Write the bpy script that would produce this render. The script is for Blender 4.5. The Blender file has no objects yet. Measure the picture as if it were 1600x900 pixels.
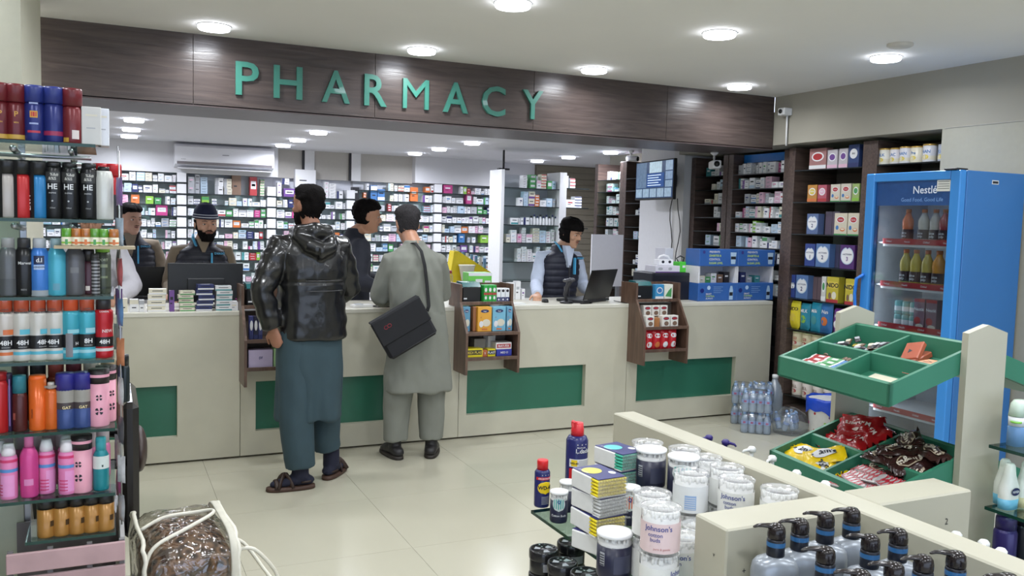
import bpy, math, random
from mathutils import Vector, Matrix, noise

# ---------------------------------------------------------------- camera, light, exposure
SC = bpy.context.scene
COL = SC.collection
PI = math.pi
CAM_RIGHT = Vector((0.90588, -0.42252, 0.02708))
CAM_FWD = Vector((0.42276, 0.90295, -0.07643))
CAM_FWD.normalize()
CAM_UP = CAM_RIGHT.cross(CAM_FWD).normalized()
CAM_RIGHT = CAM_FWD.cross(CAM_UP).normalized()
cd = bpy.data.cameras.new('camera')
cam = bpy.data.objects.new('camera', cd)
COL.objects.link(cam)
mw = Matrix((CAM_RIGHT, CAM_UP, -CAM_FWD)).transposed().to_4x4()
mw.translation = Vector((0, 0, 1.62))
cam.matrix_world = mw
cd.sensor_width = 36.0
cd.lens = 36.0 * 1354.0 / 1600.0
cd.clip_start = 0.05
SC.camera = cam
SC.view_settings.view_transform = 'Standard'
SC.view_settings.look = 'None'
SC.view_settings.gamma = 1.0
SC.view_settings.exposure = 0.12
wd = bpy.data.worlds.new('world'); SC.world = wd
wd.use_nodes = True
wd.node_tree.nodes['Background'].inputs[0].default_value = (0.75, 0.82, 1.0, 1)
wd.node_tree.nodes['Background'].inputs[1].default_value = 2.6

CEIL_F, CEIL_B = 2.745, 2.50
FRONT_POWER, BACK_POWER = 8.5, 15.5
FRONT_LAMPS = [(x, y) for y in (5.57, 4.14, 2.7, 1.25, -0.2) for x in (-0.75, 0.59, 1.90, 3.22, 4.55)]
BACK_LAMPS = [(x, y) for y in (8.0, 9.13, 10.2, 11.13) for x in (-1.5, 0.24, 2.0, 3.73, 5.55)]

# ---------------------------------------------------------------- materials
def lin(c):
    o = []
    for v in c[:3]:
        v = v / 255.0
        o.append(v / 12.92 if v <= 0.04045 else ((v + 0.055) / 1.055) ** 2.4)
    return (*o, 1.0)

MATS = {}
def P(rgb, rough=0.5, metal=0.0, vary=0.06, scale=30.0, bump=0.0, emit=0.0, name=None, coat=0.0, stretch=None):
    key = (tuple(rgb), rough, metal, vary, scale, bump, emit, coat, stretch)
    if key in MATS: return MATS[key]
    m = bpy.data.materials.new(name or 'surface_%d_%d_%d' % tuple(rgb))
    m.use_nodes = True
    nt = m.node_tree; b = nt.nodes['Principled BSDF']
    b.inputs['Roughness'].default_value = rough
    b.inputs['Metallic'].default_value = metal
    b.inputs['Coat Weight'].default_value = coat
    tc = nt.nodes.new('ShaderNodeTexCoord')
    nz = nt.nodes.new('ShaderNodeTexNoise'); nz.inputs['Scale'].default_value = scale
    nz.inputs['Detail'].default_value = 3
    if stretch:
        mp = nt.nodes.new('ShaderNodeMapping'); mp.inputs['Scale'].default_value = stretch
        nt.links.new(tc.outputs['Object'], mp.inputs[0]); nt.links.new(mp.outputs[0], nz.inputs['Vector'])
    else:
        nt.links.new(tc.outputs['Object'], nz.inputs['Vector'])
    mix = nt.nodes.new('ShaderNodeMix'); mix.data_type = 'RGBA'
    c = lin(rgb)
    mix.inputs[6].default_value = tuple(min(1, v * (1 - vary * 1.6)) for v in c[:3]) + (1,)
    mix.inputs[7].default_value = tuple(min(1, v * (1 + vary * 1.6)) for v in c[:3]) + (1,)
    nt.links.new(nz.outputs['Fac'], mix.inputs[0])
    nt.links.new(mix.outputs[2], b.inputs['Base Color'])
    if bump:
        bp = nt.nodes.new('ShaderNodeBump'); bp.inputs['Strength'].default_value = bump
        bp.inputs['Distance'].default_value = 0.01
        nt.links.new(nz.outputs['Fac'], bp.inputs['Height']); nt.links.new(bp.outputs[0], b.inputs['Normal'])
    if emit:
        b.inputs['Emission Color'].default_value = c
        b.inputs['Emission Strength'].default_value = emit
    MATS[key] = m
    return m

def clear(name, tint, gloss=0.12, rough=0.05, body=0.0, bodycol=(255, 255, 255), bump=0.0, bscale=30.0):
    if name in MATS: return MATS[name]
    m = bpy.data.materials.new(name); m.use_nodes = True
    nt = m.node_tree; nt.nodes.clear()
    out = nt.nodes.new('ShaderNodeOutputMaterial')
    t = nt.nodes.new('ShaderNodeBsdfTransparent'); t.inputs[0].default_value = lin(tint)
    g = nt.nodes.new('ShaderNodeBsdfGlossy'); g.inputs['Roughness'].default_value = rough
    fr = nt.nodes.new('ShaderNodeLayerWeight'); fr.inputs[0].default_value = 0.5
    pw = nt.nodes.new('ShaderNodeMath'); pw.operation = 'POWER'; pw.inputs[1].default_value = 4.0
    nt.links.new(fr.outputs['Facing'], pw.inputs[0])
    ad = nt.nodes.new('ShaderNodeMath'); ad.operation = 'MULTIPLY_ADD'
    ad.inputs[1].default_value = 0.8; ad.inputs[2].default_value = gloss
    nt.links.new(pw.outputs[0], ad.inputs[0])
    mx = nt.nodes.new('ShaderNodeMixShader')
    nt.links.new(ad.outputs[0], mx.inputs[0])
    src = t
    if bump:
        nz = nt.nodes.new('ShaderNodeTexNoise'); nz.inputs['Scale'].default_value = bscale; nz.inputs['Detail'].default_value = 2; nz.inputs['Distortion'].default_value = .8
        tc = nt.nodes.new('ShaderNodeTexCoord'); nt.links.new(tc.outputs['Object'], nz.inputs['Vector'])
        bp = nt.nodes.new('ShaderNodeBump'); bp.inputs['Strength'].default_value = bump; bp.inputs['Distance'].default_value = .02
        nt.links.new(nz.outputs['Fac'], bp.inputs['Height']); nt.links.new(bp.outputs[0], g.inputs['Normal'])
    if body:
        d = nt.nodes.new('ShaderNodeBsdfDiffuse'); d.inputs[0].default_value = lin(bodycol)
        m2 = nt.nodes.new('ShaderNodeMixShader'); m2.inputs[0].default_value = body
        nt.links.new(t.outputs[0], m2.inputs[1]); nt.links.new(d.outputs[0], m2.inputs[2]); src = m2
    nt.links.new(src.outputs[0], mx.inputs[1]); nt.links.new(g.outputs[0], mx.inputs[2])
    nt.links.new(mx.outputs[0], out.inputs[0])
    MATS[name] = m
    return m

def wood(name, c1, c2, rough=0.35, scale=3.0, stretch=(1, 12, 12), bump=0.15):
    if name in MATS: return MATS[name]
    m = bpy.data.materials.new(name); m.use_nodes = True
    nt = m.node_tree; b = nt.nodes['Principled BSDF']; b.inputs['Roughness'].default_value = rough
    tc = nt.nodes.new('ShaderNodeTexCoord'); mp = nt.nodes.new('ShaderNodeMapping')
    mp.inputs['Scale'].default_value = stretch
    nz = nt.nodes.new('ShaderNodeTexNoise'); nz.inputs['Scale'].default_value = scale; nz.inputs['Detail'].default_value = 8
    nz.inputs['Distortion'].default_value = 1.2
    nt.links.new(tc.outputs['Object'], mp.inputs[0]); nt.links.new(mp.outputs[0], nz.inputs[0])
    cr = nt.nodes.new('ShaderNodeValToRGB')
    cr.color_ramp.elements[0].position = 0.35; cr.color_ramp.elements[0].color = lin(c1)
    cr.color_ramp.elements[1].position = 0.7; cr.color_ramp.elements[1].color = lin(c2)
    nt.links.new(nz.outputs['Fac'], cr.inputs[0]); nt.links.new(cr.outputs[0], b.inputs['Base Color'])
    bp = nt.nodes.new('ShaderNodeBump'); bp.inputs['Strength'].default_value = bump; bp.inputs['Distance'].default_value = 0.004
    nt.links.new(nz.outputs['Fac'], bp.inputs['Height']); nt.links.new(bp.outputs[0], b.inputs['Normal'])
    MATS[name] = m
    return m

CREAM = P((196, 193, 176), 0.42, vary=0.05, scale=4, name='cream_laminate')
CREAM_D = P((193, 189, 171), 0.45, vary=0.06, scale=5, name='cream_laminate_front')
GREENP = P((46, 108, 86), 0.32, vary=0.10, scale=2.5, name='green_laminate')
TRAYG = P((52, 120, 94), 0.42, vary=0.05, scale=6, name='green_tray_paint')
BROWN = wood('dark_shelf_wood', (70, 57, 53), (96, 79, 72))
RACKW = wood('rack_walnut', (82, 62, 52), (112, 88, 74), stretch=(9, 9, 1))
FASCIA = wood('fascia_veneer', (62, 53, 51), (80, 69, 65), rough=0.27, scale=2.2, stretch=(1, 5, 12), bump=0.3)
WHITEP = P((214, 214, 216), 0.45, vary=0.03, name='white_panel')
WALLM = P((154, 150, 138), 0.75, vary=0.04, scale=3, name='wall_paint')
WALLB = P((204, 204, 208), 0.7, vary=0.03, scale=3, name='back_wall_paint')
CEILM = P((226, 224, 220), 0.85, vary=0.02, scale=2, name='ceiling_paint')
BLACK = P((22, 22, 24), 0.4, name='black_plastic')
DARK = P((36, 36, 40), 0.5, name='charcoal_plastic')
METAL = P((170, 172, 176), 0.3, 0.9, name='brushed_metal')
GLASS = clear('shelf_glass', (218, 234, 228), 0.05)
GEDGE = P((16, 58, 48), 0.15, name='glass_edge_green')
GEDGED = P((26, 32, 36), 0.3, name='glass_edge_dark')
WHITE = P((232, 232, 232), 0.45, vary=0.02, name='white_plastic')
INK = P((28, 30, 40), 0.5, name='dark_ink')

# ---------------------------------------------------------------- mesh building
class MB:
    def __init__(s): s.v = []; s.f = []; s.m = []; s.mats = []; s.sm = []; s.T = None
    def mi(s, mat):
        if mat not in s.mats: s.mats.append(mat)
        return s.mats.index(mat)
    def add(s, vs, fs, mat, smooth=False):
        o = len(s.v); k = s.mi(mat)
        if s.T is not None: vs = [tuple(s.T @ Vector(v)) for v in vs]
        s.v.extend(vs)
        for f in fs:
            s.f.append([i + o for i in f]); s.m.append(k); s.sm.append(smooth)
        return s
    def box(s, x0, x1, y0, y1, z0, z1, mat, bev=0.0):
        if bev > 0:
            return s.rbox(x0, x1, y0, y1, z0, z1, mat, bev)
        v = [(x0, y0, z0), (x1, y0, z0), (x1, y1, z0), (x0, y1, z0), (x0, y0, z1), (x1, y0, z1), (x1, y1, z1), (x0, y1, z1)]
        return s.add(v, [(3, 2, 1, 0), (4, 5, 6, 7), (0, 1, 5, 4), (1, 2, 6, 5), (2, 3, 7, 6), (3, 0, 4, 7)], mat)
    def rbox(s, x0, x1, y0, y1, z0, z1, mat, b):
        # chamfered box: 24 vertices
        b = min(b, abs(x1 - x0) / 2.01, abs(y1 - y0) / 2.01, abs(z1 - z0) / 2.01)
        vs = []; idx = {}
        for sx in (0, 1):
            for sy in (0, 1):
                for sz in (0, 1):
                    X = (x0, x1)[sx]; Y = (y0, y1)[sy]; Z = (z0, z1)[sz]
                    xi = X + (b if sx == 0 else -b); yi = Y + (b if sy == 0 else -b); zi = Z + (b if sz == 0 else -b)
                    for a, p in enumerate(((X, yi, zi), (xi, Y, zi), (xi, yi, Z))):
                        idx[(sx, sy, sz, a)] = len(vs); vs.append(p)
        f = []
        g = lambda *k: idx[k]
        for q in (0, 1):
            f.append([g(q, 0, 0, 0), g(q, 1, 0, 0), g(q, 1, 1, 0), g(q, 0, 1, 0)][::(1 if q else -1)])
            f.append([g(0, q, 0, 1), g(1, q, 0, 1), g(1, q, 1, 1), g(0, q, 1, 1)][::(-1 if q else 1)])
            f.append([g(0, 0, q, 2), g(1, 0, q, 2), g(1, 1, q, 2), g(0, 1, q, 2)][::(1 if q else -1)])
        for a in (0, 1):
            for c in (0, 1):
                o = 1 if (a ^ c) else -1
                f.append([g(0, a, c, 1), g(1, a, c, 1), g(1, a, c, 2), g(0, a, c, 2)][::o])
                f.append([g(a, 0, c, 0), g(a, 1, c, 0), g(a, 1, c, 2), g(a, 0, c, 2)][::-o])
                f.append([g(a, c, 0, 0), g(a, c, 1, 0), g(a, c, 1, 1), g(a, c, 0, 1)][::o])
        for a in (0, 1):
            for c in (0, 1):
                for e in (0, 1):
                    o = 1 if (a + c + e) % 2 else -1
                    f.append([g(a, c, e, 0), g(a, c, e, 1), g(a, c, e, 2)][::o])
        return s.add(vs, f, mat)
    def lathe(s, prof, mat, n=20, c=(0, 0, 0), smooth=True, caps=True, sx=1.0, sy=1.0):
        vs = []; fs = []
        for r, z in prof:
            for i in range(n):
                a = 2 * PI * i / n
                vs.append((c[0] + r * sx * math.cos(a), c[1] + r * sy * math.sin(a), c[2] + z))
        for k in range(len(prof) - 1):
            for i in range(n):
                j = (i + 1) % n
                fs.append((k * n + i, k * n + j, (k + 1) * n + j, (k + 1) * n + i))
        s.add(vs, fs, mat, smooth)
        if caps:
            o = len(s.v) - len(vs); k = s.mi(mat)
            if prof[0][0] > 1e-6: s.f.append([o + i for i in range(n)][::-1]); s.m.append(k); s.sm.append(False)
            if prof[-1][0] > 1e-6: s.f.append([o + (len(prof) - 1) * n + i for i in range(n)]); s.m.append(k); s.sm.append(False)
        return s
    def tube(s, pts, rad, mat, n=8, flat=1.0, up=None, smooth=True, round_ends=False):
        pts = [Vector(p) for p in pts]
        if not isinstance(rad, (list, tuple)): rad = [rad] * len(pts)
        rad = list(rad)
        if round_ends:
            d0 = (pts[0] - pts[1]).normalized(); d1 = (pts[-1] - pts[-2]).normalized()
            r0, r1 = rad[0], rad[-1]
            pre = [(pts[0] + d0 * r0 * 0.95, r0 * 0.3), (pts[0] + d0 * r0 * 0.6, r0 * 0.78)]
            post = [(pts[-1] + d1 * r1 * 0.6, r1 * 0.78), (pts[-1] + d1 * r1 * 0.95, r1 * 0.3)]
            pts = [p for p, _ in pre] + pts + [p for p, _ in post]
            rad = [r for _, r in pre] + rad + [r for _, r in post]
        ref = Vector(up) if up else Vector((0, 0, 1))
        vs = []; fs = []
        N = len(pts); last = None
        for i, p in enumerate(pts):
            d = (pts[min(i + 1, N - 1)] - pts[max(i - 1, 0)]).normalized()
            if last is None:
                a = d.cross(ref)
                if a.length < 0.05: a = d.cross(Vector((1, 0, 0)))
                a.normalize()
            else:
                a = (last - d * last.dot(d))
                a = a.normalized() if a.length > 1e-5 else d.orthogonal().normalized()
            last = a; b = d.cross(a)
            for k in range(n):
                t = 2 * PI * k / n
                vs.append(tuple(p + a * (rad[i] * math.cos(t)) + b * (rad[i] * flat * math.sin(t))))
        for i in range(N - 1):
            for k in range(n):
                j = (k + 1) % n
                fs.append((i * n + k, i * n + j, (i + 1) * n + j, (i + 1) * n + k))
        fs.append(tuple(range(n))[::-1]); fs.append(tuple((N - 1) * n + k for k in range(n)))
        return s.add(vs, fs, mat, smooth)
    def stack(s, secs, mat, n=24, smooth=True):
        """horizontal superellipse sections (cx, cy, z, rx, ry, rot, exponent) joined and capped"""
        vs = []; fs = []
        for q in secs:
            cx, cy, z, rx, ry = q[:5]; rot = q[5] if len(q) > 5 else 0; e = q[6] if len(q) > 6 else 2.3
            for i in range(n):
                a = 2 * PI * i / n
                c, d = math.cos(a), math.sin(a)
                u = rx * math.copysign(abs(c) ** (2 / e), c); w = ry * math.copysign(abs(d) ** (2 / e), d)
                vs.append((cx + u * math.cos(rot) - w * math.sin(rot), cy + u * math.sin(rot) + w * math.cos(rot), z))
        for k in range(len(secs) - 1):
            for i in range(n):
                j = (i + 1) % n
                fs.append((k * n + i, k * n + j, (k + 1) * n + j, (k + 1) * n + i))
        fs.append(tuple(range(n))[::-1]); fs.append(tuple((len(secs) - 1) * n + k for k in range(n)))
        return s.add(vs, fs, mat, smooth)
    def prism(s, poly, a0, a1, mat, axis='x'):
        """polygon extruded along an axis; poly gives the two other coordinates in order"""
        n = len(poly); vs = []
        for a in (a0, a1):
            for p in poly:
                vs.append((a, p[0], p[1]) if axis == 'x' else ((p[0], a, p[1]) if axis == 'y' else (p[0], p[1], a)))
        fs = [tuple(range(n))[::-1], tuple(range(n, 2 * n))]
        for i in range(n):
            j = (i + 1) % n; fs.append((i, j, n + j, n + i))
        if axis == 'y': fs = [f[::-1] for f in fs]
        return s.add(vs, fs, mat)
    def ball(s, c, r, mat, n=12, m=8):
        prof = [(math.sin(PI * k / m), -math.cos(PI * k / m)) for k in range(m + 1)]
        if not isinstance(r, (tuple, list)): r = (r, r, r)
        vs = []; fs = []
        for a, z in prof:
            for i in range(n):
                t = 2 * PI * i / n
                vs.append((c[0] + r[0] * a * math.cos(t), c[1] + r[1] * a * math.sin(t), c[2] + r[2] * z))
        for k in range(m):
            for i in range(n):
                j = (i + 1) % n; fs.append((k * n + i, k * n + j, (k + 1) * n + j, (k + 1) * n + i))
        return s.add(vs, fs, mat, True)
    def text(s, string, mat, fn, size, bold=0.0, sx=1.0, align=0.5):
        """flat lettering: fn maps (u, v) on the label to a point; size is the capital height"""
        V, F, w = glyphs(string, bold)
        k = size / 0.72
        vs = [fn((x - w * align) * k * sx, y * k) for x, y in V]
        return s.add(vs, F, mat)
    def mesh(s, name, off=None):
        me = bpy.data.meshes.new(name)
        v = s.v if off is None else [(a - off[0], b - off[1], c - off[2]) for a, b, c in s.v]
        me.from_pydata(v, [], s.f)
        for mt in s.mats: me.materials.append(mt)
        me.polygons.foreach_set('material_index', s.m)
        me.polygons.foreach_set('use_smooth', s.sm)
        me.update()
        return me

GL = {}
def glyphs(string, bold=0.0):
    if (string, bold) in GL: return GL[(string, bold)]
    cu = bpy.data.curves.new('lettering', 'FONT'); cu.body = string; cu.resolution_u = 3; cu.offset = bold
    cu.fill_mode = 'FRONT'
    ob = bpy.data.objects.new('lettering', cu); COL.objects.link(ob)
    bpy.context.view_layer.update()
    me = bpy.data.meshes.new_from_object(ob.evaluated_get(bpy.context.evaluated_depsgraph_get()))
    V = [(v.co.x, v.co.y) for v in me.vertices]; F = [tuple(p.vertices) for p in me.polygons]
    w = max([x for x, _ in V] or [0])
    bpy.data.objects.remove(ob); bpy.data.curves.remove(cu); bpy.data.meshes.remove(me)
    GL[(string, bold)] = (V, F, w)
    return GL[(string, bold)]

def tag(o, label=None, cat=None, group=None, kind=None):
    if label: o['label'] = label
    if cat: o['category'] = cat
    if group: o['group'] = group
    if kind: o['kind'] = kind
    return o
def obj(name, src, parent=None, loc=(0, 0, 0), rotz=0.0, off=None):
    me = src.mesh(name, off) if isinstance(src, MB) else src
    o = bpy.data.objects.new(name, me); COL.objects.link(o)
    o.parent = parent; o.location = loc; o.rotation_euler = (0, 0, rotz)
    return o
def thing(name, label, cat, loc=(0, 0, 0), rotz=0.0, group=None):
    o = bpy.data.objects.new(name, None); COL.objects.link(o)
    o.empty_display_size = 0.05
    o.location = loc; o.rotation_euler = (0, 0, rotz)
    return tag(o, label, cat, group)
def struct(name, src, parent=None, loc=(0, 0, 0)):
    o = obj(name, src, parent, loc)
    if parent is None: o['kind'] = 'structure'
    return o
def clone(root, loc=None, rotz=None, label=None, group=None, parent=None):
    c = root.copy(); COL.objects.link(c)
    if loc is not None: c.location = loc
    if rotz is not None: c.rotation_euler = (0, 0, rotz)
    if label: c['label'] = label
    if group: c['group'] = group
    if parent is not None: c.parent = parent
    for ch in root.children:
        d = ch.copy(); COL.objects.link(d); d.parent = c
        for g in ch.children:
            e = g.copy(); COL.objects.link(e); e.parent = d
    return c
def flat_y(cx, y, cz):            # lettering that faces -Y
    return lambda u, v: (cx + u, y, cz + v)
def flat_x(x, cy, cz):            # lettering that faces -X
    return lambda u, v: (x, cy - u, cz + v)
def cyl(r, z, a0=0.0):            # lettering round a can, centred on the -Y side plus a0
    return lambda u, v: (r * math.sin(u / r + a0), -r * math.cos(u / r + a0), z + v)
def oval(mb, r, zc, ha, rz, mat, rows=10):
    """an oval print that follows the can: rows of short bands"""
    for k in range(rows):
        f0 = -1 + 2 * k / rows; f1 = -1 + 2 * (k + 1) / rows; w0, w1 = math.sqrt(max(0, 1 - f0 * f0)) * ha, math.sqrt(max(0, 1 - f1 * f1)) * ha
        n = 8; vs = []
        for i in range(n + 1):
            for (w, f) in ((w0, f0), (w1, f1)):
                a = w * (-1 + 2 * i / n); vs.append((r * math.sin(a), -r * math.cos(a), zc + f * rz))
        mb.add(vs, [(2 * i, 2 * i + 2, 2 * i + 3, 2 * i + 1) for i in range(n)], mat, True)
def band(mb, r, z0, z1, mat, n=20, a0=None, a1=None, c=(0, 0)):
    """a thin printed sleeve round a can; a0..a1 (radians from the -Y side) cuts it to a patch"""
    if a0 is None:
        mb.lathe([(r, z0), (r, z1)], mat, n, (c[0], c[1], 0), caps=False); return
    k = max(3, int(n * abs(a1 - a0) / (2 * PI)) + 1); vs = []; fs = []
    for i in range(k + 1):
        a = a0 + (a1 - a0) * i / k
        for z in (z0, z1): vs.append((c[0] + r * math.sin(a), c[1] - r * math.cos(a), z))
    for i in range(k): fs.append((2 * i, 2 * i + 2, 2 * i + 3, 2 * i + 1))
    mb.add(vs, fs, mat, True)
# ================================================================ THE SETTING
# floor with its tiles
XR, XL, YB, YF = 5.21, -3.2, 12.0, -2.6
fl = MB(); fl.box(XL, 7.5, YF, YB, -0.06, -0.006, P((150, 146, 132), 0.6, name='floor_grout'))
floor = struct('floor', fl)
tm = MB(); TS = 0.8
tm.box(0.0008, TS - 0.0008, 0.0008, TS - 0.0008, -0.02, 0.0, P((188, 184, 166), 0.2, vary=0.035, scale=1.6, name='floor_tile_vitrified'))
tmesh = tm.mesh('tile')
ni = 0
for i in range(-5, 8):
    for j in range(-3, 11):
        x = 0.555 + i * TS; y = 5.57 - TS + (j - 6) * TS
        if x > 5.3 or x + TS < XL or y > 6.8 or (x > 1.9 and y < -0.3): continue
        obj('tile', tmesh, floor, (x, y, 0))
m = MB(); m.box(XL, XR, YF, 5.9, CEIL_F, CEIL_F + 0.1, CEILM); struct('ceiling', m)
m = MB(); m.box(XL, 7.5, 6.55, YB, CEIL_B, CEIL_B + 0.1, P((206, 206, 214), 0.8, vary=0.02, name='back_ceiling_paint')); struct('ceiling', m)
# dark wood beam over the counter, with its veneer panels
m = MB(); m.box(XL, XR - 0.002, 5.915, 6.55, 2.31, CEIL_F + 0.1, FASCIA)
beam = struct('trim_1', m)
xs = [XL, -0.75, 0.50, 1.68, 2.9, 4.1, XR - 0.002]
for a, b in zip(xs, xs[1:]):
    q = MB(); q.box(a + 0.0012, b - 0.0012, 5.90, 5.915, 2.302, CEIL_F, FASCIA, 0.001); obj('panel', q, beam)
q = MB(); q.box(XL, XR - 0.002, 5.90, 6.55, 2.295, 2.3095, P((74, 62, 62), 0.4, vary=0.1, scale=3, name='beam_underside', stretch=(1, 8, 1))); obj('panel', q, beam)
# back wall: panel above the shelving, and full wall behind
m = MB(); m.box(XL, 7.5, YB, YB + 0.1, 0, 2.6, WALLB); struct('wall_back', m)
m = MB()
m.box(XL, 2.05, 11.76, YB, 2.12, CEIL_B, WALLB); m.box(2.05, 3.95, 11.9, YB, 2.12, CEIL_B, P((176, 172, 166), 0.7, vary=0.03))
m.box(3.95, 5.3, 11.76, YB, 2.13, CEIL_B, WALLB)
b2 = struct('trim_2', m)
for x in (2.42, 3.06):
    q = MB(); q.box(x, x + 0.13, 11.86, 11.9, 2.12, CEIL_B, WHITEP); obj('pillar_strip', q, b2)
    q = MB(); q.box(x - 0.03, x, 11.87, 11.9, 2.12, CEIL_B, DARK); obj('dark_strip', q, b2)  # solid charcoal strip left of each white one
# far right of the back room: olive ribbed wall
m = MB(); m.box(5.95, 7.5, 11.93, YB, 0, CEIL_B, P((112, 106, 92), 0.7, vary=0.05))
rib = struct('wall_1', m)
rm = MB(); rm.box(0, 1.55, -0.012, 0, 0, 0.085, P((120, 113, 98), 0.6)); rmm = rm.mesh('slat')
for k in range(26): obj('slat', rmm, rib, (5.95, 11.93, 0.1 + k * 0.092))
m = MB(); m.box(7.5, 7.6, 6.5, YB, 0, 2.6, WALLB); struct('wall_2', m)
# right wall of the shop, with the recess the brown shelves stand in
m = MB()
m.box(XR, XR + 0.9, YF, 4.22, 0, 2.34, P((160, 157, 143), .7, vary=.03)); m.box(XR, XR + 0.9, YF, 4.22, 2.34, CEIL_F + 0.1, WALLM)
m.box(XR, XR + 0.9, 4.22, 5.9, 2.335, CEIL_F + 0.1, WALLM)
m.box(5.92, 6.1, 4.22, 7.27, 0, 2.5, WALLM)
m.box(XR + 0.01, 6.1, 5.9, 7.27, 2.335, 2.62, WALLM)
struct('wall_right', m)
q = MB(); q.box(XR - 0.004, XR, YF, 4.2, 2.335, 2.342, P((160, 156, 146), 0.7)); struct('trim_3', q)
# white pillars beside the screen
m = MB(); m.box(5.3, 6.1, 7.28, 7.46, 0, CEIL_B, P((214, 213, 212), 0.6, vary=0.02)); m.box(5.36, 6.1, 7.46, 8.16, 0, CEIL_B, P((222, 222, 226), 0.6, vary=0.02))
struct('pillar_1', m)
m = MB(); m.box(5.95, 6.1, 8.16, 9.8, 0, CEIL_B, WALLM); struct('wall_3', m)
# left pillar, left wall, wall behind the viewer with an invented window that admits sky light
m = MB(); m.box(-1.2, -0.32, 4.21, 5.45, 0, CEIL_F, P((196, 194, 176), 0.6, vary=0.03, name='pillar_paint')); struct('pillar_2', m)
m = MB(); m.box(XL - 0.1, XL, YF, YB, 0, 2.8, WALLM); struct('wall_left', m)
m = MB(); m.box(XL, XR, YF - 0.1, YF, 0, 0.15, WALLM); m.box(XL, XR, YF - 0.1, YF, 2.5, 2.84, WALLM); m.box(XL, XL + .3, YF - 0.1, YF, 0.15, 2.5, WALLM); m.box(XR - .3, XR, YF - 0.1, YF, 0.15, 2.5, WALLM)
struct('wall_front', m)
wn = MB()
for k in range(5): wn.box(XL + .3 + k * 1.93, XL + .36 + k * 1.93, YF - .08, YF - .02, .15, 2.5, METAL)
wn = struct('added_window_1', wn)
gq = MB(); gq.box(XL + .3, XR - .3, YF - .055, YF - .045, .15, 2.5, clear('added_window_glass', (244, 248, 250), .04)); obj('pane', gq, wn)

# ceiling lamps: each a thing with rim, diffuser and its own light
def downlight(x, y, z, power, label, group, r=0.094):
    t = thing('ceiling_light', label, 'ceiling light', (x, y, z - 0.001), 0, group)
    q = MB(); q.lathe([(r + 0.008, 0.0), (r + 0.008, -0.006), (r - .004, -0.008)], WHITE, 28, caps=False); obj('rim', q, t)
    q = MB(); q.lathe([(r - 0.001, -0.006), (r - .002, -.022), (r * .93, -0.028), (0.0001, -0.030)], P((240, 244, 255), 0.5, emit=14.0, name='lamp_diffuser'), 28, caps=False); obj('diffuser', q, t)
    ld = bpy.data.lights.new('lamp', 'AREA'); ld.shape = 'DISK'; ld.size = r * 1.9; ld.energy = power
    ld.color = (0.93, 0.965, 1.0) if z > 2.6 else (0.86, 0.90, 1.0)
    ld.spread = math.radians(165)
    lo = bpy.data.objects.new('lamp_light', ld); COL.objects.link(lo); lo.parent = t; lo.location = (0, 0, -0.034)
    return t
NX = {-0.75: 'leftmost', 0.59: 'second from the left', 1.90: 'middle', 3.22: 'second from the right', 4.55: 'rightmost'}
for x, y in FRONT_LAMPS:
    if abs(y - 5.57) < 0.01: lab = 'round recessed ceiling light close to the wooden beam, %s' % {-0.75: 'hidden by the pillar', 0.59: 'leftmost seen', 1.90: 'second seen', 3.22: 'third seen', 4.55: 'rightmost'}[x]
    elif abs(y - 4.14) < 0.01: lab = 'round recessed ceiling light in the row nearer the viewer, %s' % NX[x]
    else: lab = 'round recessed ceiling light overhead behind the viewer'
    downlight(x, y, CEIL_F, FRONT_POWER, lab, 'recessed lights in the shop ceiling')
ROWN = {8.0: 'hidden behind the beam', 9.13: 'front row', 10.2: 'middle row', 11.13: 'row nearest the back wall'}
COLN = {-1.5: 'far left', 0.24: 'left', 2.0: 'middle left', 3.73: 'centre', 5.55: 'right'}
for x, y in BACK_LAMPS:
    downlight(x, y, CEIL_B, BACK_POWER, 'round light, lower back ceiling, %s, %s cluster' % (ROWN[y], COLN[x]), 'recessed lights in the back ceiling', 0.09)
# flat round smoke detector plate on the ceiling
m = MB(); m.lathe([(0.075, 0), (0.075, -0.012), (0.06, -0.02), (0.0001, -0.021)], P((196, 192, 184), 0.6), 28, caps=False)
tag(obj('smoke_detector', m, None, (4.32, 3.83, CEIL_F - 0.0005)), 'flat round white ceiling plate with no light, upper right', 'detector')

# ---------------------------------------------------------------- PHARMACY sign
SIGN = P((52, 116, 102), 0.35, name='sign_green', coat=0.3)
sg = thing('pharmacy_sign', 'row of raised green letters reading PHARMACY on the wooden beam', 'sign', (1.84, 5.90, 2.39))
for ch, x in zip('PHARMACY', (0.755, 0.995, 1.31, 1.60, 1.875, 2.175, 2.475, 2.80)):
    V, F, w = glyphs(ch, 0.012 if ch != 'M' else 0.0)
    k = 0.215 / 0.715
    wd_ = {'P': 0.145, 'H': 0.185, 'A': 0.19, 'R': 0.16, 'M': 0.19, 'C': 0.185, 'Y': 0.17}[ch]
    x0 = min(a for a, _ in V)
    kx = wd_ / (w - x0)
    n = len(V)
    vs = [(x - 1.84 + (a - x0) * kx, -0.022, b * k) for a, b in V] + [(x - 1.84 + (a - x0) * kx, -0.001, b * k) for a, b in V]
    fs = [tuple(f) for f in F] + [tuple(i + n for i in f)[::-1] for f in F]
    from collections import Counter
    ed = Counter()
    for f in F:
        for i in range(len(f)): ed[(f[i], f[(i + 1) % len(f)])] += 1
    for (a, b), _ in ed.items():
        if (b, a) not in ed: fs.append((b, a, a + n, b + n))
    q = MB(); q.add(vs, fs, SIGN); obj('letter', q, sg)

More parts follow.
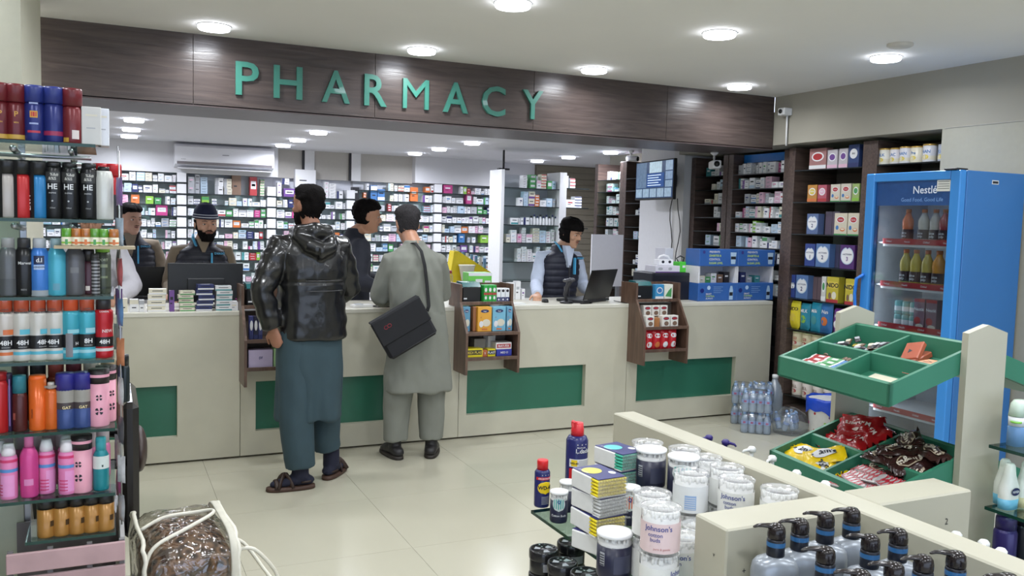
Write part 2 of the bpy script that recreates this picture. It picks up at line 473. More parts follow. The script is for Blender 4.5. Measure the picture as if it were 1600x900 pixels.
# ---------------------------------------------------------------- the counter: four panels with green insets
CH, CY, CD = 0.985, 5.89, 0.62
def counter(x0, x1, i0, i1, label):
    t = thing('counter_unit', label, 'counter', (x0, CY, 0), 0, 'cream counter units')
    w = x1 - x0; a, b = i0 - x0, i1 - x0; zb, zt = 0.175, 0.51
    q = MB()   # front with a recessed opening
    q.box(0.002, w - 0.002, 0, 0.055, 0.014, zb, CREAM_D)
    q.box(0.002, w - 0.002, 0, 0.055, zt, CH - 0.03, CREAM_D)
    q.box(0.002, a, 0, 0.055, zb, zt, CREAM_D); q.box(b, w - 0.002, 0, 0.055, zb, zt, CREAM_D)
    q.box(0.002, w - 0.002, 0.06, 0.07, 0.06, CH - 0.03, CREAM_D)
    obj('front_panel', q, t)
    q = MB(); q.box(a, b, 0.050, 0.0595, zb, zt, GREENP); obj('inset_panel', q, t)
    q = MB(); q.box(0.002, w - 0.002, 0.056, 0.07, 0.0, 0.06, P((60, 54, 48), 0.8)); obj('plinth', q, t)
    q = MB(); q.box(0.0, 0.02, 0.07, CD, 0.0, CH - 0.03, CREAM_D); obj('side_panel', q, t)
    q = MB(); q.box(w - 0.02, w, 0.07, CD, 0.0, CH - 0.03, CREAM_D); obj('side_panel', q, t)
counter(-1.4, 0.79, -0.6, 0.40, 'cream counter unit at the far left with a short green inset')
counter(0.79, 2.345, 0.89, 1.79, 'cream counter unit behind the two standing customers, green inset')
counter(2.345, 3.80, 2.41, 3.42, 'cream counter unit in front of the man in the dark vest')
counter(3.80, 5.288, 3.90, 4.91, 'cream counter unit at the right end beside the water bottles')
for i, (a, b, lb) in enumerate(((-1.4, 0.79, 'white worktop of the left counter unit under the large monitor'), (0.79, 5.288, 'long white worktop running from the leather-jacketed man to the blue stand'))):
    q = MB(); q.box(a, b, CY - 0.002, CY + CD, CH - 0.03, CH, P((206, 203, 190), 0.35, vary=0.03, name='worktop'), 0.003)
    tag(obj('worktop', q), lb, 'worktop')

# desk behind, left
t = thing('back_desk', 'white desk behind the left counter with an open laptop on it', 'desk', (-1.4, 7.0, 0))
q = MB(); q.box(0, 1.82, 0, 0.55, 0.93, 0.96, WHITEP, 0.003); obj('top', q, t)
q = MB(); q.box(0.02, 1.8, 0.02, 0.04, 0, 0.93, P((186, 186, 196), 0.5)); obj('front_panel', q, t)
q = MB(); q.box(1.78, 1.8, 0.04, 0.53, 0, 0.93, WHITEP); obj('side_panel', q, t)
q = MB(); q.box(0.02, 0.04, 0.04, 0.53, 0, 0.93, WHITEP); obj('side_panel', q, t)
# ================================================================ SHELVING AND STOCK
def _ray(px, py):
    return CAM_RIGHT * ((px - 800) / 1354.0) - CAM_UP * ((py - 450) / 1354.0) + CAM_FWD
EYE = Vector((0, 0, 1.62))
def at_y(px, py, y):
    d = _ray(px, py); return EYE + d * (y / d.y)
def at_x(px, py, x):
    d = _ray(px, py); return EYE + d * (x / d.x)
def at_z(px, py, z):
    d = _ray(px, py); return EYE + d * ((z - 1.62) / d.z)

WHT = (224, 224, 228)
CN = {'white': WHT, 'pale blue': (176, 200, 224), 'pink': (222, 170, 196), 'red': (190, 44, 50), 'navy': (40, 50, 110), 'blue': (52, 116, 190),
      'green': (70, 160, 84), 'teal': (60, 150, 156), 'orange': (226, 112, 46), 'purple': (110, 62, 150), 'yellow': (226, 200, 60), 'magenta': (200, 50, 130),
      'brown': (130, 98, 76), 'grey': (170, 172, 180), 'cream': (220, 212, 190), 'black': (34, 32, 40), 'lime': (140, 200, 60)}
def cmat(n):
    c = CN[n]; g = sum(c) / 3
    return P(tuple(int(v * .8 + g * .2) for v in c), 0.42, vary=0.03)
UC = {}
def unit_carton_data(body, stripe, style):
    m = MB(); B = cmat(body); S = cmat(stripe)
    m.box(-.5, .5, -.5, .5, 0, 1, B)
    e = -.503
    def pl(x0, x1, z0, z1, mt): m.add([(x0, e, z0), (x1, e, z0), (x1, e, z1), (x0, e, z1)], [(0, 1, 2, 3)], mt)
    if style == 0: pl(-.3, .25, .55, .7, S); pl(-.3, .05, .36, .42, INK)
    elif style == 1: pl(-.5, .5, .05, .32, S); pl(-.3, .3, .6, .72, INK)
    elif style == 2: pl(-.5, .5, .62, .95, S); pl(-.25, .25, .3, .38, INK)
    elif style == 3: pl(-.5, -.12, 0.0, 1., S); pl(0, .4, .5, .62, INK)
    elif style == 4: pl(-.36, .36, .35, .78, cmat('white')); pl(-.26, .26, .5, .62, S)
    # printed top and side too
    m.add([(-.3, -.2, 1.004), (.3, -.2, 1.004), (.3, .1, 1.004), (-.3, .1, 1.004)], [(0, 1, 2, 3)], S)
    return m
def unit_carton(body, stripe, style):
    k = (body, stripe, style)
    if k not in UC: UC[k] = unit_carton_data(*k).mesh('medicine_carton')
    return UC[k]
UB = {}
def bottle_mesh(body, cap):
    k = (body, cap)
    if k not in UB:
        m = MB(); m.lathe([(.42, 0), (.5, .04), (.5, .62), (.3, .76), (.26, .8)], cmat(body), 12, caps=True)
        m.lathe([(.3, .8), (.31, .82), (.31, 1.0)], cmat(cap), 12)
        band(m, .505, .15, .5, cmat('white'), 12)
        UB[k] = m.mesh('medicine_bottle')
    return UB[k]

CARTONS = []     # every medicine carton: (priority, position, size, facing, colours, label)
def size_word(w, h, n):
    if n > 1: return 'stacked'
    if h > 1.5 * w: return 'upright'
    if w > 1.6 * h: return 'flat'
    return 'small'
def add_carton(pri, pos, w, d, h, rz, body, stripe, style, n, place):
    word = size_word(w, h, n)
    second = '' if stripe == body else ('-%s' % stripe.replace('pale ', ''))
    CARTONS.append((pri, pos, (w, d, h), rz, (body, stripe, style), '%s %s%s carton, %s' % (word, body, second, place)))
def pick(rng, cw=0.13):
    if rng.random() < cw * .75:
        b = rng.choice(['blue', 'green', 'orange', 'magenta', 'purple', 'yellow', 'red', 'teal', 'pale blue', 'pink', 'lime', 'navy'])
        return b, 'white', rng.choice([0, 4, 4])
    b = rng.choice(['white'] * 11 + ['grey', 'pale blue', 'pink', 'cream', 'white'])
    return b, rng.choice(['blue', 'navy', 'navy', 'grey', 'grey', 'grey', 'grey', 'pale blue', 'pale blue', 'red', 'green', 'teal', 'purple', 'pale blue', 'pink', 'grey', 'magenta']), rng.choice([0, 0, 0, 1, 2, 3])
def fill_row(rng, pri, a0, a1, face, z, hmax, place, y=0, x=0, cw=0.13, dens=0.9, depth=0.10, wmin=.04, wmax=.10, skip=()):
    """face 'y': row runs along x at front depth y; face 'x': row runs along y at front x"""
    a = a0 + 0.01
    while a < a1 - 0.03:
        w = min(rng.uniform(wmin, wmax), a1 - a - 0.005)
        if w < 0.03: break
        if rng.random() > dens: a += w * rng.uniform(.5, 1.3); continue
        c = a + w / 2
        if any(s0 < c < s1 for s0, s1 in skip): a += 0.03; continue
        body, stripe, style = pick(rng, cw)
        h = rng.choice([.03, .035, .04, .05, .055, .08, .09, .1, .105])
        h = min(h, hmax - .008)
        mx = max(1, int((hmax - .008) / h)); n = 1 if h > .55 * hmax else (mx if rng.random() < .7 else max(1, mx - 1))
        dd = rng.uniform(.0, .03); fr_ = (c - a0) / (a1 - a0); fr_ = fr_ if face == 'y' else 1 - fr_; pl = place + (', left third' if fr_ < .333 else ', middle' if fr_ < .667 else ', right third')
        for k in range(n):
            j = rng.uniform(-.002, .002)
            if face == 'y': pos = (c + j, y + dd + depth / 2, z + k * h + .0004 * (k + 1)); rz = rng.uniform(-.05, .05)
            else: pos = (x + dd + depth / 2, c + j, z + k * h + .0004 * (k + 1)); rz = -PI / 2 + rng.uniform(-.05, .05)
            add_carton(pri, pos, w - .006, depth, h - .0008, rz, body, stripe, style, n, pl)
        a += w + rng.choice([0.001, 0.003, 0.006])
ORD = ['top', 'second', 'third', 'fourth', 'fifth', 'sixth', 'seventh', 'eighth', 'ninth', 'tenth', 'eleventh', 'twelfth']
def shelf_mesh(w, d, th=0.008, edge=None, glass=True):
    m = MB(); e = edge or GEDGED
    v = [(0, 0, 0), (w, 0, 0), (w, d, 0), (0, d, 0), (0, 0, th), (w, 0, th), (w, d, th), (0, d, th)]
    m.add(v, [(3, 2, 1, 0), (4, 5, 6, 7)], GLASS if glass else P((150, 152, 160), 0.3))
    m.add(v, [(0, 1, 5, 4), (1, 2, 6, 5), (2, 3, 7, 6), (3, 0, 4, 7)], e)
    return m

# ---- white shelving along the back wall, bay by bay
YS = 11.75
BACKP = P((224, 226, 234), 0.6, vary=0.03, name='bay_back_panel')
TILE = P((222, 222, 226), 0.4, vary=0.02, name='upright_white_laminate')
bays = [(-1.3, 0.80, 'left bay behind the counter staff', 2.12), (0.92, 1.91, 'bay under the air conditioner', 1.868 + .141),
        (2.03, 2.97, 'bay behind the black leather jacket', 1.868 + .141), (3.12, 4.24, 'bay behind the grey-clad customer', 2.13), (4.36, 5.2, 'bay left of the tall white rack', 2.13)]
for bi, (x0, x1, nm, top) in enumerate(bays):
    t = thing('shelving_bay', 'white wall shelving, ' + nm, 'shelving', (x0, YS, 0), 0, 'white shelving bays on the back wall')
    w = x1 - x0
    q = MB(); q.box(-.004, w + .114, .24, .249, 0.0, 2.12, BACKP); obj('back_panel', q, t)
    q = MB(); q.box(-.003, w + .113, 0.0, .24, 0.0, 0.62, WHITEP); obj('base_cabinet', q, t)
    sm = shelf_mesh(w + .115, .24, .012).mesh('shelf')
    zs = [2.0 - .141 * k for k in range(10)]
    if bi in (1, 2): zs = [1.868 - .141 * k for k in range(9)]
    for z in zs: obj('shelf', sm, t, (-.0035, 0, z - .012))
    tm_ = MB(); tm_.box(0, .11, -.008, .2, 0.004, .122, TILE, .002); tmm = tm_.mesh('upright_tile')
    for z in zs: obj('upright_tile', tmm, t, (w + .002, 0, z))
    if bi in (1, 2):
        obj('upright_tile', tmm, t, (w + .002, 0, zs[-1] - .141))
    rng = random.Random(100 + bi)
    for k, z in enumerate(zs):
        hm = .125
        sk = []
        if bi in (1, 2) and k == 0: hm = .25
        if bi == 0 and k in (1, 2, 3): sk = []
        place = '%s shelf, %s' % (ORD[k], nm)
        big = hm > .2
        fill_row(rng, 5 + k * .1 + bi * .01, x0, x1, 'y', z, hm, place, y=YS + .02, cw=.16 if big else .11, dens=.96,
                 wmin=.05 if big else .04, wmax=.11)

# ---- tall white rack standing out from the wall, right of centre
t = thing('tall_rack', 'tall white rack with glass shelves behind the man in the dark vest', 'rack', (4.27, 9.5, 0))
for x in (0, .79):
    q = MB(); q.box(x, x + (.045 if x == 0 else .1), 0, .35, 0, 2.24, WHITEP, .003); obj('upright', q, t)
q = MB(); q.box(.045, .79, .33, .35, 0, 2.2, P((196, 196, 206), 0.5, vary=.02)); obj('back_panel', q, t)
zt = [2.03, 1.812, 1.585, 1.368, 1.135, .90]
sm = shelf_mesh(.745, .33, .01).mesh('shelf')
for z in zt: obj('shelf', sm, t, (.045, 0, z - .01))
sm = shelf_mesh(.33, .3, .01).mesh('shelf')
for z in (2.055, 1.813, 1.56): obj('shelf', sm, t, (.89, .02, z - .01))
rng = random.Random(7)
NMR = 'tall white rack behind the vest man'
for k, z in enumerate(zt[:-1]):
    a0 = (4.56, 4.52, 4.46, 4.36, 4.52)[k]
    if k == 2:
        for i in range(9):
            x = 4.72 + i * .042
            o = obj('medicine_bottle', bottle_mesh('white', 'navy' if i % 3 else 'black'), None, (x, 9.58, z + .0005)); h = .13
            o.scale = (.034, .034, h if i % 2 else .11)
            tag(o, 'white medicine bottle with dark cap on the tall white rack, %s from the left' % ORD[i].replace('top', 'first'), 'bottle', 'bottles on the tall white rack')
        fill_row(rng, 2.0, 4.42, 4.69, 'y', z, .16, '%s shelf, %s' % (ORD[k], NMR), y=9.53)
    else:
        fill_row(rng, 2.0, a0, 5.04, 'y', z, (.2, .2, .2, .2, .2)[k], '%s shelf, %s' % (ORD[k], NMR), y=9.53, cw=.2 if k < 2 else .08, wmin=.05, wmax=.09)
fill_row(rng, 2.0, 5.17, 5.33, 'y', 2.055, .16, 'upper glass wing of the tall white rack', y=9.55, cw=0)
fill_row(rng, 2.0, 5.17, 5.42, 'y', 1.813, .18, 'lower glass wing of the tall white rack', y=9.55, cw=0, wmin=.1, wmax=.16)
q = MB(); q.box(0, .42, 0, .02, .9, 1.5, P((226, 226, 232), .5, vary=.02)); q.box(.02, .06, .02, .05, 0, .9, METAL); q.box(.36, .4, .02, .05, 0, .9, METAL)
tag(obj('white_board', q, None, (5.02, 8.6, 0)), 'plain white board standing behind the man in the dark vest', 'board')
# dark hook bracket above the rack
q = MB(); q.box(-.07, .07, -.03, .03, 0, .02, BLACK); q.box(-.01, .01, -.01, .01, .02, .24, BLACK)
tag(obj('camera_bracket', q, None, (4.36, 9.65, 2.2405)), 'small black bracket on top of the tall white rack', 'bracket')

# ---- brown shelves: one run down the right side
def brown_unit(x, y0, y1, zs, label, nm, depth=.5, back=True, top=2.31, last=None):
    t = thing('brown_shelving', label, 'shelving', (x, y0, 0), 0, 'brown shelving bays')
    L = y1 - y0
    q = MB(); q.box(0, depth, -.07, 0, 0, top, BROWN, .002); obj('upright', q, t)
    q = MB(); q.box(0, depth, L, L + .07, 0, top, BROWN, .002); obj('upright', q, t)
    q = MB(); q.box(depth - .02, depth, 0, L, 0, top, P((96, 86, 84), .6, vary=.05)); obj('back_panel', q, t)
    q = MB(); q.box(0.01, depth - .02, 0, L, 0, .1, BROWN); obj('plinth', q, t)
    m = MB(); th = .009
    v = [(0, 0, 0), (0, L, 0), (depth - .02, L, 0), (depth - .02, 0, 0)]; v += [(a, b, th) for a, b, _ in v]
    m.add(v, [(0, 1, 2, 3), (7, 6, 5, 4)], GLASS); m.add(v, [(1, 0, 4, 5), (2, 1, 5, 6), (3, 2, 6, 7), (0, 3, 7, 4)], GEDGED)
    sm = m.mesh('shelf')
    for z in zs: obj('shelf', sm, t, (.0, .0, z - th))
    return t
ZB = [2.118, 1.85, 1.582, 1.315, 1.035, .773, .49, .2]
ZC = [1.62 + (z - 1.62) * 1.015 for z in (2.111, 1.978, 1.844, 1.714, 1.581, 1.445, 1.312, 1.17, 1.03, .85, .6, .35)]
brown_unit(5.30, 4.20, 4.85, [2.126, 1.88, 1.6, 1.3, 1.0, .7, .4], 'brown shelving bay half hidden behind the blue fridge', '')
brown_unit(5.30, 4.99, 5.72, ZB, 'brown shelving bay of baby milk boxes between fridge and counter', '')
brown_unit(5.38, 5.94, 6.62, ZC, 'brown shelving bay of cartons behind the blue and white stand', '')
brown_unit(5.38, 6.77, 7.20, ZC, 'brown shelving bay beside the white pillar', '')
ZF = [2.165, 2.02, 1.876, 1.736, 1.596, 1.455, 1.314, 1.161, 1.02, .85]
brown_unit(5.6, 8.98, 9.50, ZF, 'far brown shelving bay left of the screen, first bay', '', .34, top=2.37)
brown_unit(5.6, 8.46, 8.84, ZF, 'far brown shelving bay partly behind the screen', '', .34, top=2.37)
rng = random.Random(21)
for k, z in enumerate(ZC[:9]):
    nm = '%s shelf, brown bay behind the blue stand' % ORD[k]
    fill_row(rng, 0.5, 5.96, 6.61, 'x', z, .118, nm, x=5.41, cw=.1, dens=.96, depth=.09, wmin=.04, wmax=.085)
    nm = '%s shelf, brown bay beside the pillar' % ORD[k]
    fill_row(rng, 1, 6.79, 7.12 - (.12 if k in (1, 3) else 0), 'x', z, .118, nm, x=5.42, cw=.03, dens=.9, depth=.09, wmin=.05, wmax=.1)
for k, z in enumerate(ZF[:9]):
    fill_row(rng, 1.5, 9.0, 9.36, 'x', z, .12, '%s shelf, far brown bay' % ORD[k], x=5.63, cw=.14, dens=.92, depth=.09, wmin=.05, wmax=.11)
    if k in (3, 5, 7, 8): fill_row(rng, 1.6, 8.48, 8.7, 'x', z, .12, '%s shelf, bay behind the screen' % ORD[k], x=5.63, cw=.14, depth=.09, wmin=.05, wmax=.11)
# blue valance at the top of the brown bay
q = MB(); q.box(0, .02, 0, .66, 0, .075, P((30, 120, 210), .35))
tag(obj('shelf_valance', q, None, (5.50, 5.955, 2.232)), 'bright blue strip above the top shelf of the brown bay behind the stand', 'valance')

# ---- special, bigger or strongly coloured cartons seen on the back wall
for (p0, p1, q0, q1, c, s, st, lb) in [
    (462, 494, 268, 296, 'white', 'white', 0, 'large bright white box on top of the bay behind the leather jacket'),
    (363, 377, 268, 303, 'brown', 'brown', 0, 'tall brown cardboard carton on the bay under the air conditioner'),
    (391, 402, 274, 303, 'red', 'white', 4, 'tall red and white carton stack on the bay under the air conditioner'),
    (642, 654, 291, 313, 'orange', 'white', 0, 'bright orange upright carton in the bay behind the grey-clad customer'),
    (580, 590, 289, 313, 'blue', 'white', 2, 'blue upright carton in the bay above the man in navy'),
    (591, 602, 296, 314, 'blue', 'white', 1, 'shorter blue carton in the bay above the man in navy'),
    (552, 562, 292, 312, 'black', 'white', 0, 'black carton at the left of the bay above the man in navy'),
    (694, 708, 291, 304, 'magenta', 'white', 0, 'magenta carton on the top shelf left of the tall white rack'),
    (730, 738, 304, 320, 'magenta', 'white', 4, 'upright magenta carton on the second shelf left of the tall white rack'),
    (244, 262, 319, 335, 'magenta', 'white', 4, 'magenta carton block on the shelf between the two vested men'),
    (228, 240, 307, 319, 'lime', 'white', 0, 'lime green carton on the shelf above the left vested man'),
    (242, 252, 309, 319, 'green', 'white', 0, 'green carton on the shelf above the left vested man'),
    (205, 218, 303, 317, 'orange', 'white', 0, 'orange carton on the shelf directly above the left vested man'),
    (316, 327, 307, 321, 'lime', 'green', 2, 'lime carton on the shelf above the man in the knitted cap'),
    (714, 724, 398, 410, 'yellow', 'white', 0, 'yellow carton on a low shelf right of the grey-clad customer'),
    (444, 462, 292, 305, 'purple', 'navy', 4, 'wide purple carton beside the leather-jacketed man\'s head'),
    (718, 727, 366, 380, 'blue', 'white', 0, 'bright blue carton on a middle shelf right of the grey-clad customer'),
    (752, 764, 368, 380, 'lime', 'white', 0, 'lime carton on a middle shelf right of the grey-clad customer')]:
    a = at_y(p0, q1, YS); b = at_y(p1, q1, YS); h = (at_y(p0, q0, YS).z - a.z)
    zr = a.z
    bases = [z for z in [2.0 - .141 * k for k in range(10)] + [1.868]]
    zr = min(bases, key=lambda z: abs(z - a.z))
    x0, x1 = a.x, b.x
    CARTONS[:] = [q_ for q_ in CARTONS if not (q_[3] > -1 and abs(q_[1][1] - YS) < .2 and x0 - .04 < q_[1][0] < x1 + .04 and zr - .02 < q_[1][2] < zr + .13 * (1 if h < .15 else 2))]
    o = obj('carton', unit_carton(c, s, st), None, ((x0 + x1) / 2, YS + .09, zr + .0005)); o.scale = (x1 - x0, .12, h)
    tag(o, lb, 'carton')

CARTONS.sort(key=lambda c: c[0])
LIMIT = 285
grp = 'medicine cartons on the shelves'
for (pri, pos, sz, rz, key, lab) in CARTONS[:LIMIT]:
    o = obj('medicine_carton', unit_carton(*key), None, pos, rz); o.scale = sz
    tag(o, lab, 'carton', grp)
mass = MB()
for (pri, pos, sz, rz, key, lab) in CARTONS[LIMIT:]:
    u = unit_carton_data(*key); c, s_ = math.cos(rz), math.sin(rz)
    vs = []
    for a, b, d in u.v:
        a *= sz[0]; b *= sz[1]; vs.append((pos[0] + a * c - b * s_, pos[1] + a * s_ + b * c, pos[2] + d * sz[2]))
    o_ = len(mass.v); mass.v.extend(vs)
    mp = [mass.mi(mt) for mt in u.mats]
    for f, k in zip(u.f, u.m): mass.f.append([i + o_ for i in f]); mass.m.append(mp[k]); mass.sm.append(False)
tag(obj('medicine_carton_rows', mass), 'hundreds of small medicine cartons filling the white wall shelving', 'cartons', kind='stuff')

# ---------------------------------------------------------------- bigger stock on the brown bays
def product_box(name, w, d, h, body, label, cat, group, loc, rotz, paint):
    """carton as one thing: shell and its print as a part"""
    m = MB(); m.box(-w / 2, w / 2, -d / 2, d / 2, 0, h, body, .0015)
    o = obj(name, m, None, loc, rotz); tag(o, label, cat, group)
    q = MB(); paint(q, w, -d / 2 - .0006, h)
    if q.v: obj('print', q, o)
    return o
def rect(q, x0, x1, y, z0, z1, mat): q.add([(x0, y, z0), (x1, y, z0), (x1, y, z1), (x0, y, z1)], [(0, 1, 2, 3)], mat)
def disc(q, cx, y, cz, rx, rz, mat, n=20): q.add([(cx + rx * math.cos(2 * PI * i / n), y, cz + rz * math.sin(2 * PI * i / n)) for i in range(n)], [tuple(range(n))], mat)
def heart(q, cx, y, cz, r, mat, rim):
    for rr, mt, yy in ((r * 1.12, rim, y), (r, mat, y - .0006)):
        pts = []
        for i in range(28):
            a = 2 * PI * i / 28
            k = 1 + .13 * abs(math.sin(a)) * (1 if math.sin(a) > 0 else -.2) - (.22 if 6 < i < 8 else 0)
            pts.append((cx + rr * k * math.cos(a), yy, cz + rr * k * math.sin(a)))
        q.add(pts, [tuple(range(28))], mt)
def P_(n): return cmat(n)
def lact(num, num_col='navy'):
    def f(q, w, y, h):
        heart(q, 0, y, h * .52, w * .40, P_('white'), P_('pale blue'))
        q.text('LACTOGEN', P_('navy'), flat_y(0, y - .0012, h * .58), h * .066, .02)
        q.text(num, P_(num_col), flat_y(0, y - .0012, h * .34), h * .17, .03)
    return f
def cerelac(ring='red'):
    def f(q, w, y, h):
        disc(q, 0, y, h * .7, w * .34, h * .15, P_('white')); disc(q, 0, y - .0005, h * .7, w * .28, h * .12, P_(ring))
        q.text('Cerelac', P_('white'), flat_y(0, y - .001, h * .67), h * .06, .01)
        disc(q, w * .18, y - .0003, h * .25, w * .2, h * .08, P_('orange')); disc(q, w * .18, y - .0006, h * .27, w * .15, h * .04, P_('cream'))
        disc(q, -w * .25, y - .0003, h * .34, w * .12, h * .1, P_('blue'))
        rect(q, -w / 2, w / 2, y + .0002, 0, h * .06, P_('green'))
    return f
def nido(q, w, y, h):
    rect(q, -w * .42, w * .42, y, h * .56, h * .82, P_('yellow')); q.text('NIDO', INK, flat_y(0, y - .001, h * .6), h * .17, .03)
    rect(q, -w / 2, w / 2, y - .0001, 0, h * .12, P_('red'))
    disc(q, w * .15, y - .0004, h * .28, w * .2, h * .15, P_('cream')); disc(q, -w * .2, y - .0005, h * .26, w * .13, h * .13, P_('brown'))
def face_box(x, y, z, w, h, color, label, paint, d=.07, group='baby food boxes on the brown bay', name='formula_box'):
    return product_box(name, w, d, h, P(tuple(int(.88 * (v * .85 + .15 * sum(color) / 3)) for v in color), .4, vary=.03), label, 'carton', group, (x + d / 2, y, z + .0005), -PI / 2, paint)
XB = 5.33
def yb(px, z_py): return at_x(px, z_py, XB).y
def oval_box(c1, c2, word=None):
    def f(q, w, y, h):
        disc(q, 0, y, h * .6, w * .36, h * .22, P_('white')); disc(q, 0, y - .0006, h * .6, w * .28, h * .16, P_(c1)); rect(q, -w / 2, w / 2, y + .0001, h * .03, h * .2, P_(c2))
        if word: q.text(word, P_('white') if c1 != 'white' else INK, flat_y(0, y - .0012, h * .57), h * .08, .02)
    return f
BW = 'baby-food bay'
rows = [
 (ZB[0], [(1263, 1290, 232, (188, 130, 128), 'dusty red and white carton at the left of the top shelf, baby-food bay', oval_box('red', 'white')),
          (1291, 1307, 234, (214, 206, 214), 'white and purple carton on the top shelf, left of the twin pair', oval_box('purple', 'pink')),
          (1309, 1323, 232, (214, 206, 214), 'white and purple carton beside the navy carton on the top shelf', oval_box('purple', 'pink')),
          (1324, 1341, 226, (50, 76, 140), 'navy carton lettered BIG at the right of the top shelf', oval_box('white', 'navy', 'BIG'))]),
 (ZB[1], [(1260, 1275, 289, (222, 150, 60), 'orange and pink carton at the left of the second shelf, baby-food bay', oval_box('yellow', 'orange', 'CEREAL')),
          (1276, 1290, 289, (206, 90, 110), 'pink carton beside the orange one on the second shelf', oval_box('pink', 'red', 'MILK')),
          (1296, 1311, 288, (226, 218, 200), 'cream cereal carton with red oval, left of two on the second shelf', cerelac()),
          (1312, 1328, 287, (226, 218, 200), 'cream cereal carton with red oval, right of two on the second shelf', cerelac()),
          (1330, 1341, 287, (170, 200, 110), 'light green carton at the right of the second shelf', oval_box('green', 'lime'))]),
 (ZB[2], [(1259, 1277, 334, (94, 120, 176), 'pale blue milk carton with number 2 heart on the third shelf', lact('2')),
          (1302, 1322, 333, (232, 222, 196), 'large cream cereal carton with red oval, left on the third shelf', cerelac()),
          (1323, 1341, 333, (232, 222, 196), 'large cream cereal carton with red oval, right on the third shelf', cerelac())]),
 (ZB[3], [(1256, 1272, 381, (48, 74, 160), 'dark blue milk carton numbered 1 on the fourth shelf', lact('1')),
          (1273, 1295, 381, (90, 130, 196), 'light blue milk carton numbered 2 on the fourth shelf', lact('2')),
          (1311, 1334, 383, (92, 44, 128), 'purple milk carton numbered 3 on the fourth shelf', lact('3', 'purple'))]),
 (ZB[4], [(1226, 1241, 429, (48, 74, 160), 'dark blue milk carton numbered 1 on the fifth shelf', lact('1')),
          (1242, 1261, 430, (90, 130, 196), 'light blue milk carton numbered 2 on the fifth shelf', lact('2')),
          (1282, 1289, 432, (226, 226, 220), 'narrow white carton beside the yellow milk packs on the fifth shelf', oval_box('green', 'white')),
          (1290, 1309, 433, (226, 206, 50), 'yellow milk carton lettered NIDO, left on the fifth shelf', nido),
          (1319, 1335, 436, (226, 206, 50), 'yellow milk carton lettered NIDO, right on the fifth shelf', nido)]),
]
for z, items in rows:
    for (p0, p1, pt, colr, lab, pf) in items:
        pm = (p0 + p1) / 2
        pz = pt + 40
        y0 = max(yb(p1, pz), 5.0); y1 = min(yb(p0, pz), 5.735); y = (y0 + y1) / 2; w = (y1 - y0) * .97
        h = at_x(pm, pt, XB).z - z
        face_box(XB, y, z, w, min(h, .235), colr, lab, pf)
# darker stacks further in on the same bay
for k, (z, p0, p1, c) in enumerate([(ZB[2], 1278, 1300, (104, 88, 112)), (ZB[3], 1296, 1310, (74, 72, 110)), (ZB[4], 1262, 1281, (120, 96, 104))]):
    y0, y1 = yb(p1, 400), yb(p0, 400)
    face_box(XB + .06, (y0 + y1) / 2, z, y1 - y0, .19, c, 'pair of dark side-on milk cartons set back on the %s shelf' % ['third', 'fourth', 'fifth'][k], lambda q, w, y, h: rect(q, -.004, .0, y, .0, h, INK), d=.1)
# floppy bags on the sixth shelf
def pouch(name, w, h, t, body, label, cat, group, loc, rotz, paint=None, lean=0.0, seed=0, parent=None):
    """pillow bag standing upright, crimped top and bottom; print follows the front"""
    rng = random.Random(seed); N, Mh = 8, 10
    def surf(u, v, s):     # u -1..1, v 0..1
        k = (1 - abs(u) ** 3.5) * math.sin(PI * min(1, max(0, v))) ** .55
        wob = .06 * t * math.sin(9 * u + seed) * math.sin(7 * v + seed * 2)
        ww = w / 2 * (1 - .06 * math.sin(PI * v))
        return (u * ww, s * (t / 2 * k + wob * k) + lean * v * h, v * h)
    m = MB(); vs = []; fs = []
    for s in (-1, 1):
        for j in range(Mh + 1):
            for i in range(N + 1): vs.append(surf(-1 + 2 * i / N, j / Mh, s))
    o2 = (N + 1) * (Mh + 1)
    for j in range(Mh):
        for i in range(N):
            a = j * (N + 1) + i
            fs.append((a, a + 1, a + N + 2, a + N + 1)); fs.append((o2 + a, o2 + a + N + 1, o2 + a + N + 2, o2 + a + 1))
    m.add(vs, fs, body, True)
    o = obj(name, m, parent, loc, rotz)
    if parent is None: tag(o, label, cat, group)
    if paint:
        q = MB(); paint(q, lambda u, v: (lambda p: (p[0], p[1] - .0015, p[2]))(surf(u / (w / 2), v / h, -1)), w, h)
        obj('print', q, o)
    return o
def fpoly(q, fn, cx, cz, rx, rz, mat, n=16):
    q.add([fn(cx, cz)] + [fn(cx + rx * math.cos(2 * PI * i / n), cz + rz * math.sin(2 * PI * i / n)) for i in range(n)], [(0, 1 + i, 1 + (i + 1) % n) for i in range(n)], mat, True)
bagp = [(1230, 1246, 470, (220, 200, 50), 'yellow milk powder bag at the left of the sixth shelf', 'NIDO', INK, 'yellow'),
        (1247, 1262, 474, (44, 136, 160), 'teal bag beside the yellow one on the sixth shelf', 'MILK', P_('white'), 'lime'),
        (1263, 1279, 473, (40, 140, 170), 'teal bag second from the right on the sixth shelf', 'Milk', P_('white'), 'teal'),
        (1278, 1297, 474, (52, 108, 170), 'blue bag with orange disc on the sixth shelf', 'Nan', P_('white'), 'orange'),
        (1299, 1314, 482, (110, 50, 130), 'purple bag at the right end of the sixth shelf', 'Kid', P_('white'), 'white')]
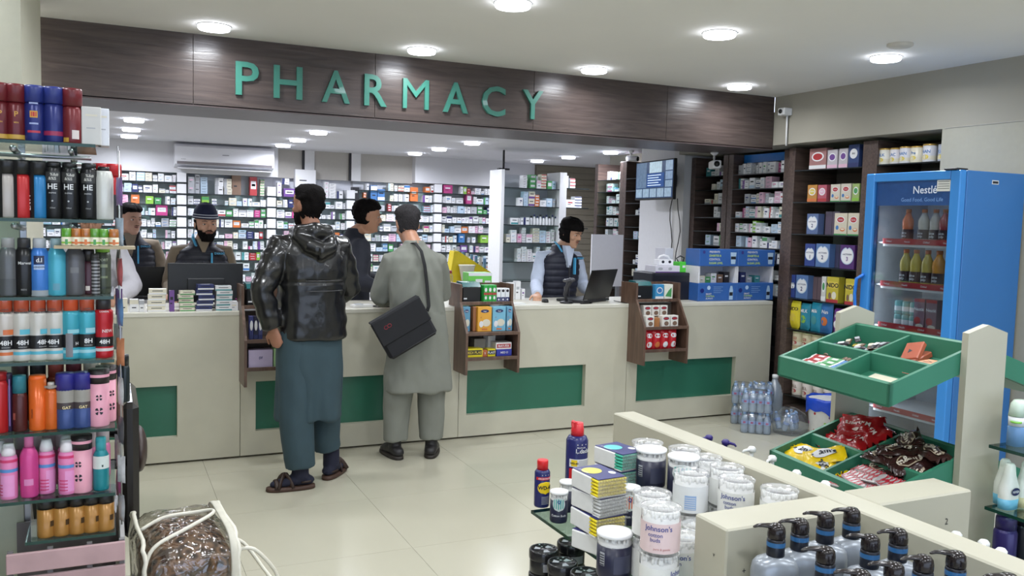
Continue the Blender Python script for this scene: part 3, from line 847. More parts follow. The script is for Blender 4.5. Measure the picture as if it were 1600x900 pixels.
for i, (p0, p1, pt, c, lab, wd2, tc_, dc) in enumerate(bagp):
    y0, y1 = yb(p1, 500), yb(p0, 500); h = at_x((p0 + p1) / 2, pt, XB).z - ZB[5]
    def pf(q, fn, w, h, wd2=wd2, tc_=tc_, dc=dc):
        fpoly(q, fn, 0, h * .4, w * .27, h * .15, P_(dc)); q.text(wd2, tc_, lambda u, v: fn(u, h * .66 + v), h * .12, .02)
    pouch('milk_powder_bag', (y1 - y0) * 1.05, h, .06, P(c, .3, vary=.05), lab, 'bag', 'milk powder bags', (XB + .03, (y0 + y1) / 2, ZB[5] + .0005), -PI / 2, pf, seed=i)
# cans: two stacked rows of cream tins on the seventh shelf, gold-topped tins on the bay behind the fridge
def tin(r, h, body, lid, label, loc, group, word='NAN', wc='blue', a0=0.0, rz=-PI / 2):
    m = MB(); m.lathe([(r * .97, 0), (r, .004), (r, h * .9), (r * .985, h * .905)], body, 18)
    o = obj('milk_tin', m, None, loc, rz); tag(o, label, 'tin', group)
    q = MB(); q.lathe([(r * .99, h * .905), (r * 1.03, h * .91), (r * 1.03, h * .985), (r * .95, h)], lid, 18); obj('lid', q, o)
    q = MB(); band(q, r + .0006, h * .12, h * .34, P_('cream'), 18); disc_ = cyl(r + .001, h * .5, a0)
    q.text(word, P_(wc), disc_, h * .18, .02)
    n = 14; q.add([cyl(r + .0009, h * .28, a0)(r * .5 * math.cos(2 * PI * i / n), h * .13 * math.sin(2 * PI * i / n)) for i in range(n)], [tuple(range(n))], P_('red' if wc != 'blue' else 'yellow'))
    obj('print', q, o)
    return o
GOLD = P((196, 160, 84), .3, .5)
for i, (p0, p1, pt, c, w_) in enumerate([(1370, 1387, 232, (226, 224, 214), 'MILK'), (1388, 1402, 234, (220, 216, 220), 'LAC'), (1403, 1420, 229, (214, 214, 222), 'NAN'), (1420, 1438, 230, (222, 216, 196), 'Pre'), (1439, 1458, 225, (210, 210, 216), 'NAN'), (1462, 1476, 226, (170, 176, 190), 'Kid')]):
    y0, y1 = at_x(p1, 245, 5.34).y, at_x(p0, 245, 5.34).y; h = at_x((p0 + p1) / 2, pt, 5.34).z - 2.127
    tin((y1 - y0) / 2 * .96, max(h, .12), P(c, .35, vary=.03), GOLD if i != 5 else P_('grey'), 'round milk tin on the top shelf above the fridge, %s' % ['leftmost', 'narrow second from left', 'third from left, marked NAN', 'fourth from left, cream', 'fifth, tall, marked NAN', 'rightmost, grey'][i], (5.37, (y0 + y1) / 2, 2.1265), 'milk tins above the fridge', w_)
for i in range(5):
    for k in range(2):
        tin(.052, .125, P((206, 190, 158), .45, vary=.05), P((196, 180, 140), .4), 'cream tin with red print, %s layer, %s on the seventh shelf' % (['lower', 'upper'][k], ['first from the left', 'second', 'third', 'fourth', 'last by the bay side'][i]),
            (5.39, 5.66 - i * .112, .4905 + k * .1265), 'cream tins on the seventh shelf', '123', 'red')
for i in range(4):
    tin(.05, .13, P((214, 204, 196), .45), P_('cream'), 'pale tin on the lowest shelf behind the water bottles, %s' % ['leftmost', 'second', 'third', 'rightmost'][i], (5.39, 5.64 - i * .12, .2005), 'pale tins on the lowest shelf', 'JELL', 'brown')
for i in range(3):
    tin(.045, .11, P((60, 40, 36), .4), GOLD, 'small dark jar just above the fridge top, %s' % ['left', 'middle', 'right'][i], (5.38, 4.74 - i * .16, 1.8805 + 0.001), 'small jars behind the fridge top', 'CO', 'yellow')
# ================================================================ WALL AND CEILING EQUIPMENT
t = thing('air_conditioner', 'white split air conditioner high on the back wall', 'air conditioner', (1.365, 11.76, 2.18))
q = MB(); q.prism([(0, .0), (0, .29), (-.16, .29), (-.2, .26), (-.21, .1), (-.19, .045)], -.6, .6, P((226, 226, 232), .35, vary=.01), 'x'); obj('housing', q, t)
q = MB(); q.prism([(-.192, .043), (-.206, .075), (-.196, .08), (-.17, .045)], -.575, .575, P((120, 116, 120), .5), 'x'); obj('air_slot', q, t)
q = MB(); q.box(-.57, .57, -.185, -.05, -.012, .0, P((210, 210, 216), .4), .004); obj('louver', q, t)
q = MB(); q.box(-.04, .04, -.2105, -.209, .17, .178, P((120, 120, 130), .4)); q.text('Inverter', INK, flat_y(-.5, -.2112, .1), .012); obj('print', q, t)

t = thing('television', 'wall screen on the pillar showing a grid of security camera pictures', 'television', (5.06, 7.465, 2.08), math.radians(-90 + 8))
t.rotation_euler = (math.radians(0), 0, math.atan2(-.83, -.1) )
# local x runs from the far edge to the near edge, screen faces local -Y
W2, H2 = .415, .2
q = MB(); q.box(-W2, W2, .0, .035, -H2, H2, BLACK, .004); obj('frame', q, t)
q = MB(); q.box(-W2 + .012, W2 - .012, -.002, 0, -H2 + .02, H2 - .012, P((36, 58, 92), .2, vary=.3, scale=9, emit=.7, name='screen_dim')); obj('screen', q, t)
rng = random.Random(3)
def scrn(x0, x1, z0, z1, c, e=1.0): 
    q = MB(); rect(q, x0, x1, -.0032, z0, z1, P(c, .25, vary=.5, scale=26, emit=e)); obj('camera_picture', q, t)
for i in range(5): scrn(-.39 + i * .157, -.25 + i * .157, -.172, -.085, (120, 140, 158))
scrn(-.39, -.16, -.075, .185, (78, 98, 122)); scrn(-.1, .17, .075, .185, (150, 170, 182)); scrn(.25, .395, .09, .185, (120, 140, 160)); scrn(.25, .395, -.0, .08, (104, 124, 150)); scrn(.25, .395, -.075, -.01, (110, 130, 150))
q = MB(); rect(q, -.15, .22, -.0035, -.07, .07, P((24, 62, 120), .25, emit=.9))
for i in range(5): rect(q, -.13, .16 - .05 * (i % 2), -.0042, .045 - i * .025, .053 - i * .025, P((190, 206, 226), .3, emit=1.0))
obj('menu_panel', q, t)
q = MB(); q.box(-.06, .06, .035, .232, -.06, .06, BLACK); obj('wall_mount', q, t)
for i, (px, py) in enumerate([(1026, 400), (1037, 398)]):
    q = MB(); a = Vector((5.28, 7.44 - i * .12, 1.9)); pts = [a + Vector((0.0 - .012 * math.sin(k * 1.3 + i), .02 * math.sin(k * .9 + i * 2), -.11 * k)) for k in range(9)]
    q.tube(pts, .005, BLACK, 6); tag(obj('cable', q), ['thin black cable hanging below the screen, left one', 'thin black cable hanging below the screen, right one'][i], 'cable')

def cctv(loc, rz, label, box=False):
    t = thing('security_camera', label, 'camera', loc, rz)
    q = MB(); q.lathe([(.035, 0), (.035, -.012), (.012, -.03)], WHITE, 14, caps=True); obj('mount', q, t)
    q = MB(); q.tube([(0, 0, -.025), (0, 0, -.07), (0, -.02, -.085)], .01, WHITE, 8); obj('arm', q, t)
    q = MB()
    if box: q.box(-.04, .04, -.16, .06, -.15, -.08, P((220, 220, 220), .4), .01)
    else: q.tube([(0, .05, -.09), (0, -.09, -.1)], [.034, .034], P((214, 214, 218), .4), 14)
    obj('housing', q, t)
    q = MB(); q.tube([(0, -.085, -.1), (0, -.1, -.101)] if not box else [(0, -.155, -.115), (0, -.165, -.115)], .026, BLACK, 12); obj('lens', q, t)
cctv((5.66, 8.85, CEIL_B), .5, 'small round white security camera beside a back ceiling light')
cctv((4.98, 6.40, 2.294), -.5, 'white box security camera hanging from the underside of the wooden beam', True)
t = thing('security_camera', 'white security camera on the right wall at the end of the beam', 'camera', (5.208, 5.72, 2.60))
q = MB(); q.box(-.09, .0, -.04, .04, -.03, .03, P((226, 226, 226), .4), .006); obj('housing', q, t)
q = MB(); q.tube([(-.09, 0, 0), (-.1, 0, 0)], .018, BLACK, 12); obj('lens', q, t)
q = MB(); q.tube([(-.02, 0, -.03), (-.015, 0, -.28)], .008, WHITE, 8); obj('cable_cover', q, t)

# ================================================================ DISPLAY RACKS HUNG ON THE COUNTER
def counter_rack(x, label, w=.39):
    t = thing('counter_rack', label, 'display rack', (x, 5.888, 0), 0, 'brown racks hung on the counter front')
    prof = [(0, .52), (-.235, .52), (-.235, .82), (-.10, 1.03), (-.10, 1.16), (.12, 1.16), (.12, .99), (0, .99)]
    for xx in (-.018, w):
        q = MB(); q.prism([(a, b) for a, b in prof], xx, xx + .018, RACKW, 'x'); obj('side_panel', q, t)
    for nm, y0, z in (('shelf', -.232, .625), ('shelf', -.232, .805), ('shelf', -.098, 1.012)):
        q = MB(); q.box(0, w, y0, -.001 if z < .95 else .1, z, z + .014, RACKW, .001); obj(nm, q, t)
        q = MB(); q.box(0, w, y0 - .002, y0 + .008, z - .004, z + .02, RACKW, .001); obj('shelf_lip', q, t)
    q = MB(); q.box(0, w, .102, .115, 1.026, 1.155, RACKW); obj('back_panel', q, t)
    q = MB(); q.box(0, w, -.01, -.001, .64, .985, P((96, 84, 76), .6)); obj('back_panel', q, t)
    return t
R1, R2, R3 = .80, 2.315, 3.815
counter_rack(R1, 'brown display rack on the counter beside the man in the leather jacket')
counter_rack(R2, 'brown display rack on the counter right of the grey-clad customer')
counter_rack(R3, 'brown display rack on the counter right of the open laptop, cookies and red packs')
for x, lab in ((R1 + .02, 'dark receipt printer behind the left brown rack'), (R2 + .02, 'dark receipt printer in the rack right of the grey-clad customer'), (R3 + .02, 'dark receipt printer in the rack right of the laptop')):
    t = thing('receipt_printer', lab, 'printer', (x, 5.83, 1.0265), 0, 'receipt printers')
    q = MB(); q.box(0, .145, 0, .14, 0, .11, BLACK, .006); obj('body', q, t)
    q = MB(); q.prism([(0, .11), (.14, .11), (.13, .145), (.03, .14)], .002, .143, P((24, 92, 96), .25, name='teal_lid'), 'x'); obj('lid', q, t)
    q = MB(); rect(q, .01, .035, -.0008, .02, .03, P_('white')); obj('print', q, t)

def carton(name, x0, y, z, w, d, h, color, label, cat='carton', group=None, paint=None, rz=0.0):
    return product_box(name, w, d, h, P(color, .38, vary=.03), label, cat, group, (x0 + w / 2, y + d / 2, z + .0006), rz, paint or (lambda *a: None))
# rack 2, top shelf: green and blue-white sachet boxes
def green_pack(q, w, y, h):
    disc(q, 0, y, h * .72, w * .3, h * .12, P_('white')); rect(q, -w / 2, w / 2, y, h * .42, h * .55, P_('red')); disc(q, 0, y - .0005, h * .25, w * .25, h * .1, P_('white'))
for i in range(3):
    carton('tea_box', R2 + .175 + i * .034, 5.80, 1.0265, .032, .07, .125, (48, 160, 70), 'small green box with a red band on the rack top, %s' % ['nearest the printer', 'middle of the three', 'nearest the blue-white boxes'][i], group='green boxes on the middle rack', paint=green_pack)
for i in range(3):
    carton('cream_box', R2 + .279 + i * .035, 5.80, 1.0265, .032, .06, .10, (226, 228, 232), 'small white and blue box on the rack top, %s' % ['left', 'middle', 'right'][i], group='white and blue boxes on the middle rack',
           paint=lambda q, w, y, h: (rect(q, -w / 2, w / 2, y, 0, h * .35, P_('navy')), disc(q, 0, y, h * .82, w * .35, h * .1, P_('black')), disc(q, 0, y - .0005, h * .18, w * .2, h * .07, P_('white'))))
carton('green_display_box', R2 + .15, 6.04, .986, .19, .12, .24, (110, 196, 84), 'wide green and white display box behind the middle rack', paint=lambda q, w, y, h: (rect(q, -w / 2, w / 2, y, h * .9, h, P_('white')), rect(q, -w * .2, w * .1, y - .0002, h * .7, h * .8, P_('white')), rect(q, .2 * w, .45 * w, y - .0002, h * .55, h * .75, P_('white'))))
# rack 2, middle shelf: upright cereal boxes
def cereal(q, w, y, h):
    disc(q, 0, y, h * .83, w * .3, h * .07, P_('navy')); q.text('Fauji', P_('white'), flat_y(0, y - .001, h * .8), h * .05, .02)
    disc(q, w * .12, y, h * .35, w * .3, h * .15, P_('cream')); disc(q, -w * .25, y - .0004, h * .3, w * .15, h * .13, P_('white')); rect(q, -w * .2, w * .2, y, h * .06, h * .12, P_('orange'))
    q.text('all', P_('red'), flat_y(-w * .28, y - .0008, h * .55), h * .05)
for i, (x, w_, c, lab) in enumerate([(.0, .055, (96, 150, 180), 'light blue cereal box in shade-darkened colour at the left of the middle rack'), (.078, .024, (150, 100, 66), 'brown side of a cereal box set back on the middle rack'),  # leftmost box: shade put into its dimmer blue
                                 (.105, .108, (224, 164, 62), 'orange cereal box in the centre of the middle rack'), (.222, .104, (120, 180, 206), 'light blue cereal box right of the orange one'), (.335, .045, (104, 160, 190), 'narrow light blue cereal box at the right edge of the middle rack')]):
    carton('cereal_box', R2 + x, 5.735 if i > 1 else 5.76, .8195, w_, .09, .178, c, lab, group='cereal boxes on the middle rack', paint=cereal if i != 1 else None)
# rack 2, bottom shelf
def word(s, c='black', bg=None, k=.3, zc=.4):
    def f(q, w, y, h):
        if bg: rect(q, -w * .44, w * .44, y, h * (zc - .12), h * (zc + k + .12), P_(bg))
        q.text(s, P_(c), flat_y(0, y - .0008, h * zc), h * k, .02)
    return f
carton('plaster_box', R2 + .01, 5.70, .6395, .125, .1, .062, (224, 206, 40), 'long yellow open box at the left of the bottom rack shelf', paint=word('MEDI PLAST', 'yellow', 'black'))
carton('plaster_box', R2 + .175, 5.70, .6395, .06, .08, .055, (224, 206, 40), 'small yellow box in the middle of the bottom rack shelf', paint=word('PLAST', 'white', 'black'))
carton('plaster_box', R2 + .245, 5.70, .6395, .12, .1, .048, (52, 60, 160), 'blue carton under the red and white one on the bottom rack shelf', paint=word('MED ®', 'white'))
carton('plaster_box', R2 + .24, 5.705, .6885, .125, .1, .05, (228, 224, 224), 'red and white lettered carton on the bottom rack shelf', paint=word('RAY-FIX', 'white', 'red', .35, .32))
carton('plaster_box', R2 + .10, 5.78, .6405, .09, .09, .12, (124, 122, 118), 'grey carton standing behind the yellow ones on the rack')
carton('plaster_box', R2 + .21, 5.81, .6405, .07, .06, .135, (226, 226, 224), 'white packet leaning at the back of the bottom rack shelf', rz=.3)
carton('plaster_box', R2 + .135, 5.70, .6395, .035, .07, .048, (180, 100, 60), 'tiny red-brown packet between the two yellow boxes', paint=word('S', 'white'))
# rack 3
def cookie(q, w, y, h):
    disc(q, w * .05, y, h * .3, w * .3, h * .2, P_('brown')); disc(q, 0, y, h * .75, w * .38, h * .14, P_('navy')); disc(q, 0, y - .0004, h * .75, w * .32, h * .1, P_('red'))
for i in range(3):
    carton('cookie_box', R3 + .055 + i * .078, 5.775, .895, .07, .06, .085, (226, 222, 214), 'white cookie box with brown biscuit, upper row, %s' % ['left', 'middle', 'right'][i], group='cookie boxes on the right counter rack', paint=cookie)
for i, x in enumerate((.015, .165, .245)):
    carton('cookie_box', R3 + x, 5.675, .8195, .072, .06, .088, (226, 222, 214), 'white cookie box with brown biscuit, lower row, %s' % ['left', 'middle', 'right'][i], group='cookie boxes on the right counter rack', paint=cookie)
carton('cookie_tray', R3 + .03, 5.77, .8195, .3, .08, .07, (150, 120, 90), 'brown backing carton under the upper cookie boxes')
carton('biscuit_pack', R3 + .10, 5.69, .8195, .05, .05, .07, (170, 116, 70), 'brown round biscuit pack between the lower cookie boxes')
for i in range(4):
    def pf(q, fn, w, h, i=i): fpoly(q, fn, 0, h * .72, w * .34, h * .12, P_('white')); fpoly(q, fn, 0, h * .25, w * .3, h * .16, P_('orange' if i == 1 else 'white')); q.text('Twist', P_('red'), lambda u, v: fn(u, h * .69 + v), h * .08)
    pouch('red_snack_pack', .078, .155, .05, P((186, 32, 44), .25, vary=.05), 'red snack pack on the lower shelf of the right rack, %s' % ['leftmost', 'second, orange print', 'third', 'rightmost'][i], 'snack', 'red snack packs',
          (R3 + .055 + i * .076, 5.70, .6397), 0, pf, seed=i + 3)
carton('medicine_packet', R3 + .175, 5.80, 1.0265, .08, .05, .12, (60, 140, 190), 'blue and white packet on top of the right counter rack', paint=oval_box('blue', 'white'))
carton('medicine_packet', R3 + .262, 5.80, 1.0265, .08, .05, .12, (226, 226, 214), 'white packet with a green leaf shape on top of the right rack', paint=lambda q, w, y, h: q.add([(-w * .4, y, h * .2), (w * .35, y, h * .15), (w * .35, y, h * .8), (0, y, h * .6)], [(0, 1, 2, 3)], P_('green')))
# rack 1 lower goods
carton('lilac_carton', R1 + .012, 5.67, .6395, .15, .1, .115, (190, 176, 206), 'lilac carton on the low shelf of the left rack', paint=word('(lif', 'navy', None, .14, .5))
carton('lime_carton', R1 + .17, 5.68, .6395, .06, .1, .12, (170, 206, 150), 'pale green carton beside the lilac one on the left rack')
for i in range(3):
    carton('dark_blue_pack', R1 + .02 + i * .028, 5.70, .8195, .026, .05, .15, [(52, 56, 110), (40, 40, 60), (70, 74, 120)][i], 'narrow dark blue pack on the left rack, %s' % ['leftmost', 'middle, nearly black', 'right'][i], group='dark packs on the left rack', paint=oval_box('white', 'navy'))

# ================================================================ ON THE COUNTER
ZT = CH
stacks = [(.085, 1, .055, .05, .085, 'cream', 'cream', 'cream pill box standing at the left end of the counter'), (.15, 1, .05, .05, .08, 'white', 'cream', 'white pill box beside the cream one on the counter'),
          (.195, 1, .03, .05, .075, 'white', 'grey', 'thin white pill box at the counter edge')]
for x, n, w, d, h, a, b, lab in stacks:
    o = obj('pill_box', unit_carton(a, b, 2), None, (x, 5.97, ZT + .0005)); o.scale = (w, d, h); tag(o, lab, 'carton')
def pile(x, n, w, h, a, b, labf, y=5.96, grp=None, rr=0):
    rng = random.Random(int(x * 100))
    for k in range(n):
        o = obj('pill_box', unit_carton(a, b, 1), None, (x + rng.uniform(-.006, .006), y + rng.uniform(-.005, .005), ZT + .0005 + k * (h + .0006)), rng.uniform(-.08, .08) + rr); o.scale = (w, .07, h)
        tag(o, labf(ORD[n - 1 - k] if k < n - 1 else 'top'), 'carton', grp)
pile(.285, 4, .105, .036, 'cream', 'white', lambda s: '%s cream box of the left pile on the counter' % s, grp='piled cream boxes on the left counter')
pile(.46, 5, .09, .026, 'cream', 'green', lambda s: '%s pale box of the pile left of the navy pile' % s, grp='piled pale boxes beside the navy pile')
pile(.575, 5, .1, .034, 'navy', 'white', lambda s: '%s navy box of the navy pile under the monitor' % s, grp='piled navy boxes')
pile(.69, 5, .1, .032, 'white', 'teal', lambda s: '%s white and green box of the pile right of the navy pile' % s, grp='piled white and green boxes')
o = obj('tube_box', unit_carton('purple', 'black', 0), None, (.372, 5.95, ZT + .0005)); o.scale = (.03, .04, .135); tag(o, 'slim purple upright box between the cream and pale piles', 'carton')
o = obj('pill_box', unit_carton('white', 'cream', 0), None, (.755, 5.95, ZT + .0005)); o.scale = (.05, .05, .055); tag(o, 'small white box right of the white and green pile', 'carton')

def laptop(label, loc, rz, w=.36, d=.24, tilt=18, cat='laptop'):
    t = thing('laptop', label, cat, loc, rz)   # keyboard towards local +Y user, lid back seen from -Y
    q = MB(); q.box(-w / 2, w / 2, 0, d, .004, .024, DARK, .004); obj('base', q, t)
    q = MB(); q.box(-w * .44, w * .44, .07, d * .9, .024, .0255, BLACK); obj('keyboard', q, t)
    a = math.radians(tilt); L = MB(); L.T = Matrix.Translation((0, .01, .026)) @ Matrix.Rotation(a, 4, 'X')
    L.box(-w / 2, w / 2, -.008, 0, 0, d * .98, P((24, 25, 28), .3), .003)
    obj('lid', L, t)
    L = MB(); L.T = Matrix.Translation((0, .01, .026)) @ Matrix.Rotation(a, 4, 'X'); L.box(-w * .46, w * .46, 0, .001, .015, d * .92, P((60, 80, 110), .2, emit=.4)); obj('screen', L, t)
    L = MB(); L.T = Matrix.Translation((0, .01, .026)) @ Matrix.Rotation(a, 4, 'X'); L.lathe([(.012, 0), (.0001, .0001)], METAL, 12, (0, 0, 0)); 
    q = MB(); q.box(-w / 2 + .01, -w / 2 + .06, .0, .012, .024, .034, METAL); q.box(w / 2 - .06, w / 2 - .01, .0, .012, .024, .034, METAL); obj('hinge', q, t)
    return t
laptop('open black laptop at the right, its lid back towards the viewer', (3.60, 6.06, ZT), .5, .41, .26, 17)
laptop('smaller open black laptop on the white desk at the far left', (.25, 7.06, .96), 0, .36, .23, 8)
t = thing('monitor', 'wide black monitor seen from behind on the left counter', 'monitor', (.60, 6.14, ZT))
q = MB(); q.box(-.24, .24, 0, .025, .045, .30, P((28, 30, 34), .45), .004); obj('panel', q, t)
q = MB(); q.box(-.12, .12, -.012, 0, .07, .2, P((28, 30, 34), .45), .006); obj('back_cover', q, t)
q = MB(); q.box(-.03, .03, -.005, .02, .012, .12, BLACK); obj('stand_neck', q, t)
q = MB(); q.box(-.12, .12, -.06, .1, 0, .012, BLACK, .003); obj('stand_foot', q, t)
q = MB(); rect(q, .19, .2, -.0008, .055, .06, P((200, 60, 160), .4)); obj('status_light', q, t)

def scanner(label, loc, rz):
    t = thing('barcode_scanner', label, 'scanner', loc, rz)
    q = MB(); q.lathe([(.055, 0), (.06, .006), (.05, .016), (.015, .022)], BLACK, 20, sy=.85); obj('base', q, t)
    q = MB(); q.tube([(0, 0, .018), (0, .02, .07), (0, .015, .13)], [.012, .011, .013], DARK, 10); obj('stem', q, t)
    q = MB(); q.tube([(0, .02, .07), (0, -.005, .14), (0, -.03, .175)], [.016, .018, .022], P((50, 50, 56), .3), 12, round_ends=True); obj('handle', q, t)
    q = MB(); q.tube([(0, .02, .18), (0, -.05, .19)], [.022, .028], P((70, 70, 78), .25), 14, flat=.65, round_ends=True); obj('scan_head', q, t)
    return t
scanner('grey barcode scanner on its stand in front of the vested man at the right', (3.30, 6.02, ZT), .3)
scanner('black barcode scanner on its stand between the navy-clad man and the grey-clad customer', (1.86, 6.12, ZT), .2)
def wire(pts, lab, r=.004):
    q = MB(); n = []
    P0 = [Vector(p) for p in pts]
    for i in range(len(P0) - 1):
        for k in range(5):
            f = k / 5; a = P0[max(i - 1, 0)]; b = P0[i]; c = P0[i + 1]; d = P0[min(i + 2, len(P0) - 1)]
            n.append(.5 * ((2 * b) + (c - a) * f + (2 * a - 5 * b + 4 * c - d) * f * f + (3 * b - a - 3 * c + d) * f ** 3))
    n.append(P0[-1]); q.tube(n, r, BLACK, 6); tag(obj('cable', q), lab, 'cable')
Z = ZT + .0045
wire([(3.35, 6.03, Z), (3.42, 5.98, Z), (3.38, 5.93, Z), (3.48, 5.95, Z), (3.52, 6.02, Z + .0), (3.45, 6.06, Z)], 'black cable coiled beside the right barcode scanner')
wire([(1.80, 6.08, Z), (1.72, 6.02, Z), (1.74, 5.95, Z), (1.86, 5.96, Z), (1.95, 6.05, Z), (1.98, 6.0, Z)], 'black cable looped round the middle barcode scanner')
wire([(3.80, 5.92, ZT + .003), (3.79, 6.0, Z), (3.80, 6.12, Z)], 'short black lead at the left foot of the right brown rack', .003)
q = MB(); q.lathe([(.0001, .03), (.02, .028), (.03, .018), (.032, .0)], BLACK, 16, sx=.8, sy=1.2)
tag(obj('computer_mouse', q, None, (3.16, 6.12, ZT + .0006)), 'black computer mouse under the right hand of the man in the dark vest', 'mouse')
# papers, strips beside the grey-clad man and the middle rack
q = MB(); q.box(-.07, .07, -.04, .04, 0, .02, P((226, 226, 226), .4), .002); q.box(-.05, .0, -.03, .02, .02, .026, P((200, 204, 210), .3))
tag(obj('tablet_strips', q, None, (1.63, 5.99, ZT + .0006), .15), 'small pile of white tablet strips on the counter by the leather jacket', 'medicine')
q = MB(); q.box(-.07, .07, -.05, .05, 0, .012, P((216, 216, 214), .5)); tag(obj('paper_pad', q, None, (2.83, 5.99, ZT + .0006), .1), 'white paper pad on the counter right of the middle rack', 'paper')
q = MB(); q.box(-.11, .11, -.03, .03, 0, .004, P((222, 222, 214), .5)); tag(obj('paper_slip', q, None, (2.89, 5.925, ZT + .0006), .0), 'long white slip of paper at the edge of the counter', 'paper')
# tall carton group right of the middle rack
for i, (px0, px1, py0, c, s, lab) in enumerate([(796, 806, 442, 'white', 'grey', 'white upright carton right of the middle rack, left one'), (807, 815, 440, 'white', 'grey', 'white upright carton right of the middle rack, right one'),
                                          (792, 796, 446, 'lime', 'white', 'thin lime carton beside the middle rack'), (817, 822, 452, 'white', 'purple', 'small white carton near the seated elbow of the vested man')]):
    a, b = at_y(px0, 466, 6.35), at_y(px1, 466, 6.35); h = at_y(px0, py0, 6.35).z - ZT
    o = obj('upright_carton', unit_carton(c, s, 0), None, ((a.x + b.x) / 2, 6.4, ZT + .0006)); o.scale = (b.x - a.x, .05, h); tag(o, lab, 'carton')
# yellow counter display with sachets, on a stand behind the counter
t = thing('sachet_display', 'yellow card display of blue sachets with a white tub in front', 'display', (3.05, 7.6, 0))
q = MB(); q.prism([(-.14, 1.07), (-.10, 1.33), (-.06, 1.33), (.28, 1.13), (.28, 1.02), (-.1, 1.02)], 0, .12, P((232, 208, 30), .4, name='yellow_card'), 'y'); obj('card_box', q, t)
for i in range(8):
    q = MB(); q.box(-.09 + i * .045, -.065 + i * .045, .05, .07, 1.1, 1.345 - i * .012, P((110, 150, 200) if i % 3 else (210, 214, 220), .3)); obj('sachet', q, t)
q = MB(); q.lathe([(.05, 0), (.075, .13), (.08, .135), (.08, .145), (.07, .145)], P((226, 222, 204), .45), 20, (0.0, -.08, 1.06)); obj('tub', q, t)
q = MB(); q.box(-.2, .35, -.2, .25, 0, 1.02, WHITEP); obj('stand', q, t)
# pink-lidded jar of green sweets, purple packs
t = thing('sweet_jar', 'clear jar of green sweets with a red lid behind the middle rack', 'jar', (2.63, 7.0, 1.02))
q = MB(); q.lathe([(.07, 0), (.075, .01), (.075, .12), (.06, .14)], clear('clear_plastic', (240, 240, 240), .05), 18); obj('jar', q, t)
q = MB(); rng = random.Random(5)
for i in range(26): q.ball((rng.uniform(-.045, .045), rng.uniform(-.045, .045), rng.uniform(.015, .11)), .014, P_(rng.choice(['lime', 'green', 'lime', 'black', 'cream'])), 6, 4)
o = obj('sweets', q, t); o['kind'] = 'stuff'
q = MB(); q.lathe([(.064, .14), (.066, .142), (.066, .165), (.05, .168)], P_('red'), 18); obj('lid', q, t)
q = MB(); q.box(2.35, 2.85, 6.85, 7.2, 0, 1.018, WHITEP); tag(obj('low_cabinet', q), 'low white cabinet behind the middle rack', 'cabinet')
carton('purple_pack', 2.42, 6.88, 1.019, .14, .1, .05, (130, 50, 140), 'flat purple pack beside the jar of green sweets')

# black box with goods on it, and the blue stand, at the right end of the counter
t = thing('black_case', 'big black equipment box on the right end of the counter', 'box', (4.17, 6.12, ZT))
q = MB(); q.box(0, .46, 0, .3, 0, .235, P((20, 21, 32), .45), .008); obj('body', q, t)
q = MB(); rect(q, .2, .245, -.001, .02, .06, P_('white')); rect(q, .03, .4, -.0008, .215, .219, P((60, 60, 80), .4)); obj('label_sticker', q, t)
carton('tissue_carton', 4.215, 6.14, ZT + .2355, .25, .16, .058, (214, 212, 222), 'wide white tissue carton on the black box', paint=lambda q, w, y, h: (rect(q, -w / 2, w / 2, y, 0, h * .14, P_('purple')), disc(q, -w * .3, y - .0004, h * .55, w * .1, h * .2, P_('grey')), disc(q, w * .1, y - .0004, h * .55, w * .08, h * .2, P_('grey'))))
t = thing('handled_pack', 'white pack with arched card handle on the tissue carton', 'pack', (4.30, 6.2, ZT + .2945))
q = MB(); q.box(-.01, .14, 0, .08, 0, .05, P((228, 228, 232), .4), .004); obj('pack_body', q, t)
q = MB(); q.tube([(.0, .04, .05), (.02, .04, .075), (.065, .04, .085), (.11, .04, .075), (.13, .04, .05)], .009, P((232, 232, 236), .4), 8); obj('handle', q, t)
q = MB(); disc(q, .03, -.001, .03, .015, .012, INK); disc(q, .1, -.001, .03, .015, .012, INK); obj('print', q, t)
t = thing('green_box', 'bright green box with a looped strap on the black box', 'box', (4.49, 6.18, ZT + .2355))
q = MB(); q.box(0, .12, 0, .1, 0, .09, P((80, 200, 60), .4), .003); obj('body', q, t)
q = MB(); q.tube([(.02, .05, .09), (.0, .05, .12), (.04, .05, .14), (.08, .05, .125), (.07, .05, .09)], .006, P((60, 60, 66), .4), 8); obj('strap', q, t)
q = MB(); rect(q, .03, .06, -.001, .04, .06, P_('white')); obj('print', q, t)

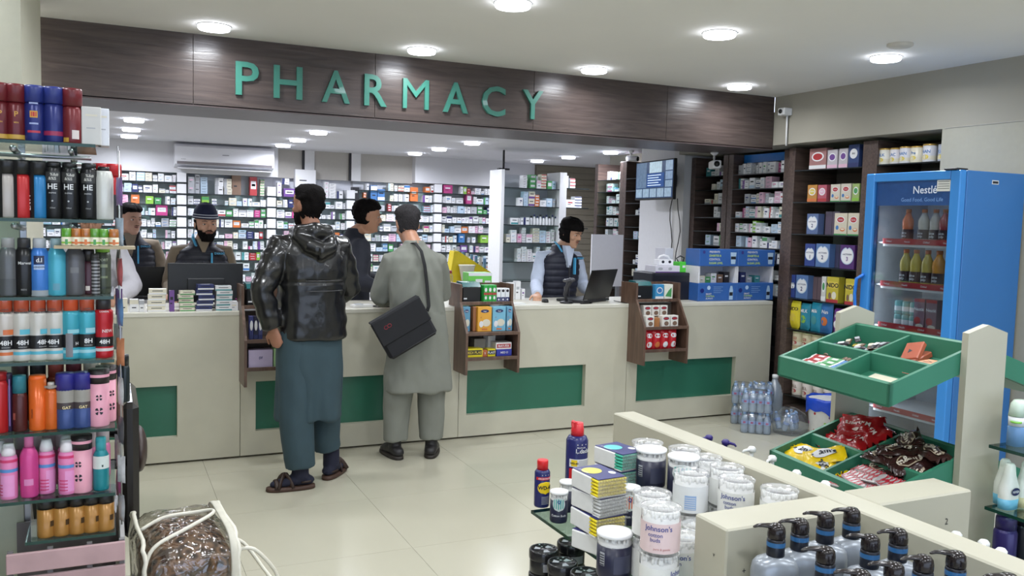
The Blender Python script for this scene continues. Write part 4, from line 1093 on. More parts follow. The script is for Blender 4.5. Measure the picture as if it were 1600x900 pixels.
def blue_stand(x0, w, lab, seed):
    t = thing('test_strip_stand', lab, 'display stand', (x0, 5.99, ZT), 0, 'blue and white display stands')
    bl = P((54, 100, 172), .35, vary=.25, scale=3, name='blue_card')
    q = MB(); q.box(0, w, 0, .2, 0.0, .155, bl, .004); obj('lower_case', q, t)
    for x in (0.0, w - .018): 
        q = MB(); q.box(x + .001, x + .017, 0.01, .19, .155, .3, P((228, 228, 232), .4)); obj('side_post', q, t)
    q = MB(); q.box(0.018, w - .018, .18, .185, .155, .3, P((214, 216, 226), .4)); obj('back_panel', q, t)
    q = MB(); q.box(0, w, 0.0, .2, .30, .445, bl, .004); obj('header', q, t)
    q = MB()
    wt, yl = P_('white'), P((200, 226, 90), .4)
    for i, (s, c) in enumerate((('PREVENTS', wt), ('DIABETES &', yl), ('CONTROL', wt), ('SUGAR LEVEL', yl))):
        q.text(s, c, flat_y(.1, -.0012, .415 - i * .032), .0175, .015, align=0)
    q.add([(w - .075, -.001, .32), (w - .03, -.001, .32), (w - .02, -.001, .42), (w - .085, -.001, .42)], [(0, 1, 2, 3)], P((180, 206, 230), .3))
    rect(q, w - .078, w - .026, -.0015, .36, .385, INK)
    disc(q, .045, -.0011, .42, .014, .014, P((60, 60, 130), .3))
    disc(q, .11, -.0011, .115, .018, .018, P((180, 206, 236), .3)); disc(q, .04, -.0011, .09, .02, .02, P((30, 40, 110), .3))
    for i in range(4): rect(q, .16, .26 - .02 * (i % 2), -.0011, .12 - i * .016, .123 - i * .016, P((150, 186, 230), .4))
    q.text('SMART', wt, flat_y(.08, -.0012, .055), .014, .01, align=0); q.text('CONTROL', yl, flat_y(.08, -.0012, .036), .014, .01, align=0); q.text('ALWAYS', wt, flat_y(.08, -.0012, .016), .014, .01, align=0)
    q.add([(w - .08, -.0012, .01), (w - .04, -.0012, .01), (w - .04, -.0012, .09), (w - .05, -.0012, .13), (w - .07, -.0012, .13), (w - .08, -.0012, .09)], [(0, 1, 2, 3, 4, 5)], P((170, 200, 230), .3))
    rect(q, w - .078, w - .042, -.0018, .045, .075, INK)
    obj('print', q, t)
    return t
blue_stand(4.555, .41, 'left blue and white health display stand on the right end of the counter', 1)
blue_stand(4.966, .41, 'right blue and white health display stand on the right end of the counter', 2)
for i, (x, c, h, n) in enumerate([(4.60, 'cream', .06, 'cream box'), (4.66, 'green', .05, 'green box'), (4.72, 'white', .08, 'white bottle box'), (4.79, 'brown', .07, 'dark brown box'), (4.86, 'black', .09, 'black pouch box'), (5.04, 'navy', .09, 'navy box'), (5.11, 'grey', .05, 'grey box'), (5.20, 'teal', .06, 'teal box')]):
    o = obj('small_pack', unit_carton(c, 'white' if c != 'white' else 'green', 0), None, (x + .03, 6.08, ZT + .1555)); o.scale = (.058, .08, h); tag(o, '%s inside the %s blue stand' % (n, 'left' if x < 5 else 'right'), 'carton')
carton('lilac_carton', 4.5, 6.42, 1.0, .09, .15, .42, (214, 214, 224), 'tall pale carton just left of the blue stand')
q = MB(); q.box(4.4, 4.7, 6.35, 6.505, .986, .999, WHITEP); tag(obj('carton_tray', q), 'thin white board under the pale carton by the blue stand', 'tray')

# ================================================================ FRIDGE
FB = P((52, 112, 176), .35, vary=.04, scale=3, name='fridge_blue')
FBD = P((56, 132, 204), .3, vary=.04, scale=3, name='fridge_door_blue')
FX, FY0, FY1, FZ = 4.60, 3.58, 4.29, 2.0
fr = thing('drinks_fridge', 'tall blue glass-door drinks fridge against the right wall', 'fridge', (FX, FY0, 0))
q = MB()
Dp = .59; Wd = FY1 - FY0
q.box(.06, Dp, 0, .03, .08, FZ, FB, .004); q.box(.06, Dp, Wd - .03, Wd, .08, FZ, FB, .004); q.box(.06, Dp, .03, Wd - .03, FZ - .05, FZ, FB); q.box(.06, Dp, .03, Wd - .03, .08, .2, FB)
obj('cabinet', q, fr)
q = MB(); q.box(Dp - .03, Dp - .005, .03, Wd - .03, .2, FZ - .05, P((196, 200, 204), .4)); q.box(.1, Dp - .03, .03, .034, .2, FZ - .05, P((200, 204, 208), .4)); q.box(.1, Dp - .03, Wd - .034, Wd - .03, .2, FZ - .05, P((200, 204, 208), .4)); obj('lining', q, fr)
q = MB(); q.box(0, .055, 0, .07, .1, FZ, FBD, .006); q.box(0, .055, Wd - .07, Wd, .1, FZ, FBD, .006); q.box(0, .055, .07, Wd - .07, FZ - .055, FZ, FBD, .004); q.box(0, .055, .07, Wd - .07, .1, .24, FBD, .004); obj('door_frame', q, fr)
q = MB(); q.box(.02, .026, .07, Wd - .07, .24, FZ - .055, clear('fridge_glass', (226, 232, 236), .09)); obj('door_glass', q, fr)
q = MB(); q.box(.028, .034, .07, Wd - .07, 1.79, FZ - .055, P((60, 116, 188), .35, emit=.12, vary=.15, name='fridge_header')); hd = obj('header_sign', q, fr)
q = MB()
q.text('Nestlé', P((214, 224, 240), .4), lambda u, v: (.0185, .26 - u, 1.865 + v), .048, .01)
q.text('Good Food, Good Life', P((120, 160, 214), .4), lambda u, v: (.0185, .28 - u, 1.815 + v), .024, .0)
obj('lettering', q, fr)
q = MB(); q.box(.0165, .0195, .078, .172, 1.875, 1.945, P((214, 214, 206), .5)); 
for i in range(4): q.box(.016, .0165, .085, .165, 1.89 + i * .014, 1.893 + i * .014, INK)
obj('sticker', q, fr)
q = MB(); q.tube([(-.003, Wd - .03, 1.33), (-.03, Wd + .005, 1.3), (-.035, Wd + .01, 1.2), (-.03, Wd + .005, 1.1), (-.003, Wd - .03, 1.07)], .016, P((34, 110, 200), .3), 10, flat=.7); obj('handle', q, fr)
q = MB(); q.box(-.01, .09, .02, .11, FZ, FZ + .012, DARK, .003); obj('top_hinge', q, fr)
q = MB(); q.box(.28, .34, -.0015, 0, 1.925, 1.95, P((206, 210, 214), .4)); q.box(.285, .335, -.002, -.0015, 1.93, 1.944, INK); obj('rating_label', q, fr)
for x in (.1, Dp - .05):
    for y in (.05, Wd - .05):
        q = MB(); q.lathe([(.02, 0), (.02, .08)], BLACK, 10, (x, y, 0)); obj('foot', q, fr)
q = MB(); q.box(.06, .075, .09, Wd - .09, 1.925, 1.935, P((236, 240, 255), .4, emit=3, name='fridge_tube')); obj('light_tube', q, fr)
ld = bpy.data.lights.new('fridge_fill', 'AREA'); ld.shape = 'RECTANGLE'; ld.size = .02; ld.size_y = 1.4; ld.energy = 1.6; ld.color = (.93, .96, 1)  # added fill light without a fixture, brightens the fridge inside
lo = bpy.data.objects.new('fridge_fill', ld); COL.objects.link(lo); lo.parent = fr; lo.location = (.064, Wd - .08, 1.05); lo.rotation_euler = (Vector((.8, -.6, 0)).to_track_quat('-Z', 'Y')).to_euler()
FS = [1.555, 1.275, 1.0, .72, .45, .23]
for z in FS:
    q = MB(); q.box(.09, Dp - .04, .036, Wd - .036, z - .012, z - .002, P((214, 216, 220), .4)); q.box(.08, .09, .036, Wd - .1, z - .03, z - .005, P((206, 206, 206), .4)); obj('shelf', q, fr)
    q = MB(); q.box(.074, .08, .04, Wd - .1, z - .014, z + .022, P((170, 30, 44), .4, name='red_price_strip'))
    for k in range(4):
        q.text('Nestlé' if k % 2 else 'Chilled', P_('white'), lambda u, v, k=k: (.0728, .56 - k * .145 - u, z - .002 + v), .012, .01)
    obj('price_strip', q, fr)
def juice(loc, col, lab, h=.22, cap='orange', r=.03):
    t = thing('juice_bottle', lab, 'bottle', loc, -PI / 2, 'drinks in the blue fridge')
    q = MB(); q.lathe([(r * .8, 0), (r, .006), (r, h * .3), (r * .9, h * .42), (r, h * .55), (r * .95, h * .68), (r * .5, h * .84), (r * .42, h * .9)], P(col, .2, vary=.08), 14); obj('bottle_body', q, t)
    q = MB(); q.lathe([(r * .46, h * .9), (r * .48, h * .905), (r * .48, h), (r * .4, h * 1.005)], P_('white' if cap != 'orange' else cap), 12); obj('cap', q, t)
    q = MB(); band(q, r + .0008, h * .12, h * .4, P((60, 34, 40), .4), 14); q.text('juice', P_('white'), cyl(r + .0015, h * .26), h * .07, .02); q.text('pulp', P_('white'), cyl(r + .0015, h * .17), h * .07, .02); obj('print', q, t)
def FI(px, py): return at_x(px, py, 4.74).y
for i, (p, c, l) in enumerate([(1419, (224, 116, 70), 'orange juice bottle at the left of the top fridge shelf'), (1444, (206, 196, 180), 'pale cream juice bottle, second on the top fridge shelf'), (1462, (200, 190, 176), 'pale juice bottle, third on the top fridge shelf'), (1477, (170, 60, 66), 'red juice bottle at the right of the top fridge shelf')]):
    juice((4.74, FI(p, 350), FS[0] - .0015), c, l, .215, r=.036)
for i, (p, c, l) in enumerate([(1415, (196, 176, 88), 'yellow juice bottle at the left of the second fridge shelf'), (1431, (202, 178, 70), 'yellow juice bottle, second on the second fridge shelf'), (1449, (202, 180, 90), 'yellow juice bottle, third on the second fridge shelf'), (1467, (224, 150, 50), 'larger orange and red juice bottle at the right of the second fridge shelf')]):
    juice((4.74, FI(p, 420), FS[1] - .0015), c, l, .235, r=.037 if i < 3 else .041)
for k in range(2):
    for i in range(3):
        m = MB(); m.lathe([(.024, 0), (.027, .006), (.027, .075), (.022, .085)], P((110, 170, 168), .3, vary=.1), 12)
        o = obj('yogurt_drink', m, None, (4.74, FI(1404 + i * 12, 490), FS[2] - .0015 + k * .0865)); tag(o, 'small pale teal drink tub, %s layer, %s on the third fridge shelf' % (['lower', 'upper'][k], ['left', 'middle', 'right'][i]), 'drink', 'teal drink tubs')
        q = MB(); band(q, .0275, .02, .05, P_('white'), 12); obj('print', q, o)
for i in range(2):
    face_box(4.705, FI(1442 + i * 19, 485), FS[2] - .0022, (.08), .20, (150, 110, 130), 'tall juice carton with apples on the third fridge shelf, %s' % ['left', 'right'][i],
             lambda q, w, y, h: (disc(q, -.01, y, h * .3, w * .3, h * .12, P_('red')), disc(q, .008, y - .0006, h * .13, w * .36, h * .07, P_('cream')), q.text('Nestlé', P_('white'), flat_y(0, y - .001, h * .62), h * .1, .02), rect(q, -w / 2, w / 2, y, h * .9, h, P_('red'))), d=.06, group='juice cartons in the fridge', name='juice_carton')
for i in range(5):
    juice((4.74, 3.72 + i * .095, FS[3] - .0015), (120, 60, 50) if i % 2 else (180, 150, 70), 'bottle on the fourth fridge shelf, %s from the near side' % ORD[i].replace('top', 'first'), .2)

# ================================================================ FLOOR ITEMS: WATER PACKS, BIN, CHAIR, BAG
WB = clear('water_bottle_plastic', (232, 240, 248), .10, .12, .32, (216, 228, 242))
FILM = clear('shrink_film', (244, 248, 252), .10, .12, .05, (226, 236, 250))
def bottle_m(h=.165, r=.028):
    m = MB(); m.lathe([(r * .8, 0), (r, .006), (r, h * .3), (r * .93, h * .36), (r, h * .42), (r, h * .62), (r * .8, h * .76), (r * .42, h * .87), (r * .4, h * .9)], WB, 12)
    band(m, r + .0006, h * .44, h * .6, P((150, 170, 214), .35), 12); band(m, r + .001, h * .47, h * .57, P((170, 60, 110), .35), 12, -.35, .35)
    m.lathe([(r * .46, h * .9), (r * .46, h * .985), (r * .4, h)], P((150, 180, 220), .4), 10)
    return m.mesh('bottle')
BM = bottle_m()
def water_pack(nx, ny, loc, rz, lab, film=True):
    t = thing('water_pack', lab, 'water bottles', loc, rz, 'shrink-wrapped water bottle packs')
    s = .058
    for i in range(nx):
        for j in range(ny): obj('bottle', BM, t, ((i - (nx - 1) / 2) * s, (j - (ny - 1) / 2) * s, .001))
    w, d = nx * s / 2 + .003, ny * s / 2 + .003
    q = MB(); q.stack([(0, 0, .0005, w * .97, d * .97, 0, 7), (0, 0, .01, w, d, 0, 7), (0, 0, .1, w, d, 0, 7), (0, 0, .128, w * .96, d * .96, 0, 6), (0, 0, .158, w * .84, d * .84, 0, 5), (0, 0, .1665, w * .7, d * .7, 0, 4)], FILM, 28)
    obj('wrap', q, t)
for k in range(2):
    water_pack(4, 3, (4.68, 5.34, k * .168), -.72, ['lower', 'upper'][k] + ' water pack of the front stack beside the counter end')
    water_pack(3, 3, (4.79, 5.64, k * .168), -.72, ['lower', 'upper'][k] + ' water pack of the stack close to the counter')
    water_pack(3, 2, (4.98, 5.62, k * .168), -.5, ['lower', 'upper'][k] + ' water pack of the rear stack by the brown shelves')
# loose big bottle
t = thing('water_jug', 'clear large water bottle with a white cap behind the packs', 'bottle', (5.15, 5.66, 0))
q = MB(); q.lathe([(.06, 0), (.07, .01), (.07, .22), (.05, .29), (.025, .33), (.022, .35)], WB, 18); obj('jug_body', q, t)
q = MB(); q.lathe([(.026, .35), (.026, .38), (.02, .382)], WHITE, 14); obj('cap', q, t)
# slumped plastic-wrapped bundle of bottles
t = thing('water_pack', 'slumped torn pack of small water bottles left of the spotted bin', 'water bottles', (4.93, 5.22, 0), .3)
rng = random.Random(9)
for i in range(9):
    o = obj('bottle', BM, t, (rng.uniform(-.07, .07) + (i % 3 - 1) * .045, (i // 3 - 1) * .05, .03 + rng.uniform(0, .02))); o.rotation_euler = (rng.uniform(-.5, .5), rng.uniform(-.7, .7), rng.uniform(0, 3)); o.scale = (.85, .85, .85)
q = MB(); q.stack([(0, 0, .001, .13, .11, 0, 3), (0, 0, .08, .15, .125, 0, 3), (0, .0, .16, .12, .1, 0, 2.5), (.0, .02, .2, .05, .05, 0, 2)], FILM, 26); obj('wrap', q, t)

t = thing('waste_bin', 'white waste bin with coloured spots and a blue liner', 'bin', (5.06, 4.97, 0))
q = MB(); q.lathe([(.115, 0), (.12, .005), (.15, .30), (.154, .305), (.154, .315), (.147, .315)], P((226, 226, 226), .4), 28); obj('bucket', q, t)
q = MB(); rng = random.Random(2)
for i in range(34):
    a = rng.uniform(-PI, PI); z = rng.uniform(.03, .25); r = .1205 + z * .1 + .0008; c = rng.choice(['red', 'green', 'navy', 'magenta', 'lime', 'purple']); rr = rng.uniform(.008, .014)
    q.add([((r) * math.sin(a + rr / r * math.cos(k * PI / 4)), -(r) * math.cos(a + rr / r * math.cos(k * PI / 4)), z + rr * math.sin(k * PI / 4)) for k in range(8)], [tuple(range(8))], P_(c))
obj('spots', q, t)
q = MB(); vs = []; fs = []; n = 36
for j, (r, z) in enumerate([(.12, .2), (.146, .318), (.158, .33), (.163, .31), (.16, .26), (.158, .24)]):
    for i in range(n):
        a = 2 * PI * i / n; zz = z - (.035 * (.5 + .5 * math.sin(3 * a + 1)) + .012 * math.sin(8 * a) if j > 3 else .004 * math.sin(7 * a))
        rr = r + .003 * math.sin(11 * a + j); vs.append((rr * math.cos(a), rr * math.sin(a), zz))
for j in range(5):
    for i in range(n): k = (i + 1) % n; fs.append((j * n + i, j * n + k, (j + 1) * n + k, (j + 1) * n + i))
q.add(vs, fs, P((28, 72, 190), .3, vary=.1, name='bin_liner_blue'), True); obj('liner', q, t)

# black chair edge-on behind the left rack
LEA = P((26, 22, 22), .25, vary=.1, scale=12, bump=.1, name='black_leatherette')
t = thing('office_chair', 'black leather chair standing edge-on behind the left display rack', 'chair', (-.15, 3.80, 0))
q = MB(); q.box(.19, .255, -.24, .24, .36, .89, LEA, .022); obj('backrest', q, t)
q = MB(); q.box(-.25, .22, -.25, .25, .36, .45, LEA, .03); obj('seat', q, t)
for s in (-1, 1):
    q = MB(); q.tube([(.2, s * .25, .66), (.0, s * .27, .68), (-.18, s * .27, .66)], .02, BLACK, 8); q.tube([(-.1, s * .27, .66), (-.08, s * .26, .4)], .016, BLACK, 8); obj('armrest', q, t)
q = MB(); q.tube([(0, 0, .1), (0, 0, .37)], .025, METAL, 12); obj('gas_lift', q, t)
q = MB(); q.ball((.262, -.03, .66), (.03, .14, .09), P((62, 48, 44), .4), 16, 10); obj('lumbar_cushion', q, t)
for i in range(5):
    a = i * 2 * PI / 5 + .3; q = MB(); q.tube([(0, 0, .11), (.27 * math.cos(a), .27 * math.sin(a), .07)], [.025, .016], BLACK, 8); o = obj('base_arm', q, t)
    q = MB(); q.ball((.27 * math.cos(a), .27 * math.sin(a), .03), (.028, .028, .029), DARK, 10, 8); obj('caster', q, t)

# clear zipped bag with a brown patterned blanket
t = thing('blanket_bag', 'clear zipped plastic bag with white piping holding a brown leopard blanket', 'bag', (.24, 3.28, 0), .06)
m = MB()
LEO = bpy.data.materials.new('leopard_fleece'); LEO.use_nodes = True
nt = LEO.node_tree; b = nt.nodes['Principled BSDF']; b.inputs['Roughness'].default_value = .9
vo = nt.nodes.new('ShaderNodeTexVoronoi'); vo.inputs['Scale'].default_value = 24; cr = nt.nodes.new('ShaderNodeValToRGB')
tc = nt.nodes.new('ShaderNodeTexCoord'); nt.links.new(tc.outputs['Object'], vo.inputs['Vector'])
e = cr.color_ramp.elements; e[0].position = .22; e[0].color = lin((26, 19, 16)); e[1].position = .5; e[1].color = lin((128, 96, 70)); x = cr.color_ramp.elements.new(.34); x.color = lin((84, 58, 42)); x2 = cr.color_ramp.elements.new(.75); x2.color = lin((60, 42, 32))
nt.links.new(vo.outputs['Distance'], cr.inputs[0]); nt.links.new(cr.outputs[0], b.inputs['Base Color'])
def foldbox(hx, hy, hz, z0, amp, mat, n=34, seed=0):
    q = MB(); secs = []
    for k in range(n):
        f = k / (n - 1); z = z0 + hz * f
        e_ = 1 - .5 * max(0, (f - .86) / .14) ** 2 - .10 * max(0, (.1 - f) / .1)
        w = 1 + amp * math.sin(f * 40 + seed) * .5 + amp * math.sin(f * 17 + 1)
        secs.append((amp * .05 * math.sin(f * 9), 0, z, hx * e_ * w, hy * e_ * w, 0, 5))
    q.stack(secs, mat, 40); return q
obj('blanket', foldbox(.145, .24, .47, .01, .03, LEO), t)
PB = clear('crinkled_pvc', (240, 238, 234), .14, .10, bump=1.0, bscale=16.0)
q = foldbox(.16, .262, .505, .003, .02, PB, 60, 2)
vs = []
for (x, y, z) in q.v:
    nn = noise.noise(Vector((x * 14, y * 14, z * 14))) * .011 + noise.noise(Vector((x * 34, y * 34, z * 34))) * .005
    vs.append((x * (1 + nn * 5), y * (1 + nn * 3), max(.002, z + nn)))
q.v = vs; obj('plastic_cover', q, t)
PIP = P((224, 220, 206), .5, name='white_piping')
def curve_pts(pts, k=6):
    P0 = [Vector(p) for p in pts]; n = []
    for i in range(len(P0) - 1):
        a, b, c, d = P0[max(i - 1, 0)], P0[i], P0[i + 1], P0[min(i + 2, len(P0) - 1)]
        for j in range(k):
            f = j / k; n.append(.5 * ((2 * b) + (c - a) * f + (2 * a - 5 * b + 4 * c - d) * f * f + (3 * b - a - 3 * c + d) * f ** 3))
    return n + [P0[-1]]
for s, xx in ((-1, -.15), (1, .152)):
    loop = [(xx + .004 * math.sin(k * 1.9), .252 * math.copysign(abs(math.sin(a)) ** .35, math.sin(a)), .256 - .248 * math.copysign(abs(math.cos(a)) ** .35, math.cos(a))) for k, a in enumerate([2 * PI * j / 32 for j in range(33)])]
    q = MB(); q.tube(loop, .0075, PIP, 8); obj('piping', q, t)
loop = [(.137, .255 * math.copysign(abs(math.sin(a)) ** .35, math.sin(a)), .256 - .252 * math.copysign(abs(math.cos(a)) ** .35, math.cos(a))) for a in [PI * .55 + 1.9 * PI * .5 * j / 24 for j in range(25)]]
q = MB(); q.tube(loop, .013, P((206, 202, 188), .6), 8, flat=.3, up=(0, 1, 0)); obj('zip_band', q, t)
q = MB(); q.tube(curve_pts([(.16, -.15, .42), (.22, -.16, .42), (.30, -.13, .32), (.325, -.10, .24), (.29, -.04, .28), (.22, .02, .38), (.16, .05, .40)]), .007, PIP, 8); obj('carry_handle', q, t)
q = MB(); q.tube(curve_pts([(-.155, -.22, .40), (-.12, -.20, .49), (.0, -.14, .525), (.09, -.06, .535), (.10, .0, .53), (.05, .03, .52), (-.06, .03, .515), (-.14, .0, .49)]), .0065, PIP, 8); obj('carry_handle', q, t)
q = MB(); q.box(.163, .167, -.1, -.02, .2, .3, P((196, 200, 60), .5)); obj('care_label', q, t)
# ================================================================ LEFT DISPLAY RACK WITH SPRAYS
RY = 2.70
rk = thing('spray_rack', 'tall display rack of glass shelves with spray cans at the left edge', 'display rack', (-1.1, RY, 0))
q = MB(); q.box(0, .865, .30, .345, .0, 1.74, P((190, 186, 168), .5, vary=.04, name='rack_board'), .003); obj('back_board', q, rk)
for x in (.86, 1.00):
    q = MB(); q.box(x, x + .018, .30, .318, .0, 1.80, METAL if x < .9 else DARK); obj('upright', q, rk)
def rshelf(x0, x1, z, d=.36):
    w = x1 - x0; m = MB(); th = .009
    v = [(0, 0, 0), (w, 0, 0), (w, d, 0), (0, d, 0)]; v += [(a, b, th) for a, b, _ in v]
    m.add(v, [(3, 2, 1, 0), (4, 5, 6, 7)], GLASS); m.add(v, [(0, 1, 5, 4), (1, 2, 6, 5), (2, 3, 7, 6), (3, 0, 4, 7)], GEDGE)
    obj('shelf', m, rk, (x0 + 1.1, 0, z - th))
RZ = {1: 1.803, 2: 1.593, 3: 1.378, 4: 1.197, 5: .998, 6: .808, 7: .690}
for k, z in RZ.items(): rshelf(-1.1 if k < 7 else -.215, -.028 if k == 1 else .016, z, .36 if k < 7 else .2)
for z in (1.77, 1.56):
    q = MB(); q.tube([(.87, .31, z), (.87, .02, z + .012)], .009, METAL, 8); q.tube([(1.01, .31, z), (1.01, .02, z + .012)], .007, METAL, 8); obj('bracket', q, rk)
q = MB(); q.tube([(.82, .10, 1.768), (1.06, .10, 1.768)], .006, P((190, 192, 196), .3, .7), 8); q.tube([(.84, .16, 1.752), (1.08, .16, 1.752)], .006, P((190, 192, 196), .3, .7), 8); obj('cross_rod', q, rk)

SPN = {}
def lathe_m(prof, mat, n=20, caps=True):
    m = MB(); m.lathe(prof, mat, n, caps=caps); return m
def spray(name, key, build, loc, lab, cat='spray can', group=None, rz=0.0):
    """first of a kind is built, later ones are copies with their parts"""
    if key in SPN: return clone(SPN[key], loc, rz, lab, group)
    t = thing(name, lab, cat, loc, rz, group); build(t); SPN[key] = t
    return t
def can_builder(r, h, body, cap, caph, bands=(), texts=(), neck=True, capr=None, prof=None, over=False):
    def f(t):
        hb = h - caph
        B = P(body, .28, .15, vary=.04)
        pr = prof(r, hb) if prof else [(r * .93, 0), (r, .004), (r, hb - .014), (r * .8, hb - .002), (r * .62, hb)]
        obj('can_body', lathe_m(pr, B, 22), t)
        cr_ = capr or r * .88
        q = MB(); q.lathe([(cr_, hb - .004), (cr_, h - .006), (cr_ * .93, h), (.0001, h)], P(cap, .35), 20); obj('cap', q, t)
        q = MB()
        for (z0, z1, c, *arc) in bands:
            if arc: band(q, r + .0006, z0 * h, z1 * h, P(c, .35), 22, arc[0], arc[1])
            else: band(q, r + .0004, z0 * h, z1 * h, P(c, .35), 22)
        for (s, z, size, c, a0, *rot) in texts:
            if rot: q.text(s, P(c, .4), lambda u, v, a0=a0, z=z: ((r + .0012) * math.sin(-v / r + a0), -(r + .0012) * math.cos(-v / r + a0), z * h + u), size, .02)
            else: q.text(s, P(c, .4), cyl(r + .0012, z * h, a0), size, .02)
        if q.v: obj('print', q, t)
        if over:
            q = MB(); q.lathe([(r * .90, hb - .004), (r * .90, h), (r * .78, h + .008), (.0001, h + .009)], clear('overcap_plastic', (246, 244, 244), .06, .1), 20); obj('overcap', q, t)
    return f
def rx(px, py, y=RY + .05): return at_y(px, py, y).x
YC = RY + .045
# row 1 (top)
MAR, BLU = (98, 24, 32), (34, 44, 112)
r1 = [(0, 'a', 'maroon spray can cut by the left edge on the top shelf', 0), (25, 'a', 'maroon can with gold emblem on the top shelf, left of the blue cans', 0), (54, 'b', 'blue can with a red and yellow shield patch on the top shelf', 0), (84, 'c', 'plain blue can without patch on the top shelf', .5), (113, 'd', 'maroon can with a small white sticker on the top shelf', .4)]
for px, key, lab, a in r1:
    k = 'row1' + key
    if key == 'a': bd = can_builder(.0265, .152, MAR, (104, 26, 34), .045, [(0.02, .1, (190, 150, 60))], [('P', .42, .014, (200, 150, 60), .1), ('MEN', .3, .004, (200, 150, 60), .1)], capr=.0262)
    elif key == 'b': bd = can_builder(.027, .152, BLU, (38, 50, 120), .042, [(.42, .54, (200, 150, 50), -.35, .35), (.44, .52, (180, 40, 40), -.25, .25), (.15, .19, (180, 50, 70), -.6, .6), (.3, .33, (150, 160, 200), -.4, .4), (.66, .69, (150, 160, 200), -.4, .4)], capr=.0266)
    elif key == 'c': bd = can_builder(.027, .152, BLU, (38, 50, 120), .042, [(.12, .2, (150, 40, 80))], capr=.0266)
    else: bd = can_builder(.0265, .152, (112, 36, 42), (104, 28, 36), .045, [(.02, .1, (190, 150, 60), -.9, -.3), (.08, .24, (210, 200, 196), .0, .7)], capr=.0262)
    spray('deodorant_can', k, bd, (rx(px, 200, YC), YC, RZ[1] + .0005), lab)
for i, (px, w, c, lab) in enumerate([(143, .05, (206, 204, 200), 'white carton beside the last maroon can on the top shelf'), (164, .03, (216, 218, 224), 'white carton in clear wrap at the end of the top shelf')]):
    carton('soap_carton', rx(px, 200) - w / 2 - .004 * i, RY + .03 + .02 * i, RZ[1], w, .08, .105, c, lab, paint=lambda q, w, y, h: (rect(q, -w * .25, w * .2, y, h * .42, h * .45, P_('grey')), rect(q, -w * .3, w * .3, y, h * .75, h * .8, P_('cream'))))
# row 2
def sleek(r, hb): return [(r * .93, 0), (r, .004), (r, hb - .02), (r * .86, hb - .006), (r * .8, hb)]
row2 = [(11, 'env1', (176, 168, 162), 'pale silver can with vertical lettering on the second shelf'), (34, 'env2', (190, 42, 44), 'red can with vertical lettering on the second shelf'), (60, 'env3', (36, 120, 176), 'blue can with vertical lettering on the second shelf')]
for px, key, c, lab in row2:
    spray('deodorant_can', key, can_builder(.026, .158, c, (20, 20, 22), .035, [(0, .95, (24, 24, 26), -1.5, -.35)], [('ENVY', .28, .013, (230, 230, 230), -.75, 1)], prof=None, capr=.0262), (rx(px, 290, YC), YC, RZ[2] + .0005), lab)
for i, px in enumerate((84, 109, 139)):
    spray('deodorant_can', 'he', can_builder(.0255, .158, (22, 22, 24), (28, 28, 30), .014, [(.64, .82, (52, 52, 52), -.8, .7)], [('HE', .52, .015, (220, 220, 220), -.1), ('INSPIRE', .44, .004, (170, 170, 170), -.1), ('150ml', .18, .004, (150, 150, 150), -.1), ('o', .3, .006, (220, 220, 220), -.1), ('%&#', .75, .008, (190, 188, 180), .1), ('&%S', .68, .008, (190, 188, 180), -.1)], prof=sleek, capr=.019),
          (rx(px, 290, YC), YC, RZ[2] + .0005), 'black can lettered HE on the second shelf, %s of three' % ['left', 'middle', 'right'][i], group='black cans lettered HE')
spray('deodorant_can', 'wh', can_builder(.0255, .150, (206, 206, 200), (24, 24, 26), .012, prof=sleek, capr=.016), (rx(162, 290, YC), YC, RZ[2] + .0005), 'plain white can at the right end of the second shelf')
for i, px in enumerate((158, 176)):
    spray('deodorant_can', 'rd', can_builder(.025, .162, (176, 26, 36), (186, 30, 40), .03, [(0, .45, (26, 22, 24))], capr=.0246), (rx(px, 290, YC + .06), YC + .06, RZ[2] + .0005), 'red and black can standing behind the white one, %s' % ['left', 'right'][i], group='red and black cans behind the white can')
# sample row of little roll-ons on a narrow shelf
t = thing('clip_shelf', 'narrow beige ledge carrying the small roll-ons on the left rack', 'ledge', (rx(86, 372), RY + .0, 1.512))
q = MB(); q.box(0, .205, -.02, .05, 0, .008, P((176, 160, 130), .5)); obj('ledge', q, t)
q = MB(); q.box(.0, .01, .04, .31, 0, .006, METAL); q.box(.13, .14, .04, .31, 0, .006, METAL); obj('arm', q, t)
for i, (px, c) in enumerate([(104, 'lime'), (119, 'orange'), (134, 'orange'), (148, 'lime'), (162, 'lime'), (178, 'orange')]):
    col = {'lime': (120, 190, 70), 'orange': (214, 140, 66)}[c]
    t = thing('roll_on', 'small %s roll-on bottle on the narrow ledge, %s' % ({'lime': 'green', 'orange': 'amber'}[c], ORD[i].replace('top', 'first') + ' from the left'), 'roll-on', (rx(px, 366, RY + .0), RY, 1.5205), 0, 'small roll-ons on the ledge')
    q = MB(); q.lathe([(.012, 0), (.0135, .003), (.0135, .022), (.011, .026)], P((226, 220, 196), .4), 14); obj('bottle_body', q, t)
    q = MB(); q.lathe([(.0125, .024), (.0135, .026), (.0125, .046), (.011, .048)], clear('tinted_cap_' + c, col, .1, .1, .45, col), 14); obj('cap', q, t)
    q = MB(); band(q, .0138, .006, .011, P_(c), 14, -1.2, 1.2); band(q, .0139, .003, .018, P_('green' if c == 'lime' else 'orange'), 14, -.25, .25); obj('print', q, t)
